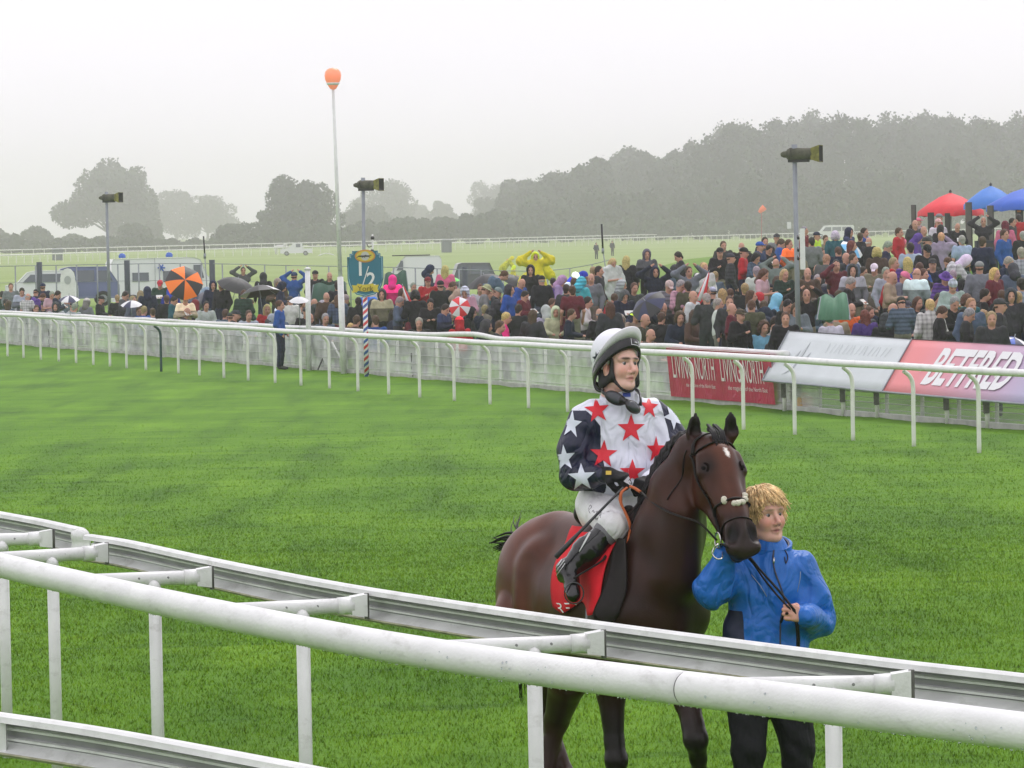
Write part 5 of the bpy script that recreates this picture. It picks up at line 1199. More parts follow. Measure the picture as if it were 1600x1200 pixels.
for dx in (-6, 2): # two little galloping horses
    c = oc+rt*(dx*sc)+Vector((0, -.064, 0)); hz_ += [tube([c+rt*(-4*sc), c+rt*(4*sc)], .016, 5), tube([c+rt*(4*sc), c+rt*(8*sc)+up_*(1.5*sc)], .010, 4), tube([c+rt*(-4*sc), c+rt*(-7*sc)-up_*(2.5*sc)], .007, 4), tube([c+rt*(3*sc), c+rt*(6*sc)-up_*(2.6*sc)], .007, 4)]
ov_ = part('horse_emblem', join(*hz_), dkp, post); ov_['kind'] = 'stuff'
rb = sg(571, 451); rib = [(-21, 6), (-14, 5.2), (-12, 8), (0, 6.2), (12, 8), (14, 5.2), (21, 6), (19, 0), (21, -6), (13, -5.2), (12, -3), (0, -5), (-12, -3), (-13, -5.2), (-21, -6), (-19, 0)]
part('ribbon', slab([(a*sc, b_*sc) for a, b_ in rib], rb+Vector((0, -.046, 0)), rt, up_, .01), YEL, post)
stamp(post, 'lettering', 'York', rb, 12*sc, mat('gold_dark_print', (.16, .11, .01), .6), 1.0, 0, .060)

# tall white pole with a pink-orange ball
tb = lineX(537.5, lambda X: zf2(X)-.5); tp_ = P(520.5, 139, tb.y)
pole = thing('marker_pole', 'very tall thin white pole topped by a pink orange ball', 'pole', tb)
part('pole', tube([tb+Vector((0, 0, -.05)), tb.lerp(tp_, .34)], .075, 12), PLW, pole, True); part('upper_pole', tube([tb.lerp(tp_, .34), tp_], [.055, .035], 10), PLW, pole, True)
bm = bpy.data.materials.new('ball_added_glow'); bm.use_nodes = True; bb = bm.node_tree.nodes['Principled BSDF']; bb.inputs['Base Color'].default_value = (.9, .22, .10, 1); bb.inputs['Emission Color'].default_value = (1, .35, .22, 1); bb.inputs['Emission Strength'].default_value = .38; bb.inputs['Roughness'].default_value = .3  # translucent ball, no lamp; faint glow added in place of light shining through
r_ = 13.2*tb.y/F; part('ball', lathe(tp_, [(.02, -.02), (r_*.35, .0), (r_*.62, r_*.45), (r_*.92, r_*1.1), (r_, r_*1.6), (r_*.93, r_*2.0), (r_*.7, r_*2.3), (r_*.4, r_*2.45), (.01, r_*2.5)], 20), bm, pole, True)
part('ball_collar', lathe(tp_+Vector((0, 0, r_*.45)), [(r_*.64, 0), (r_*.72, r_*.1), (r_*.78, r_*.25), (r_*.76, r_*.3)], 20), mat('ball_white', (.8, .8, .8), .3), pole, True)
sp_ = lineX(483, lambda X: zf2(X)-.5); tp2 = P(480.5, 421, sp_.y)
p2 = thing('marker_pole', 'shorter plain white pole standing left of the tall ball topped pole', 'pole', sp_)
part('pole', tube([sp_+Vector((0, 0, -.05)), tp2], .065, 12), PLW, p2, True); part('pole_cap', lathe(tp2, [(.085, -.01), (.085, .03), (.02, .06)], 12), PLW, p2, True)
part('stay', tube([P(518, 534, sp_.y), P(538, 570, sp_.y-.3)], .03, 8), PLW, pole, True)
single('stick', tube([P(506, 556, sp_.y-.4), P(497, 577, sp_.y-1.0)], .022, 6), mat('dark_stick', (.05, .05, .05), .8), 'short dark stick leaning between the two white poles at the fence', 'stick')

# loudspeakers on grey poles
GALV = mat('galvanised', (.26, .28, .31), .5, var=.15, vscale=3, metal=.3); MOSSY = mat('mossy_grey_metal', (.085, .085, .055), .8, var=.5, vscale=7, bump=.4, bscale=30); DKH = mat('horn_dark', (.03, .03, .028), .7)
YMO = mat('mossy_yellow', (.20, .19, .045), .85, var=.5, vscale=9)
def speaker(x, ytop, xb, Z, rot, label):
    b = gz(P(xb, 400, Z).x, Z); bx = P(xb, 480, Z).x; tp = P(x, ytop, Z); t = thing('loudspeaker', label, 'loudspeaker', (bx, Z, b), 'horn loudspeakers on poles')
    part('pole', tube([Vector((bx, Z, b-.05)), Vector((tp.x, Z, tp.z+.10))], [.055, .045], 10), GALV, t, True)
    c = Vector((tp.x, Z, tp.z)); A = Vector((math.cos(rot), math.sin(rot), 0)); B = Vector((-math.sin(rot), math.cos(rot), 0)); c = c+B*-.0
    def ring(pos, r): return tube([c+A*pos[0]+Vector((0, 0, .0)), c+A*pos[1]], r, 16)
    part('driver', tube([c+A*a for a in (-.27, -.22, -.16, -.14, -.08, -.06)], [.035, .06, .065, .10, .13, .13], 16), MOSSY, t, True)
    part('body', tube([c+A*a for a in (-.05, .16, .32, .36)], [.125, .12, .115, .12], 16), MOSSY, t, True)
    V_ = []
    for u, s_ in ((.34, .11), (.52, .165)):
        for i, j in ((-1, -1), (1, -1), (1, 1), (-1, 1)): V_.append(c+A*u+B*s_*i+Vector((0, 0, s_*j)))
    for u, s_ in ((.52, .155), (.36, .06)):
        for i, j in ((-1, -1), (1, -1), (1, 1), (-1, 1)): V_.append(c+A*u+B*s_*i+Vector((0, 0, s_*j)))
    Fq = []
    for k in range(3): Fq += [(k*4+i, k*4+(i+1) % 4, k*4+4+(i+1) % 4, k*4+4+i) for i in range(4)]
    part('horn_mouth', (V_[:8]+V_[8:12], Fq[:8]), YMO, t, False); part('horn_throat', (V_[8:], [(i, (i+1) % 4, 4+(i+1) % 4, 4+i) for i in range(4)]+[(4, 5, 6, 7)]), DKH, t, False)
    part('lower_box', box(c+A*.08+Vector((0, 0, -.13)), (.40, .14, .05), rot), DKH, t); part('clamp', tube([c+Vector((0, 0, -.16)), c+Vector((0, 0, .19))], .058, 10), GALV, t, True)
    return t
speaker(166.5, 309, 171, 125, math.radians(-22), 'smallest horn loudspeaker on a pole in front of the big oak')
speaker(567.5, 289, 568.5, 100.5, math.radians(-22), 'horn loudspeaker on a pole rising above the teal distance sign')
rs = speaker(1241.5, 241, 1247, 74, math.radians(-18), 'largest horn loudspeaker on a pole above the crowd at right')
rsb = rs.location
def onpole(name, vf, m, lab, cat): return single(name, vf, m, lab, cat)
cb = thing('equipment_panel', 'narrow white upright panel with black fittings beside the largest loudspeaker pole', 'panel', P(1254, 425, 73))
part('board', box(P(1254, 389, 73), (.095, .04, .78)), PLW, cb)
for yy in (369, 388, 401): part('fitting', tube([P(1246.5, yy, 73.6), P(1247.5, yy+3.5, 73.5)], .028, 8), BLKG, cb, True)
part('white_box', box(P(1233, 352, 73.8), (.07, .08, .13)), PLW, cb)
ct = thing('weather_station', 'small white instrument mast with dark cups behind the distance sign', 'instrument', P(581, 410, 101))
part('mast', tube([P(582, 432, 101), P(582, 366, 101)], .022, 8), PLW, ct, True); part('sensor', lathe(P(582, 372, 100.9), [(.03, -.04), (.055, 0), (.03, .05)], 10), DKH, ct, True); part('sensor', lathe(P(581.5, 392, 100.9), [(.03, -.04), (.06, 0), (.03, .04)], 10), DKH, ct, True)
part('bent_arm', tube(smoothpath([P(582, 384, 101), P(576, 386, 101), P(573, 381, 101)], 4), .012, 6), DKH, ct, True)
for (x0, y0, x1, y1, r, Z, lab) in ((940, 350, 942, 392, .028, 112, 'black aerial rod sticking up above the crowd near the middle'), (318, 369, 320, 400, .022, 118, 'thin black rod rising above the orange umbrella')):
    t = thing('aerial', lab, 'aerial', P(x1, y1+80, Z)); part('rod', tube([P(x0, y0, Z), P(x1, y1, Z)], r, 8), BLKG, t, True); part('mast', tube([P(x1, y1, Z), P(x1+(14 if x0 > 500 else 6), y1+88, Z)], .018, 8), GALV, t, True); part('collar', tube([P(x1, y1-4, Z), P(x1, y1+4, Z)], .04, 8), GALV, t, True)

# maroon banner on the crowd fence
MAR = mat('maroon_vinyl', (.44, .014, .075), .38, .45, var=.12, vscale=3, bump=.15, bscale=12, wr=.5, wrs=3)
bn = thing('banner', 'maroon banner with tall white lettering tied to the crowd fence', 'banner', lineX(1125, lambda X: zf2(X)-.35))
def bpt(u, v):
    xa, ya = 1040.5+(1203.5-1040.5)*u, 542+(551.5-542)*u; xb, yb = 1048.5+(1211.7-1048.5)*u, 619+(632.5-619)*u
    g_ = lineX(xb, lambda X: zf2(X)-.30); Z = g_.y; p = P(xa+(xb-xa)*(1-v), ya+(yb-ya)*(1-v), Z); off = .02*math.sin(u*23)*math.sin(v*3.1)+.012*math.sin(u*51+v*8); return p+Vector((.0, off, 0))
nu, nv = 48, 12; V_ = [bpt(i/nu, j/nv) for i in range(nu+1) for j in range(nv+1)]; part('sheet', (V_, [(i*(nv+1)+j, (i+1)*(nv+1)+j, (i+1)*(nv+1)+j+1, i*(nv+1)+j+1) for i in range(nu) for j in range(nv)]), MAR, bn, True)
WB = mat('banner_white', (.72, .66, .66), .6)
def bstamp(txt, u0, u1, v0, v1):
    v, f = textmesh(txt, 1.0, 0); xs_ = [p.x for p in v]; ys_ = [p.y for p in v]; a, b_ = min(xs_), max(xs_); c, d = min(ys_), max(ys_)
    part('lettering', ([bpt(u0+(u1-u0)*(p.x-a)/(b_-a), v0+(v1-v0)*(p.y-c)/(d-c))+Vector((-.006, -.022, 0)) for p in v], f), WB, bn, False)
bstamp('LIVING', .045, .235, .38, .88); bstamp('NORTH', .262, .445, .38, .88); bstamp('LIVING', .505, .695, .38, .88); bstamp('NORTH', .722, .915, .38, .88)
bstamp('the magazine of the North East', .16, .44, .20, .30); bstamp('the magazine of the North East', .56, .94, .20, .31)
part('eyelet_edge', tube([bpt(i/20, .985)+Vector((0, -.02, 0)) for i in range(21)], .006, 4), WB, bn)
# slanted advertising boards over the fence
def apt(x_, y_, h, Zoff=0.0):
    "x_ along: picture x of the bottom edge, h: height above the ground"
    return None
BD = Vector((.50, .20, .90)); 
def bbot(px, py):
    g_ = lineX(px, lambda X: zf2(X)-1.1); return P(px, py, g_.y)
def btop(px, py):
    g_ = lineX(px-44, lambda X: zf2(X)-.35); return P(px, py, g_.y+.35)
seg = [((1192, 593), (1233, 517)), ((1379, 611), (1425, 530)), ((1715, 640), (1770, 549))]
GRB = mat('grey_board_vinyl', (.52, .56, .58), .5, var=.05, vscale=2, bump=.05, bscale=20)
bmt = bpy.data.materials.new('red_to_blue_vinyl'); bmt.use_nodes = True; n = bmt.node_tree; b = n.nodes['Principled BSDF']; b.inputs['Roughness'].default_value = .45; at = n.nodes.new('ShaderNodeAttribute'); at.attribute_name = 'Col'; n.links.new(at.outputs['Color'], b.inputs['Base Color'])
ads = []
for k, lab in ((0, 'pale grey slanted advertising board with a faint leaf emblem'), (1, 'slanted advertising board fading from red to blue with bold white lettering')):
    A0, A1 = bbot(*seg[k][0]), btop(*seg[k][1]); B0, B1 = bbot(*seg[k+1][0]), btop(*seg[k+1][1]); d = (B0-A0).normalized()*.004*k
    A0 = A0+d; A1 = A1+d; t = thing('advertising_board', lab, 'board', (A0.x, A0.y, gz(A0.x, A0.y)), 'slanted advertising boards'); ads.append((t, A0, A1, B0, B1))
    nu, nv = 30, 6; V_ = []; cl = []
    for i in range(nu+1):
        for j in range(nv+1):
            u, v = i/nu, j/nv; p = A0.lerp(B0, u).lerp(A1.lerp(B1, u), v); V_.append(p+Vector((0, 0, .012*math.sin(u*9)*math.sin(v*3.14))))
            g_ = np.clip(u*1.5-.12, 0, 1); cl.append(tuple(np.array((.70, .20, .21))*(1-g_)+np.array((.32, .36, .55))*g_))
    q_ = [(i*(nv+1)+j, (i+1)*(nv+1)+j, (i+1)*(nv+1)+j+1, i*(nv+1)+j+1) for i in range(nu) for j in range(nv)]
    nn = (B0-A0).cross(A1-A0).normalized(); nn = nn if nn.y < 0 else -nn
    m_ = len(V_); Vb = [p-nn*.025 for p in V_]; rim = [i*(nv+1) for i in range(nu+1)]+[nu*(nv+1)+j for j in range(1, nv+1)]+[i*(nv+1)+nv for i in range(nu-1, -1, -1)]+[j for j in range(nv-1, 0, -1)]
    q2 = q_+[tuple(reversed([a+m_ for a in q])) for q in q_]+[(a, a+m_, b_+m_, b_) for a, b_ in zip(rim, rim[1:]+rim[:1])]
    part('panel', (V_+Vb, q2), GRB if k == 0 else bmt, t, True, cols=None if k == 0 else np.array(cl+cl))
    def bp_(u, v): return A0.lerp(B0, u).lerp(A1.lerp(B1, u), v)+nn*.012
    part('edge_trim', tube([A0+nn*.01, A1+nn*.01], .012, 5), GALV, t); part('edge_trim', tube([A0+nn*.008-Vector((0, 0, .02)), B0+nn*.008-Vector((0, 0, .02))], .022, 6), GALV, t)
    part('edge_trim', tube([A1, B1], .010, 5), DKH, t)
    def astamp(txt, u0, u1, v0, v1, mt, sh=0, bold=0.0):
        v, f = textmesh(txt, 1.0, 0, bold=bold); xs_ = [p.x for p in v]; ys_ = [p.y for p in v]; a, b_ = min(xs_), max(xs_); c, d_ = min(ys_), max(ys_)
        part('lettering', ([bp_(u0+(u1-u0)*(p.x-a)/(b_-a)+sh*(p.y-c)/(d_-c), v0+(v1-v0)*(p.y-c)/(d_-c))+nn*.004 for p in v], f), mt, t, False)
    FG = mat('faint_grey_print', (.40, .43, .45), .6)
    if k == 0:
        for i in range(15): part('faint_stroke', tube([bp_(.40+.034*i, .62), bp_(.40+.034*i+(.016 if i % 3 else 0), .80)], .006, 4, ell=.3), FG, t)
        for (u0, v0, u1, v1, r_) in ((.20, .22, .235, .80, .055), (.16, .40, .195, .62, .04), (.24, .35, .285, .60, .04), (.14, .12, .20, .25, .03)):
            part('leaf_emblem', slab([(0, 0), (.25, .09), (.6, .12), (1, 0), (.6, -.12), (.25, -.09)], bp_(u0, v0)+nn*.003, bp_(u1, v1)-bp_(u0, v0), (bp_(.3, .3)-bp_(.2, .3)).normalized()*r_*8, .003), FG, t)
    else:
        WBB = mat('board_white', (.70, .70, .72), .5); astamp('BETFRED', .165, .56, .17, .86, WBB, .02, .028)
for px in (1226, 1318, 1371, 1480, 1543, 1612):
    b_ = lineX(px, lambda X: zf2(X)-.45); t = ads[0][0] if px < 1380 else ads[1][0]
    part('leg', tube([b_+Vector((0, 0, -.02)), b_+Vector((0, 0, .52))], .038, 8), PW2, t, True); part('leg_clamp', box(b_+Vector((-.02, -.05, .38)), (.09, .09, .26)), DKM, t); part('leg', tube([b_+Vector((0, 0, .5)), b_+Vector((.35, .2, 1.05))], .022, 6), GALV, t, True)
mesh_ = [lineX(x, lambda X: zf2(X)-.4) for x in range(1240, 1640, 20)]
cm = thing('mesh_fence', 'thin clear netting stretched under the slanted boards', 'fence', mesh_[0])
CLN = mat('clear_netting', (.5, .52, .52), .5, alpha=.30)
part('netting', ([p+Vector((0, 0, h)) for p in mesh_ for h in (.02, .56)], [(2*i, 2*i+2, 2*i+3, 2*i+1) for i in range(len(mesh_)-1)]), CLN, cm)
for h in (.10, .28, .46): part('wire', tube([p+Vector((0, -.01, h)) for p in mesh_], .008, 4), WIRE, cm, True)
part('bottom_board', sweep([p+Vector((0, 0, .1)) for p in mesh_], [(-.02, -.12), (.02, -.12), (.02, .0), (-.02, .0)]), mat('grey_board', (.4, .4, .4)), cm)
# yellow crate and dark box under the board
yb = lineX(1258, lambda X: zf2(X)+.1); yc = thing('crate', 'yellow ribbed plastic crate standing under the grey advertising board', 'crate', yb)
YC = mat('yellow_plastic', (.72, .36, .02), .45, var=.08)
part('body', sdf_mesh([cap(yb+Vector((x_, 0, .06)), yb+Vector((x_, 0, .22)), .055) for x_ in (-.09, -.03, .03, .09)], .012, .02), YC, yc, True); part('handle', tube(smoothpath([yb+Vector((-.06, 0, .26)), yb+Vector((-.04, 0, .32)), yb+Vector((.04, 0, .32)), yb+Vector((.06, 0, .26))], 4), .014, 6), YC, yc, True)
db = lineX(1232, lambda X: zf2(X)+.2); dbx = thing('box', 'dark grey box left of the yellow crate under the board', 'box', db); part('body', box(db+Vector((0, 0, .16)), (.22, .25, .32)), DKH, dbx); part('lid', box(db+Vector((0, 0, .335)), (.24, .27, .03)), GRYI, dbx)

# ================================================================== wire fence, vehicles and field furniture behind the crowd
wf = thing('wire_fence', 'thin wire fence on dark posts between the crowd and the green field', 'fence', (0, 146, -.65)); a_ = gpt(-40, 150); b_ = gpt(960, 142); ws_ = [a_.lerp(b_, k/30) for k in range(31)]
for p in ws_: p.z = gz(p.x, p.y)
for k, p in enumerate(ws_): part('post', tube([p+Vector((0, 0, -.05)), p+Vector((0, 0, 1.85))], .03, 6), GALV, wf, True)
for h in (1.85, 1.2, .6): part('wire', tube([p+Vector((0, 0, h)) for p in ws_], .016 if h > 1.5 else .008, 5), GALV, wf, True)
for x_ in (61, 198, 331, 726): p = gpt(x_, 147); part('thick_post', tube([p, p+Vector((0, 0, 2.0))], .11, 8), mat('dark_post', (.06, .07, .09), .8), wf, True)
CARW = mat('vehicle_white', (.70, .72, .74), .3, .5, coat=.4); GLASS = mat('window_glass', (.05, .07, .09), .08, .8, coat=.3); RUB = mat('tyre', (.015, .015, .015), .8); BLUL = mat('blue_lens', (.02, .10, .45), .2); CARB = mat('vehicle_blue', (.09, .12, .26), .3, .5, coat=.5); CARG = mat('vehicle_dark', (.06, .07, .08), .3, coat=.5)  # blue car's paint greyed and lightened, with the haze put into its colour
def vehicle(name, label, cat, base, rot, Lg, Wd, prof, bodym, wins, wheels=(.2, .8), wr_=.33, extra=None):
    "prof: side outline (0..1 along, height m); wins: (x0,x1,z0,z1) on the side"
    t = thing(name, label, cat, base); A = Vector((math.cos(rot), math.sin(rot), 0)); B = Vector((-math.sin(rot), math.cos(rot), 0)); base = Vector(base)
    def q(u, v, z): return base+A*((u-.5)*Lg)+B*v+Vector((0, 0, z))
    V = []; n = len(prof)
    for s, tw in ((-1, .96), (-1, 1), (1, 1), (1, .96)):
        for u, z in prof: V.append(q((u-.5)*(1 if abs(s*tw) == 1 else .985)+.5, s*Wd/2*(tw if z < 1e9 else 1)*(1 if z < .55*max(p[1] for p in prof) else .93), z if abs(s*tw) == 1 else z*.995))
    Fc = [tuple(range(n)), tuple(3*n+i for i in range(n-1, -1, -1))]
    for r in range(3): Fc += [(r*n+i, (r+1)*n+i, (r+1)*n+(i+1) % n, r*n+(i+1) % n) for i in range(n)]
    part('body', (V, Fc), bodym, t, 40)
    for s in (-1, 1):
        for x0, x1, x2, x3, z0, z1 in wins:
            w0 = Wd/2*.93+.012; part('window', ([q(x0, s*(w0+.03), z0), q(x1, s*(w0+.03), z0), q(x2, s*w0, z1), q(x3, s*w0, z1), q(x0, s*(w0-.05), z0), q(x1, s*(w0-.05), z0), q(x2, s*(w0-.05), z1), q(x3, s*(w0-.05), z1)], [(0, 1, 2, 3), (7, 6, 5, 4), (0, 4, 5, 1), (1, 5, 6, 2), (2, 6, 7, 3), (3, 7, 4, 0)]), GLASS, t)
        for u in wheels:
            c = q(u, s*(Wd/2-.08), wr_); w_ = part('wheel', tube([c-B*.11, c+B*.11], wr_, 16), RUB, t, 40); part('rim', tube([c-B*.12, c+B*.12], wr_*.55, 12), GALV, w_, 40)
    if extra: extra(t, q, A, B)
    return t
vprof = [(0, .35), (0, 2.1), (.02, 2.28), (.60, 2.35), (.74, 2.25), (.84, 1.45), (.985, 1.12), (1, .95), (1, .35)]
def amb(t, q, A, B):
    for u in (.12, .58): part('blue_light', lathe(q(u, -.5, 2.33), [(.16, 0), (.17, .10), (.10, .20), (.02, .22)], 12), BLUL, t, True)
    for k in range(3): # star of life style cross
        a = k*math.pi/3; c = q(.48, -1.12, 1.85); d = A*math.cos(a)+Vector((0, 0, 1))*math.sin(a); part('blue_emblem', tube([c-d*.17, c+d*.17], .035, 4), BLUL, t)
    part('roof_seam', tube([q(.42, -1.05, .6), q(.42, -1.05, 2.3)], .012, 4), GALV, t)
g_ = P(251, 486, 176); vehicle('ambulance', 'white ambulance with blue roof lights parked behind the orange umbrella', 'ambulance', (g_.x, 176, gz(g_.x, 176)), math.radians(14), 4.7, 2.1, [(0, .35), (0, 2.1), (.02, 2.28), (.80, 2.30), (.87, 2.2), (.93, 1.5), (.99, 1.2), (1, .95), (1, .35)], CARW, [(.20, .36, .36, .20, 1.25, 1.65), (.50, .70, .70, .50, 1.2, 1.7), (.80, .90, .87, .80, 1.35, 1.95)], extra=amb)
g_ = P(122, 500, 163); vehicle('estate_car', 'blue estate car with pale windows parked at left behind the crowd', 'car', (g_.x, 163, gz(g_.x, 163)), math.radians(8), 3.5, 1.8, [(0, .35), (.0, .95), (.16, 1.05), (.30, 1.62), (.40, 1.70), (.86, 1.68), (.97, 1.1), (1, .9), (1, .35)], CARB, [(.24, .47, .47, .35, 1.08, 1.52), (.50, .70, .70, .50, 1.08, 1.54), (.73, .92, .86, .73, 1.08, 1.52)])
g_ = P(66, 500, 160); vehicle('estate_car', 'white car mostly hidden behind the people at far left', 'car', (g_.x, 160, gz(g_.x, 160)), math.radians(8), 3.0, 1.7, [(0, .35), (.0, .95), (.16, 1.05), (.30, 1.48), (.40, 1.55), (.86, 1.55), (.97, 1.1), (1, .9), (1, .35)], CARW, [(.24, .47, .47, .35, 1.08, 1.4), (.50, .80, .78, .50, 1.08, 1.42)])
def rack(t, q, A, B): part('roof_rack', box(q(.55, 0, 2.12), (2.0, 1.5, .05), math.atan2(A.y, A.x)), DKH, t)
g_ = P(648, 470, 203); vehicle('van', 'white van with a dark roof rack right of the distance sign', 'van', (g_.x, 203, gz(g_.x, 203)), math.radians(182), 2.9, 1.9, [(0, .35), (0, 1.9), (.04, 2.08), (.66, 2.08), (.88, 1.35), (.99, 1.1), (1, .35)][::1], CARW, [(.70, .82, .74, .70, 1.35, 1.85)], extra=rack)
g_ = P(738, 480, 198); vehicle('pickup_car', 'dark estate car behind the black umbrella near the middle', 'car', (g_.x, 198, gz(g_.x, 198)), math.radians(6), 2.4, 1.8, [(0, .35), (.0, .95), (.10, 1.1), (.18, 1.66), (.26, 1.72), (.86, 1.70), (.97, 1.1), (1, .9), (1, .35)], CARG, [(.14, .42, .42, .22, 1.12, 1.58), (.46, .88, .84, .46, 1.12, 1.58)])
g_ = P(1303, 365, 640); vehicle('minibus', 'white minibus driving along the far rail below the wood', 'minibus', (g_.x, 640, gz(g_.x, 640)+.45), math.radians(180), 6.6, 2.0, vprof, CARW, [(.08, .30, .30, .08, 1.35, 2.0), (.33, .55, .55, .33, 1.35, 2.0), (.58, .80, .72, .58, 1.35, 2.0)])
g_ = P(463, 395, 560); vehicle('pickup', 'small white open truck standing on the misty field', 'truck', (g_.x, 560, gz(g_.x, 560)), math.radians(180), 4.6, 1.8, [(0, .35), (0, 1.0), (.30, 1.0), (.32, 1.85), (.58, 1.85), (.72, 1.15), (1, .95), (1, .35)], CARW, [(.36, .50, .50, .36, 1.2, 1.7)])
hoop = [P(495+2.6*k, 401-5*math.sin(k/12*math.pi), 545) for k in range(13)]; single('hoop', tube(hoop, .09, 6), PLW, 'low white hoop lying on the field right of the white truck', 'hoop')
for x_, Z_, w_, h_, lab in ((90, 560, 1.5, 1.55, 'dark grey cabin at left in front of the far rail'), (698, 560, 1.3, 1.75, 'grey domed cabin in front of the far rail in the middle')):
    b_ = gpt(x_, Z_); c = thing('cabin', lab, 'cabin', b_, 'cabins by the far rail'); part('body', box(b_+Vector((0, 0, h_/2)), (w_, w_, h_), .2), mat('cabin_grey', (.07, .09, .11), .6), c); part('roof', lathe(b_+Vector((0, 0, h_)), [(w_*.62, 0), (w_*.58, .12), (w_*.3, .22), (.05, .24)], 12), mat('cabin_roof', (.25, .27, .28), .6), c, True); part('door', box(b_+Vector((-.02, -w_*.52, h_*.46)), (w_*.6, .05, h_*.8), .2), mat('cabin_door', (.10, .12, .14), .6), c)
# marker post with arched top at far left
b_ = P(107, 490, 135); mk = thing('marker_board', 'white arched marker board standing behind the crowd at left', 'board', (b_.x, 135, gz(b_.x, 135)))
pl = [(-.26, -.2), (.26, -.2), (.26, 1.5), (.22, 1.68), (.12, 1.8), (0, 1.84), (-.12, 1.8), (-.22, 1.68), (-.26, 1.5)]; zt = P(107, 419, 135).z
part('board', slab(pl, Vector((b_.x, 135, zt-1.84)), rt, up_, .05), PLW, mk); part('printed_mark', slab(ov(.10, .13), Vector((b_.x, 134.99, zt-1.25)), rt, up_, .004), mat('red_print', (.5, .08, .08), .6), mk)
part('printed_mark', slab(ov(.12, .15), Vector((b_.x, 134.99, zt-.42)), rt, up_, .004), mat('grey_print', (.4, .42, .42), .6), mk); part('post', tube([Vector((b_.x, 135.05, gz(b_.x, 135))), Vector((b_.x, 135.05, zt-1.6))], .06, 8), PLW, mk)
# windsock
wk = thing('windsock', 'small orange windsock on a thin pole before the wood', 'windsock', gpt(1190, 520)); c = P(1190, 328, 520)
part('pole', tube([gpt(1190, 520), c], .05, 6), mat('red_pole', (.35, .05, .04), .6), wk, True); part('sock', tube([c+Vector((-.35, 0, -.35)), c, c+Vector((.42, 0, .38))], [.20, .36, .42], 12), mat('orange_fabric', (.95, .16, .03), .6), wk, True)
# grey horse far away
hb_ = gpt(437, 600); dh = [ell(hb_+Vector((0, 0, 1.15)), (.75, .28, .32)), cap(hb_+Vector((.55, 0, 1.25)), hb_+Vector((.95, 0, 1.55)), .22, .14), cap(hb_+Vector((.95, 0, 1.55)), hb_+Vector((1.2, 0, 1.15)), .14, .10), cap(hb_+Vector((-.7, 0, 1.3)), hb_+Vector((-.9, 0, .6)), .08, .05)]
for x_, s_ in ((-.6, -.1), (-.5, .1), (.45, -.1), (.6, .1)): dh.append(cap(hb_+Vector((x_, s_, 1.0)), hb_+Vector((x_*1.1, s_, .05)), .14, .07))
single('horse', sdf_mesh(dh, .06, .1), mat('grey_coat', (.60, .60, .60), .7), 'tiny pale grey horse standing far off by the broad dark tree', 'horse', smooth=True)
# ------------------------------------------------------------------ big parasols and dark boards of the stands at right
def parasol(x, ytop, yrim, wpx, Z, m, label, n=8):
    c = P(x, ytop, Z); R = wpx/2*Z/F; dz = (yrim-ytop)*Z/F; b = Vector((c.x, Z, gz(c.x, Z))); t = thing('parasol', label, 'parasol', b, 'large parasols at the right')
    V = [c]; 
    for r_ in (.35, .7, 1.0):
        for k in range(n*4):
            a = 2*math.pi*k/(n*4); sc_ = abs(math.sin(k/4*math.pi)); V.append(c+Vector((math.cos(a)*R*r_*(1-.03*sc_), math.sin(a)*R*r_*(1-.03*sc_), -dz*(r_**1.35)+.05*sc_*r_)))
    k0 = n*4
    for k in range(k0): a = V[1+2*k0+k]; V.append(a+Vector((0, 0, -.16)))
    for g_ in range(n):       # each gore a panel of its own
        ks = [(g_*4+i) % k0 for i in range(5)]; v = [V[0]]+[V[1+r_*k0+k] for r_ in range(4) for k in ks]; f = [(0, 1+i, 2+i) for i in range(4)]
        for r_ in range(3): f += [(1+r_*5+i, 1+(r_+1)*5+i, 2+(r_+1)*5+i, 2+r_*5+i) for i in range(4)]
        part('canopy_panel', (v, f), m, t, True)
    part('pole', tube([b, c+Vector((0, 0, .06))], .03, 8), GALV, t, True)
    for k in range(n): part('rib', tube([c+Vector((0, 0, -.06)), V[1+2*k0+k*4]+Vector((0, 0, -.03))], .012, 4), GALV, t)
    part('finial', lathe(c, [(.04, 0), (.05, .05), (.01, .10)], 8), DKH, t, True)
REDP = mat('red_parasol', (.72, .018, .035), .6, var=.06); BLUP = mat('blue_parasol', (.045, .19, .60), .6, var=.06); BLUQ = mat('deep_blue_parasol', (.025, .11, .55), .6, var=.06)
parasol(1485, 301, 331, 104, 128, REDP, 'large red parasol over the stands at right')
parasol(1548, 290, 320, 86, 126, BLUP, 'pale blue parasol left of the deeper blue one', 8)
parasol(1604, 293, 322, 128, 122, BLUQ, 'deep blue parasol cut off by the right edge')
DKW = mat('dark_board', (.035, .03, .03), .6, var=.3, vscale=3); BRW = mat('brown_board', (.10, .085, .08), .6, var=.3, vscale=3)
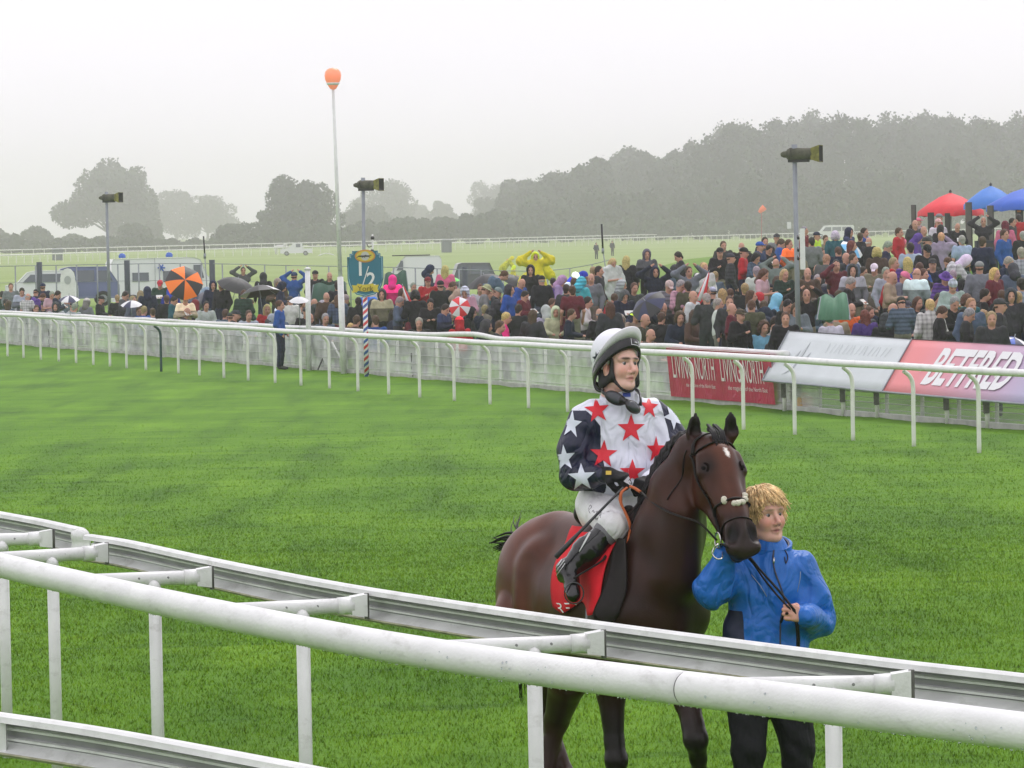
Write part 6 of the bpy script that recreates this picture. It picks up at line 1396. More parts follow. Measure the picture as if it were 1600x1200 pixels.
for k, (x_, y0, y1, w_, mt, lab) in enumerate(((1427, 320, 395, .14, BRW, 'leftmost slim upright board left of the red parasol'), (1454, 332, 400, .18, DKW, 'dark upright board under the left rim of the red parasol'), (1480, 333, 404, .15, DKW, 'dark upright board under the middle of the red parasol'), (1513, 316, 404, .19, BRW, 'tall brown upright board between the red and blue parasols'), (1547, 321, 404, .19, BRW, 'tall leaning board under the pale blue parasol'), (1592, 318, 380, .22, DKW, 'dark upright board with orange marks under the deep blue parasol'))):
    Z_ = 118+k*.6; T_ = P(x_, y0, Z_); B_ = Vector((P(x_+2, y1, Z_).x, Z_, gz(T_.x, Z_))); t = thing('upright_board', lab, 'board', B_, 'upright boards of the betting stands')
    part('board', ([B_+Vector((-w_/2, 0, 0)), B_+Vector((w_/2, 0, 0)), T_+Vector((w_/2, 0, 0)), T_+Vector((-w_/2, 0, 0))]+[B_+Vector((-w_/2, .06, 0)), B_+Vector((w_/2, .06, 0)), T_+Vector((w_/2, .06, 0)), T_+Vector((-w_/2, .06, 0))], [(0, 1, 2, 3), (7, 6, 5, 4), (0, 4, 5, 1), (1, 5, 6, 2), (2, 6, 7, 3), (3, 7, 4, 0)]), mt, t)
    part('frame', tube([B_+Vector((w_/2, -.01, 0)), T_+Vector((w_/2, -.01, 0))], .018, 5), DKH, t)
    if k == 5:
        for j in range(6): part('orange_mark', box(P(1592, 330+j*7, Z_)+Vector((0, -.02, 0)), (.12, .01, .06)), mat('orange_print', (.6, .18, .02), .6), t)
b_ = P(1541, 395, 112); st = thing('betting_stand', 'dark cabinet of a betting stand below the blue parasols', 'stand', (b_.x, 112, gz(b_.x, 112))); zc = P(1541, 396, 112).z
part('cabinet', box((b_.x, 112, zc-.05), (.62, .5, .85)), mat('dark_blue_cabinet', (.012, .018, .035), .6), st); part('front_panel', box((b_.x, 111.74, zc-.05), (.52, .03, .7)), DKW, st)
# green shelters
def shelter(x0, x1, y0, y1, Z, lab, m, rise=.25):
    a = P(x0, y1, Z); b = P(x1, y1, Z); ta = P(x0+6, y0+4, Z+.4); tb_ = P(x1-6, y0, Z+.4); mid = P((x0+x1)/2, y0-2, Z+.3); nx_ = 12; V = []; Fc = []
    for i in range(nx_+1):
        u = i/nx_; lo = a.lerp(b, u); hi = ta.lerp(tb_, u)+Vector((0, 0, .05*math.sin(u*9)))
        for j in range(5): v = j/4; p = lo.lerp(hi, v); V.append(p+Vector((0, -.12*math.sin(v*3.1)+.05*math.sin(u*20+v*3), 0)))
        V.append(hi+Vector((0, .8, -.05))); V.append(hi+Vector((0, 1.2, -.5)))
    for i in range(nx_):
        for j in range(6): Fc.append((i*7+j, (i+1)*7+j, (i+1)*7+j+1, i*7+j+1))
    t = thing('shelter', lab, 'shelter', a); part('fabric', (V, Fc), m, t, True); part('pole', tube([a, ta], .02, 6), GALV, t); part('pole', tube([b, tb_], .02, 6), GALV, t)
GRN = mat('green_canvas', (.03, .085, .055), .8, var=.12, wr=.4, wrs=2, bump=.1); shelter(484, 545, 441, 490, 108, 'dark green canvas windbreak left of the distance sign', GRN); shelter(596, 640, 424, 475, 112, 'dark green canvas shelter right of the distance sign', GRN)
shelter(1277, 1328, 460, 500, 73, 'green canvas sheet held up near the largest loudspeaker pole', mat('mid_green_canvas', (.07, .19, .11), .7, wr=.4, wrs=2, bump=.1))
# umbrellas in the crowd
def umbrella(x, y, wpx, Z, cols, label, tilt=(0, 0), n=8, deep=.34, grp='umbrellas in the crowd'):
    c = P(x, y, Z); R = wpx/2*Z/F; t = thing('umbrella', label, 'umbrella', c, grp); q_ = Matrix.Rotation(tilt[0], 3, 'X') @ Matrix.Rotation(tilt[1], 3, 'Y')
    def pt(r_, a): sc_ = abs(math.sin(a*n/2)); return c+q_@Vector((math.cos(a)*R*r_*(1-.06*sc_*r_), math.sin(a)*R*r_*(1-.06*sc_*r_), -R*deep*2*(1-math.cos(r_*1.15))))
    for g_ in range(n):
        V = []; Fc = []
        for i in range(5):
            for j in range(5): V.append(pt(j/4, (g_+i/4)*2*math.pi/n))
        for i in range(4):
            for j in range(4): Fc.append((i*5+j, i*5+j+1, (i+1)*5+j+1, (i+1)*5+j))
        part('canopy_panel', (V, Fc), cols[g_ % len(cols)], t, True)
    part('shaft', tube([c+q_@Vector((0, 0, .07)), c+q_@Vector((0, 0, -.75))], .010, 6), GALV, t, True)
    for g_ in range(n): a = g_*2*math.pi/n; part('rib', tube([pt(.0, a)-q_@Vector((0, 0, .015)), pt(.5, a)-q_@Vector((0, 0, .015)), pt(1, a)-q_@Vector((0, 0, .012))], .006, 4), GALV, t)
OR = mat('orange_nylon', (.95, .20, .01), .5); BK = mat('black_nylon', (.012, .012, .014), .5); WN = mat('white_nylon', (.7, .7, .72), .5); RN = mat('red_nylon', (.65, .02, .03), .5); GN = mat('lime_nylon', (.12, .62, .08), .5); BN = mat('blue_nylon', (.02, .09, .5), .5); NV2 = mat('dark_blue_nylon', (.02, .025, .08), .5); LB = mat('light_blue_nylon', (.15, .45, .75), .5)
umbrella(289, 437, 60, 107, [OR, BK], 'orange and black panelled umbrella turned towards the track', (math.radians(62), math.radians(12)))
umbrella(372, 436, 62, 112, [BK], 'black umbrella just right of the orange and black one', (math.radians(20), math.radians(16)))
umbrella(404, 446, 66, 104, [BK, BK, BK, WN], 'black umbrella with a white wedge at left of the windbreak', (math.radians(-10), math.radians(-8)))
umbrella(756, 430, 62, 112, [BK], 'black umbrella held over the crowd right of the sign', (math.radians(12), math.radians(-14)))
umbrella(806, 432, 48, 108, [BK], 'black umbrella beside the yellow ponchos', (math.radians(16), math.radians(26)))
umbrella(706, 433, 26, 108, [GN], 'small lime green umbrella left of the black one', (math.radians(10), 0))
umbrella(467, 464, 32, 96, [WN], 'small pale see-through umbrella left of the shorter white pole', (math.radians(14), 0))
umbrella(718, 478, 34, 92, [RN, WN], 'red and white panelled umbrella low in the crowd', (math.radians(70), 0))
umbrella(1452, 423, 26, 88, [GN], 'lime green umbrella in the packed crowd at right', (math.radians(10), math.radians(10)))
umbrella(108, 462, 34, 118, [NV2, WN], 'dark blue and white umbrella by the blue car', (math.radians(14), 0))
umbrella(205, 470, 34, 112, [WN, WN, NV2], 'white umbrella beyond the man in grey at left', (math.radians(14), 0))
umbrella(1585, 528, 72, 66, [NV2, WN, BN], 'blue and white umbrella lying behind the red and blue board', (math.radians(14), math.radians(12)))
umbrella(1008, 470, 60, 84, [BK, NV2], 'dark grey umbrella slanting behind the bald man', (math.radians(40), math.radians(-30)))
umbrella(1335, 384, 40, 100, [LB, WN], 'pale blue and white umbrella near the equipment panel', (math.radians(30), math.radians(30)))
# folded umbrella, flags and coolers
for (x0, y0, x1, y1, r0_, mt, Z_, lab) in ((630, 448, 645, 487, .10, RN, 95, 'folded red and white umbrella in the middle of the crowd'), (1107, 427, 1095, 470, .11, RN, 84, 'furled red umbrella standing beside the man in white')):
    a = P(x0, y0, Z_); b_ = P(x1, y1, Z_); t = thing('furled_umbrella', lab, 'umbrella', b_); part('folds', sdf_mesh([cap(a, b_, .02, r0_), cap(a+Vector((.02, -.02, 0)), b_+Vector((.06, -.04, 0)), .012, .03, k=.01)], .02, .02), mt, t, True); part('white_fold', tube([a+Vector((-.01, -.03, 0)), b_+Vector((-.04, -.09, 0))], [.01, .05], 6), WN, t, True); part('tip', tube([a, a+(a-b_)*.12], .01, 5), GALV, t, True)
for x_, y_, Z_, w_, mt, lab in ((909, 492, 82, .34, BN, 'blue cool box on the ground behind the fence'), (468, 452, 108, .25, LB, 'light blue bag held up left of the windbreak')):
    c = onground(x_, y_, w_*.4, 60); t = thing('cool_box', lab, 'box', c); part('body', box(c, (w_, .25, w_*.8), .1, .94), mt, t); part('lid', box(c+Vector((0, 0, w_*.42)), (w_*1.04, .27, .05), .1), WN, t)
for x_, y_, Z_, lab in ((893, 517, 79, 'white folding chair right of the grey hooded person'), (607, 452, 96, 'white folding chair beside the distance sign'), (1017, 492, 82, 'red folding chair by the bald man in sunglasses')):
    c = onground(x_, y_, .6, 60); t = thing('folding_chair', lab, 'chair', c); mt = RN if 'red' in lab else WN; part('backrest', box(c+Vector((0, 0, .05)), (.42, .03, .30), .3), mt, t); part('seat', box(c+Vector((0, -.2, -.18)), (.42, .4, .03), .3), mt, t)
    for sx in (-.2, .2): part('leg', tube([c+Vector((sx, .0, .2)), c+Vector((sx, -.1, -.6))], .012, 5), GALV, t); part('leg', tube([c+Vector((sx, -.38, -.17)), c+Vector((sx, -.1, -.6))], .012, 5), GALV, t)
# ================================================================== the crowd
CSK = mat('crowd_skin', (1, 1, 1), .55, .3, attr='Col')
CCL = mat('crowd_cloth', (1, 1, 1), .75, .25, objcol=True, var=.20, vscale=5, bump=.1, bscale=40, wr=.9, wrs=4)
CHR = mat('crowd_hair', (1, 1, 1), .6, .3, objcol=True, var=.35, vscale=40, bump=.5, bscale=60)
def cloth_variety(m):
    "some garments are checked, some have a paler yoke: chosen by the object's own random number"
    n = m.node_tree; N = n.nodes.new; L = n.links.new; b = n.nodes['Principled BSDF']; src = b.inputs['Base Color'].links[0].from_socket
    oi = N('ShaderNodeObjectInfo'); tc = N('ShaderNodeTexCoord'); sp = N('ShaderNodeSeparateXYZ'); L(tc.outputs['Object'], sp.inputs[0])
    def mth(op, a, bb=None, c=None):
        x = N('ShaderNodeMath'); x.operation = op
        for i, v in enumerate((a, bb, c)):
            if v is None: continue
            if isinstance(v, (int, float)): x.inputs[i].default_value = v
            else: L(v, x.inputs[i])
        return x.outputs[0]
    R = oi.outputs['Random']; sx = mth('GREATER_THAN', mth('SINE', mth('MULTIPLY', sp.outputs['X'], 75)), .2); sz = mth('GREATER_THAN', mth('SINE', mth('MULTIPLY', sp.outputs['Z'], 75)), .2)
    chk = mth('MULTIPLY_ADD', mth('ADD', sx, sz), -.24, 1.0); stp = mth('MULTIPLY_ADD', sz, -.5, 1.1); yk = mth('MULTIPLY_ADD', mth('GREATER_THAN', sp.outputs['Z'], 1.27), 1.6, .8)
    f1 = mth('LESS_THAN', R, .10); f2 = mth('MULTIPLY', mth('GREATER_THAN', R, .10), mth('LESS_THAN', R, .16)); f3 = mth('GREATER_THAN', R, .86)
    k = mth('MULTIPLY_ADD', f1, mth('SUBTRACT', chk, 1), 1.0); k = mth('MULTIPLY_ADD', f2, mth('SUBTRACT', stp, 1), k); k = mth('MULTIPLY_ADD', f3, mth('SUBTRACT', yk, 1), k)
    vm = N('ShaderNodeVectorMath'); vm.operation = 'SCALE'; L(src, vm.inputs[0]); L(k, vm.inputs['Scale']); L(vm.outputs[0], b.inputs['Base Color'])
cloth_variety(CCL)
def A3(*a): return np.array(a, float)
POSES = {  # head centre, head pitch, shoulders z/y, pelvis, elbows (R,L), wrists (R,L), knees, ankles
 'A': dict(h=(0, -.02, 1.60), hp=0, s=(.19, .0, 1.42), p=(0, 0, .95), e=((-.26, .04, 1.13), (.26, .04, 1.13)), w=((-.25, -.10, .90), (.25, -.10, .90))),
 'B': dict(h=(0, -.07, 1.57), hp=-28, s=(.19, -.02, 1.41), p=(0, 0, .95), e=((-.27, -.04, 1.13), (.27, -.04, 1.13)), w=((-.09, -.29, 1.16), (.09, -.29, 1.17))),
 'C': dict(h=(0, -.03, 1.60), hp=0, s=(.19, .0, 1.42), p=(0, 0, .95), e=((-.36, -.20, 1.40), (.26, .02, 1.13)), w=((-.13, -.20, 1.62), (.24, -.14, .92))),
 'D': dict(h=(0, -.05, 1.18), hp=-8, s=(.19, .02, .98), p=(0, .05, .50), e=((-.26, .0, .72), (.26, .0, .72)), w=((-.10, -.28, .66), (.10, -.28, .66)), k=(.12, -.42, .50), a=(.13, -.46, .06)),
 'E': dict(h=(0, -.52, 1.38), hp=-35, s=(.19, -.34, 1.27), p=(0, .06, .95), e=((-.26, -.50, 1.02), (.26, -.50, 1.02)), w=((-.10, -.66, .92), (.10, -.66, .92))),
 'G': dict(h=(0, -.03, 1.60), hp=4, s=(.20, .0, 1.44), p=(0, 0, .95), e=((-.40, -.06, 1.56), (.40, -.06, 1.56)), w=((-.14, -.12, 1.74), (.14, -.12, 1.74))),
 'H': dict(h=(0, -.03, 1.60), hp=-6, s=(.19, .0, 1.42), p=(0, 0, .95), e=((-.28, -.02, 1.13), (.26, .04, 1.13)), w=((-.12, -.30, 1.24), (.25, -.06, .90))),
}
_cache = {}
def hframe(po): d = POSES[po]; return Frame(A3(*d['h']), 0, math.radians(d['hp']))
def person_parts(po, sl):
    k_ = (po, sl)
    if k_ in _cache: return _cache[k_]
    d = POSES[po]; hf_ = hframe(po); s = d['s']; S_ = [A3(-s[0], s[1], s[2]), A3(s[0], s[1], s[2])]; p = A3(*d['p']); E_ = [A3(*x) for x in d['e']]; W_ = [A3(*x) for x in d['w']]
    kn = [A3(sg_*d['k'][0], *d['k'][1:]) if 'k' in d else A3(sg_*.10, -.02, .50) for sg_ in (-1, 1)]; an = [A3(sg_*d['a'][0], *d['a'][1:]) if 'a' in d else A3(sg_*.11, .02, .07) for sg_ in (-1, 1)]
    neck = (S_[0]+S_[1])/2; hc = hf_.o; ch = neck*.68+p*.32; hd = [ell(hf_(-.01, 0, .02), (.098, .078, .115), R=hf_.R), ell(hf_(.03, 0, -.05), (.065, .058, .065), R=hf_.R), cap(hf_(.09, 0, .0), hf_(.11, 0, -.03), .014, .018, k=.02), cap(hf_(-.03, 0, -.06), neck+A3(0, 0, .0), .058, .06)]
    hands = []
    for e_, w_ in zip(E_, W_): dd = (w_-e_)/np.linalg.norm(w_-e_); hands += [cap(e_, w_, .036, .028), cap(w_, w_+dd*.09, .034, .028, flat=((0, 0, 1), .7)), cap(w_+dd*.02, w_+dd*.06+A3(.02, -.02, .03), .014, .012)]
    legs_ = []
    for i in (0, 1): hip = p+A3((-1, 1)[i]*.09, 0, -.03); legs_ += [cap(hip, kn[i], .07, .05), cap(kn[i], an[i], .045, .035), cap(an[i], an[i]+A3(0, -.16, -.03), .042, .035)]
    body = hd+hands+legs_+[ell(ch, (.13, .09, .22)), ell(p, (.13, .10, .12))]+[cap(S_[i], E_[i], .042, .038) for i in (0, 1)]
    bv_, bf_ = sdf_mesh(body, .021, .035)
    a, l, u = hf_.loc(bv_); col = np.tile(A3(.56, .30, .22), (len(bv_), 1)); sh = (((a > .04) & (np.abs(np.abs(l)-.034) < .020) & (np.abs(u-.008) < .014))[:, None]); col = np.where(sh, A3(.18, .08, .06), col)
    col = col*.92
    feet = (bv_[:, 2] < .12)[:, None]; col = np.where(feet, A3(.03, .03, .03), col)
    body_me = mesh('person', bv_, bf_, CSK, True, col)
    jk_ = [ell(ch, (.185, .130, .24)), ell(p+(ch-p)*.25, (.175, .135, .20)), cap(S_[0]*.92+A3(0, 0, -.02), S_[1]*.92+A3(0, 0, -.02), .085)]
    long_ = sl in ('coat', 'dress')
    if long_ and 'k' not in d: jk_.append(cap(p, p+A3(0, 0, -.22), .19, .20, flat=((0, 1, 0), .75)))
    for i in (0, 1):
        if sl == 'tee': jk_.append(cap(S_[i], S_[i]+(E_[i]-S_[i])*.68, .075, .066))
        else: jk_ += [cap(S_[i], E_[i], .078, .070), cap(E_[i], W_[i], .068, .048)]
    if sl == 'coat': jk_.append(cap(neck+A3(0, 0, .03), hf_(-.03, 0, -.09), .09, .075))
    jc_ = [cap(hf_(.02, 0, -.02), hf_(.03, 0, -.10), .07, k=.01, sub=True)]
    jme = mesh('jacket', *sdf_mesh(jk_+jc_, .024, .05, disp=wrinkle(.007, (24, 17, 11), 1.0)), CCL, True)
    tr_ = [ell(p, (.155, .125, .12))]
    for i in (0, 1): hip = p+A3((-1, 1)[i]*.09, 0, -.03); tr_ += [cap(hip, kn[i], .095, .075), cap(kn[i], an[i]+(kn[i]-an[i])*.1, .072, .060)]
    tme = mesh('trousers', *sdf_mesh(tr_, .028, .03, disp=wrinkle(.006, (22, 16, 10), 2.0)), CCL, True)
    _cache[k_] = (body_me, jme, tme); return _cache[k_]
def head_acc(po, kind):
    k_ = (po, kind)
    if k_ in _cache: return _cache[k_]
    h = hframe(po); e = lambda c, r, **kw: ell(h(*c), r, R=h.R, **kw); vox = .014; clip = None; ms = []
    cut_ = lambda lim, sl_=.5: (lambda X: (lambda a, l, u: np.maximum(a-.045-sl_*(u-.04), -.5-u))(*h.loc(X)))
    nz = lambda am: (lambda X: am*np.sin(X[..., 0]*90+X[..., 2]*70)*np.sin(X[..., 1]*80+X[..., 2]*50))
    if kind == 'short': v = sdf_mesh([e((-.022, 0, .035), (.105, .086, .108)), cap(h(-.06, 0, -.02), h(-.07, 0, -.05), .05)], .013, .02, disp=nz(.006), clip=cut_(0, .55))
    elif kind == 'curly': v = sdf_mesh([e((-.025, 0, .03), (.13, .115, .135)), e((-.05, .07, -.03), (.06, .06, .08)), e((-.05, -.07, -.03), (.06, .06, .08))], .014, .02, disp=lambda X: .014*np.sin(X[..., 0]*70)*np.sin(X[..., 1]*75)*np.sin(X[..., 2]*80), clip=cut_(0, .35))
    elif kind == 'long': v = sdf_mesh([e((-.025, 0, .03), (.112, .093, .115)), cap(h(-.06, .05, .0), h(-.06, .06, -.22), .06, .045), cap(h(-.06, -.05, .0), h(-.06, -.06, -.22), .06, .045), cap(h(-.08, 0, .0), h(-.10, 0, -.22), .06, .05)], .014, .03, disp=nz(.007), clip=cut_(0, .3))
    elif kind == 'bald': v = sdf_mesh([cap(h(-.055, .070, -.01), h(-.095, 0, -.02), .020, .024), cap(h(-.055, -.070, -.01), h(-.095, 0, -.02), .020, .024)], .012, .02, disp=nz(.003))
    elif kind == 'cap': v = sdf_mesh([e((-.015, 0, .055), (.112, .092, .088)), cap(h(.07, -.03, .055), h(.155, -.02, .045), .030, .026, flat=(h.u, .35)), cap(h(.07, .03, .055), h(.155, .02, .045), .030, .026, flat=(h.u, .35))], .012, .015, clip=lambda X: (lambda a, l, u: .030-u+.0*a)(*h.loc(X)))
    elif kind == 'hat': v = sdf_mesh([e((-.01, 0, .07), (.105, .09, .09)), e((0, 0, .035), (.175, .155, .022))], .013, .02, clip=lambda X: (lambda a, l, u: .022-u)(*h.loc(X)))
    elif kind == 'beanie': v = sdf_mesh([e((-.015, 0, .055), (.115, .096, .105)), e((-.01, 0, .165), .028)], .013, .015, disp=nz(.004), clip=lambda X: (lambda a, l, u: .025-u)(*h.loc(X)))
    else: v = sdf_mesh([e((-.025, 0, .02), (.135, .118, .148)), cap(h(-.06, 0, -.06), h(-.08, 0, -.16), .10, .12), e((.09, 0, -.01), (.09, .068, .105), k=.015, sub=True)], .015, .03, disp=nz(.004))
    _cache[k_] = mesh({'short': 'hair', 'curly': 'hair', 'long': 'hair', 'bald': 'hair'}.get(kind, kind), *v, CHR if kind in ('short', 'curly', 'long', 'bald') else CCL, True); return _cache[k_]
def poncho_mesh(po):
    k_ = (po, 'poncho')
    if k_ in _cache: return _cache[k_]
    d = POSES[po]; h = hframe(po); n_ = A3(0, d['s'][1], d['s'][2]); p = A3(*d['p'])
    pr = [cap(n_, p+A3(0, 0, -.15), .17, .33, flat=((0, 1, 0), .75)), cap(A3(-.19, n_[1], n_[2]), A3(*d['e'][0])+A3(0, 0, -.05), .10, .13), cap(A3(.19, n_[1], n_[2]), A3(*d['e'][1])+A3(0, 0, -.05), .10, .13)]
    if po == 'G': pr += [cap(A3(*d['e'][0]), A3(*d['w'][0]), .09, .05), cap(A3(*d['e'][1]), A3(*d['w'][1]), .09, .05)]
    _cache[k_] = mesh('poncho', *sdf_mesh(pr, .026, .07, disp=wrinkle(.016, (26, 14, 12), .7)), CCL, True); return _cache[k_]
COL = {  # cloth and hair colours: real garment colours
 'bk': ('black', (.012, .012, .014)), 'dk': ('dark grey', (.04, .042, .048)), 'nv': ('navy', (.012, .018, .05)), 'gy': ('grey', (.20, .21, .23)), 'lg': ('light grey', (.42, .45, .50)), 'wh': ('white', (.68, .68, .70)), 'cr': ('cream', (.62, .56, .40)),
 'bg': ('beige', (.38, .32, .23)), 'tn': ('tan', (.30, .20, .11)), 'br': ('brown', (.09, .055, .035)), 'ol': ('olive', (.075, .085, .045)), 'dg': ('dark green', (.018, .055, .035)), 'gn': ('green', (.03, .22, .09)), 'te': ('teal', (.02, .12, .14)),
 'bl': ('blue', (.02, .09, .36)), 'rb': ('royal blue', (.015, .035, .38)), 'lb': ('light blue', (.22, .45, .70)), 'sb': ('pale blue', (.38, .48, .68)), 'mr': ('maroon', (.13, .012, .025)), 'rd': ('red', (.50, .015, .025)), 'or': ('orange', (.75, .12, .02)), 'pk': ('pink', (.70, .16, .30)), 'hp': ('bright pink', (.80, .02, .22)),
 'lp': ('pale pink', (.62, .40, .44)), 'pu': ('purple', (.11, .045, .28)), 'li': ('lilac', (.38, .27, .45)), 'ye': ('bright yellow', (.78, .78, .03)), 'hv': ('fluorescent yellow', (.60, .80, .05)), 'gb': ('grey blue', (.10, .14, .20)), 'kh': ('khaki', (.22, .20, .15)), 'dr': ('dark red', (.20, .01, .02)), 'tq': ('turquoise', (.06, .42, .48))}
HAIR = {'b': ('black', (.008, .007, .007)), 'd': ('dark', (.022, .014, .010)), 'n': ('brown', (.075, .038, .020)), 'g': ('grey', (.28, .27, .26)), 'w': ('white', (.55, .54, .52)), 'y': ('blonde', (.52, .36, .15)), 'r': ('reddish', (.14, .03, .02)), 'f': ('fair', (.32, .21, .11))}
CROPS = {4: (0, 360, 4), 5: (380, 360, 4), 6: (760, 360, 4.706), 7: (1060, 340, 4.615), 8: (1300, 260, 4)}
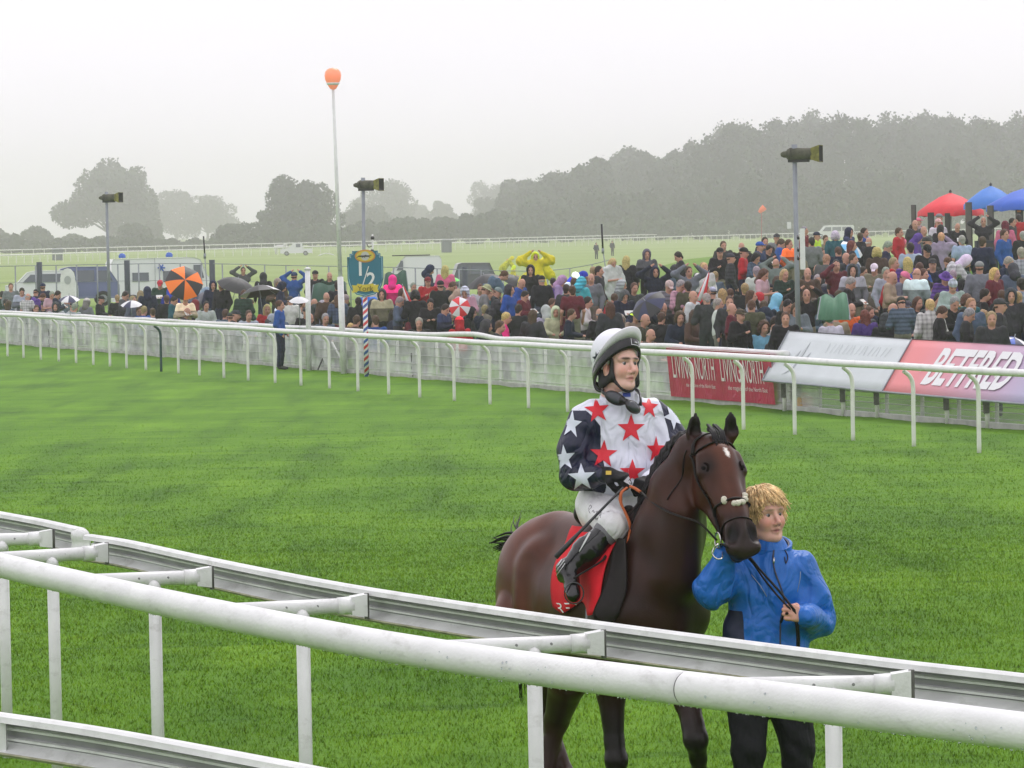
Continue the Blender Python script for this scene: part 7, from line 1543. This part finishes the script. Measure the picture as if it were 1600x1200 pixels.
# crop x y | cloth | garment(J jacket,C coat,T tee,P poncho,W jumper) | head(s short,c curly,l long,b bald,k cap,t hat,e beanie,h hood)+colour | pose | facing (0 camera, 90 picture right, 180 away, -90 left) | trousers
T = '''
4 15 400 dg J sd D 150|4 68 352 gy J sn A 10|4 137 382 gy J sd B 20|4 175 415 wh T bg B 150|4 225 390 nv J kbk B 170|4 268 352 nv J knv A 180|4 268 415 pu J sn E 90|4 325 402 lp T sg B 20|4 362 400 nv J sd B 80
4 545 450 gy J hgy D 150|4 635 430 bk J kbk D 80|4 785 405 dk J sd B 80|4 920 380 nv J hnv A 190|4 880 402 tn J htn D 170|4 1000 335 dg J kdr B 0|4 1065 390 rb J hrb B 190|4 1090 435 te J sd B 90|4 1112 318 cr P hcr B 10|4 1160 430 cr J sg B 20|4 1220 462 bk J hdr D 190
4 1290 385 gb J hgb E 100|4 1332 385 gy W sg E 110|4 1290 468 wh J sd D 30|4 1382 340 bk J bf A -20|4 1332 342 nv J hnv A 10|4 1520 250 dk J sd G 10|4 1525 400 dg J sn B 150|4 1565 455 dg J sn E 80|4 40 450 dg C sd D 60|4 1440 545 dk J kdk D 170
5 125 290 bk J hbk A 190|5 215 330 br J hbg B 10|5 320 285 bl J knv G 170|5 245 352 nv C hnv B 90|5 150 490 rd J ly D 20|5 290 470 lg J sn E 100|5 350 492 lg J sd D 60|5 450 275 bk J kbk A 0|5 540 285 dg C bw A 10|5 445 452 bk J bf D 70|5 500 470 gy J hlg D 60|5 552 492 mr J sn D 60
5 600 480 br C hpu D 190|5 640 430 tn C sg E 120|5 720 445 bk C sd A 190|5 815 462 gb J hdk D 150|5 880 505 gy J sn D 80|5 945 525 nv J ld D 100|5 935 310 hp J hhp H 170|5 990 480 lp T bf D 60|5 1065 350 gy J sg D 20|5 1155 318 rd J kdr H 0|5 1170 245 nv J hnv B 80|5 1265 245 pk J ly A 170
5 1232 342 bk J kbk A 190|5 1310 348 ol J sn E 70|5 1345 400 bg J hbg B 90|5 1385 385 lp J hwh B 0|5 1170 455 bk J sb B 10|5 1265 490 nv J sd B 60|5 1430 512 bk J hbk D 80|5 1520 370 gy J tbg B 90|5 1550 390 te J sn D 20|5 1510 430 bg J ly D 190|5 1512 495 nv J sf D 150|5 675 610 wh T sy D 60|5 1350 575 rd J hrd D 190|5 590 345 bk J sd A 180|5 1075 410 bk J cb B 190|5 820 350 wh T sn A 20
6 190 205 ye P hye E 100|6 205 272 ye P hye D 100|6 360 195 ye P hye G 10|6 448 215 ye P hye E 110|6 325 290 bk J hbk A 0|6 132 330 gb J sn E 100|6 260 388 bl J bf B 60|6 405 365 bk J kbk H 190|6 560 370 li J hli B 60|6 490 380 pu J sd D 170|6 85 452 dk J kgy B 80|6 30 458 te J sn D 40|6 150 505 dk J lf E 110|6 285 478 mr J sd B 60
6 150 640 hp J sy D 100|6 345 620 dk J ln D 170|6 435 592 lg J hlg D 190|6 510 598 cr J hcr D 10|6 630 440 mr T sn A 180|6 650 385 bg J sn A 150|6 700 385 tq J htq B 150|6 712 340 rb J hrb E 100|6 770 352 gy J bf A 0|6 790 300 tn J sf A 150|6 832 295 dk J sd A 60|6 655 345 lg J kwh B 20|6 770 462 nv J sg D 0|6 805 425 bk J bf D 60
6 830 612 bk J bg D 190|6 965 590 gy J ly D 10|6 985 665 nv J cg D 10|6 930 240 wh P ly B 20|6 1032 218 bk J ly A 150|6 1180 175 dk J hdk A 10|6 1000 402 gy J hlg D 60|6 1240 305 nv J hnv G 20|6 1410 190 bk J sd B -80|6 1345 408 gy J klp B 20|6 1332 478 bk J sn D 0|6 1302 570 bk J bf D 10
6 1425 640 nv C cn D 10|6 1482 410 ol J sd A 180|6 1490 300 gy J sn G 20|6 1592 268 dk J sf D 180|6 1565 545 wh T bf D 80|6 1430 405 lp J sg B 60|6 990 528 gy J bg D 60|6 490 535 br J sn D 60|6 585 592 mr T cb D 100|6 1170 655 ol T bf D 60|6 1210 765 br J bf D 60|6 1105 625 bg J thv D 20|6 870 365 rd J sn D 10|6 1240 530 nv J knv E 100
6 1290 640 bk J sn D 150|6 590 430 dk J sd A 150|6 940 500 rd J sn D 190|6 1090 420 dk J sn D 20
7 190 360 wh J sy A 20|7 300 250 bk J kbk H 10|7 325 200 dk J sn A 20|7 455 212 bk J bw A 170|7 475 250 rd W kbk H 80|7 562 290 gb J cb B 40|7 625 172 dk J sd A 10|7 590 205 nv J kbl A 60|7 710 145 gy J kdk A 10|7 655 228 bk J sb B 40|7 742 185 bl J sn B 80|7 800 188 or J sn A 60|7 650 295 wh T bf D 150
7 705 330 gy J bf G 150|7 562 388 wh T sg A 190|7 618 408 lp T ln B 60|7 480 512 bk J sf A 180|7 722 460 br J ln D 60|7 768 408 dg J ly H 20|7 495 618 br J sd D 60|7 655 510 gy J kdk D 170|7 590 582 rd J hrd D 90|7 720 592 lb J hlb D 80|7 290 620 wh T sg A 95|7 450 700 bk J kbr H 30|7 528 640 ol J sn B 170|7 615 640 nv T sn E 170
7 620 790 lb J cn D 10|7 790 632 bk J sb B 40|7 925 556 bk J bf G 10|7 725 850 dk J sd D 150|7 315 552 gb J lf D 190|7 245 540 bk J tgy D 190|7 912 92 dr J sg A 60|7 960 172 gy J sd A 185|7 1000 130 hv J knv A 60|7 1032 250 nv J sn D 60|7 1092 200 gn J bw D 100|7 1130 130 te J cw A 170|7 1235 105 nv J hnv A 60|7 1312 138 bk J sn A 170|7 1345 104 bl J sd A 60
7 1212 288 dk J bf A 60|7 1265 295 gb J sn A 60|7 1375 172 bk J bw A 150|7 1255 200 bk J lr A 100|7 1432 252 br C cy A 170|7 1140 342 mr J sd C 20|7 1005 372 nv J bf D 60|7 1042 412 dk J bf D 60|7 932 400 br J bf A 10|7 922 452 nv J sd D 60|7 1005 448 nv J sg D 20|7 1092 428 gy J sg D 60|7 1120 420 nv J sg D 70|7 1202 408 bl J bg D 60|7 1245 470 bk J sg B 80
7 1412 368 kh J kwh B -20|7 1540 430 bg J bf B 80|7 1250 660 or J bf D 10|7 1130 700 bg J sy D 190|7 1088 728 wh J sg D 190|7 1342 705 pu J lr D 190|7 1380 680 dk J sn D 60|7 1550 660 rd J bf D 90|7 840 560 bk J bf A 190|7 1160 560 dk J sn D 150|7 940 640 nv J sd D 20|7 380 290 dk J kdk A 90
8 285 278 bk J sd B -70|8 422 410 rd J sn A 60|8 445 482 pk J hpk D 80|8 540 450 pu J hpu B 80|8 575 400 gy J bf A 20|8 540 342 lp J kpk A 60|8 595 470 nv J kdk A 80|8 665 352 wh J klp A 20|8 672 318 rd J kgy A 80|8 682 442 li C sy C 180|8 785 378 bk J bf B 10|8 810 460 sb T sg A 190|8 947 342 bk J bf G 0|8 595 522 bk J kbk B 10|8 490 508 sb T sd A 190
8 470 600 pu J ly A 180|8 390 602 rd J sf A 60|8 530 672 lg J bf B 150|8 575 672 bk J sn A 60|8 725 600 dg J sn E -60|8 710 695 pu J tpu B 20|8 755 745 lg J ewh B 10|8 905 700 bk J sd E 60|8 922 630 gy J kgy A 170|8 1022 668 mr J ly A 60|8 1105 600 nv C sg B 60|8 1182 540 lg T sg A 180|8 1180 735 lg J sd A 190|8 1080 422 bl J sn A 60|8 1165 322 rd J sd A 190
8 1192 432 bk J sg A 180|8 1082 370 pk J hmr A 170|8 840 842 te J cn B 180|8 860 925 bk J sg B 80|8 610 868 wh C sy A 190|8 540 850 dk J ln D 40|8 690 910 bk J sn B 80|8 668 830 gy J sd D 20|8 945 940 tn J cf D 170|8 840 592 wh J hwh E 90|8 505 385 bk J sd A 60|8 682 388 bk J lb A 150|8 455 692 gy J kpk B 60|8 1130 345 dk J sd A 60|8 520 360 dk J bf A 20
8 385 700 rd J sg A 20|8 335 740 nv J sn D 60|8 1040 900 bk J sd D 60|8 760 810 dk J sn D 150|8 620 760 nv J sd D 60|8 1010 760 dk J sn D 20|8 560 790 br J sn D 60|8 960 800 bk J sd D 90'''.replace('\n', '|')
def place_person(px, py, cl, gar, head, po, face, tr=None, scale=None, label=None, group='people in the crowd', pt=None, skin=1.0):
    d = POSES[po]; sc = scale or random.uniform(.95, 1.04)
    if pt is None:
        p = onground(px, py, d['h'][2]*sc+.02, 60)
        if p.y < zf2(p.x)+.75:            # nobody stands in front of the crowd fence
            po = 'D' if py > 470 or random.random() < .3 else po; d = POSES[po]; Zb = p.y
            while p.y < zf2(p.x)+.75: Zb += .25; p = P(px, py, Zb)
            hz = p.z-gz(p.x, p.y); po = 'D' if hz < 1.42 else po; d = POSES[po]; sc = min(1.05, max(.78, hz/d['h'][2]))
        base = Vector((p.x, p.y, gz(p.x, p.y)))
    else: base = pt
    slv = {'J': 'jacket', 'C': 'coat', 'T': 'tee', 'W': 'jacket', 'P': 'jacket'}[gar]
    bm_, jm_, tm_ = person_parts(po, slv)
    o = bpy.data.objects.new('person', bm_); C.objects.link(o); rz = math.radians(face)
    # face 0 looks at the camera (-Y); positive turns towards the picture's right
    o.rotation_euler = (0, 0, rz); hoff = Vector((d['h'][0], d['h'][1], 0)); hoff.rotate(o.rotation_euler); o.location = base-hoff*sc if pt is None else base; o.scale = (sc, sc, sc)
    if gar == 'P': jm_ = poncho_mesh(po)
    j = bpy.data.objects.new('poncho' if gar == 'P' else 'coat' if gar == 'C' else 'shirt' if gar == 'T' else 'jacket', jm_); C.objects.link(j); j.parent = o
    jit = lambda c, a=.15: tuple(x*random.uniform(1-a, 1+a) for x in c)+(1,)
    j.color = jit([c*.82 for c in COL[cl][1]], .10); t = bpy.data.objects.new('trousers', tm_); C.objects.link(t); t.parent = o; t.color = jit(COL[tr or random.choice(['dk', 'nv', 'bk', 'gb', 'bk', 'kh'])][1])
    kd = {'s': 'short', 'c': 'curly', 'l': 'long', 'b': 'bald', 'k': 'cap', 't': 'hat', 'e': 'beanie', 'h': 'hood'}[head[0]]
    if head[0] in 'sclb': hcol = HAIR[head[1]]
    else:
        hcol = COL[head[1:]]
        if head[0] in 'kte': s_ = bpy.data.objects.new('hair', head_acc(po, 'bald')); C.objects.link(s_); s_.parent = o; s_.color = jit(HAIR[random.choice('dngn')][1])
    a = bpy.data.objects.new({'short': 'hair', 'curly': 'hair', 'long': 'hair', 'bald': 'hair'}.get(kd, kd), head_acc(po, kd)); C.objects.link(a); a.parent = o; a.color = jit(hcol[1])
    gname = {'J': 'jacket', 'C': 'long coat', 'T': 'short sleeved shirt', 'P': 'rain poncho', 'W': 'jumper'}[gar]
    hd_ = {'short': f'{hcol[0]} hair', 'curly': f'curly {hcol[0]} hair', 'long': f'long {hcol[0]} hair', 'bald': 'balding head', 'cap': f'{hcol[0]} cap', 'hat': f'{hcol[0]} hat', 'beanie': f'{hcol[0]} beanie', 'hood': 'hood up'}[kd]
    if label is None: label = (f'{COL[cl][0]} {gname}', hd_, {'D': 'sitting low', 'E': 'bending forward', 'G': 'arms raised', 'C': 'hand at brow', 'B': 'looking down', 'H': 'holding something up', 'A': 'standing'}[po])
    tag(o, None, 'person', group); return o, label, base
LM = [(107, 440, 'by the arched marker board'), (250, 440, 'before the ambulance'), (289, 437, 'near the orange umbrella'), (372, 436, 'near the black umbrella at left'), (30, 450, 'at the far left'), (180, 460, 'by the leftmost loudspeaker pole'), (515, 455, 'around the green windbreak'), (483, 500, 'beside the shorter white pole'), (572, 430, 'around the distance sign'), (648, 412, 'below the white van'),
      (756, 430, 'near the central black umbrella'), (718, 478, 'near the red and white umbrella'), (835, 410, 'among the yellow ponchos'), (909, 492, 'near the blue cool box'), (945, 380, 'below the aerial rod'), (1008, 470, 'near the slanting grey umbrella'), (1100, 445, 'by the furled red umbrella'), (1125, 545, 'behind the maroon banner'),
      (1254, 389, 'by the white equipment panel'), (1245, 470, 'beside the largest loudspeaker pole'), (1302, 480, 'around the green canvas sheet'), (1303, 520, 'behind the grey board'), (1303, 375, 'below the minibus'), (1500, 520, 'behind the red and blue board'), (1452, 423, 'near the lime umbrella at right'), (1485, 340, 'under the red parasol'), (1541, 395, 'beside the betting stand'), (1590, 360, 'under the deep blue parasol'), (1590, 430, 'at the right edge'), (1400, 400, 'in the upper middle of the packed crowd'), (1400, 470, 'in the lower middle of the packed crowd')]
rec = []
for ent in T.split('|'):
    w_ = ent.split()
    if len(w_) < 8: continue
    cx0, cy0, k0 = CROPS[int(w_[0])]; px, py = cx0+float(w_[1])/k0, cy0+float(w_[2])/k0
    o, lb, b_ = place_person(px, py, w_[3], w_[4], w_[5], w_[6], float(w_[7])+random.uniform(-12, 12)); rec.append((o, lb, px, py))
# people who are only glimpsed between the others
spots = []
def zone(n, x0, x1, ylo, yhi):
    k = 0; tr_ = 0
    while k < n and tr_ < n*40:
        tr_ += 1; x = random.uniform(x0, x1); y = random.uniform(ylo(x), yhi(x))
        if all(abs(x-a[2]) > 8 or abs(y-a[3]) > 8 for a in rec) and all(abs(x-a) > 9 or abs(y-b) > 8 for a, b in spots): spots.append((x, y)); k += 1
zone(34, 0, 560, lambda x: 462, lambda x: 482+x*.03); zone(24, 560, 1040, lambda x: 448, lambda x: 500); zone(20, 1040, 1240, lambda x: 405, lambda x: 505); zone(34, 1240, 1600, lambda x: 372, lambda x: 500)
def wordy(i, tries=0): return None
fill = []
for x, y in spots:
    cl = random.choice(['bk', 'nv', 'dk', 'gb', 'gb', 'br', 'nv', 'gy', 'lg', 'dk', 'wh', 'dk', 'bk', 'gb', 'bl', 'bk', 'kh', 'mr', 'nv']); po = random.choice('DDDAAB'); hd_ = random.choice(['sd', 'sn', 'sg', 'bf', 'kdk', 'hdk', 'ln', 'sn', 'sf'])
    o, lb, b_ = place_person(x, y, cl, 'J', hd_, po, random.choice([0, 60, 150, 190, 80, 20])); rec.append((o, lb, x, y))
# one label each: clothing, head, pose, then where; ties are broken by the neighbour and the row
def wherex(x, y): return min(LM, key=lambda l: (l[0]-x)**2+((l[1]-y)*1.6)**2)[2]
seen = {}
for idx, (o, lb, x, y) in enumerate(rec):
    body, hd_, pose = lb; wh_ = wherex(x, y); art = 'person in '
    near = sorted((r for r in rec if r[0] is not o), key=lambda r: (r[2]-x)**2+(r[3]-y)**2)
    cands = [f'{art}{body} with {hd_}, {wh_}', f'{art}{body}, {hd_}, {pose}, {wh_}']
    for r in near[:6]:
        side = 'left of' if x < r[2] else 'right of'
        if abs(y-r[3]) > abs(x-r[2]): side = 'above' if y < r[3] else 'below'
        cands.append(f'{art}{body}, {hd_}, {side} {r[1][0]}, {wh_}')
    for c in cands:
        if c not in seen and len(c.replace(',', ' ').split()) <= 16: break
    else:
        c = next((f'{body}, {hd_}, {sd} {r[1][0]} with {r[1][1]}' for r in near[:12] for sd in [('left of' if x < r[2] else 'right of')] if f'{body}, {hd_}, {sd} {r[1][0]} with {r[1][1]}' not in seen), f'{body} {hd_} {pose} {idx}')
    seen[c] = 1; o['label'] = ' '.join(c.split())
# racecards and papers in the hands of those looking down
PAP = mat('paper', (.72, .72, .70), .8); pme = mesh('racecard', *box((0, 0, 0), (.20, .012, .15)), PAP, False); kx = 0
for o, lb, x, y in list(rec):
    if lb[2] == 'looking down' and abs(math.sin(o.rotation_euler.z/2)) < .8 and kx < 34:
        c = bpy.data.objects.new('racecard', pme); C.objects.link(c); v = Vector((0, -.33, 1.20)); v.rotate(o.rotation_euler); c.location = o.location+v*o.scale.x; c.rotation_euler = (math.radians(-48), 0, o.rotation_euler.z+random.uniform(-.3, .3))
        lab = 'racecard held by '+o['label'].replace('person', 'the person', 1)
        if len(lab.split()) > 16: lab = 'racecard held by '+o['label'].split(',')[0].replace('person', 'the person', 1)+','+o['label'].split(',')[-1]
        if len(lab.split()) > 16 or lab in seen: bpy.data.objects.remove(c); continue
        seen[lab] = 1; tag(c, lab, 'racecard', 'racecards in the crowd'); kx += 1
# the steward inside the track fence
p = onground(439, 578, 0, 60); o, lb, b_ = place_person(0, 0, 'bl', 'J', 'sn', 'A', 80, 'nv', 1.02, label='x', group=None, pt=p)
o['label'] = 'steward in blue jacket and navy trousers standing alone inside the fence'
for nm, x_, y_, c_ in (('a', 932, 391, 'nv'), ('b', 957, 386, 'dk')): # two far walkers on the field
    p = onground(x_, y_+14, 0, 100); o, lb, b_ = place_person(0, 0, c_, 'J', 'sd', 'A', 30, 'dk', 1.0, label='x', group=None, pt=p); o['label'] = 'tiny person in blue walking alone on the green field' if nm == 'a' else 'tiny person in grey standing further right on the green field'
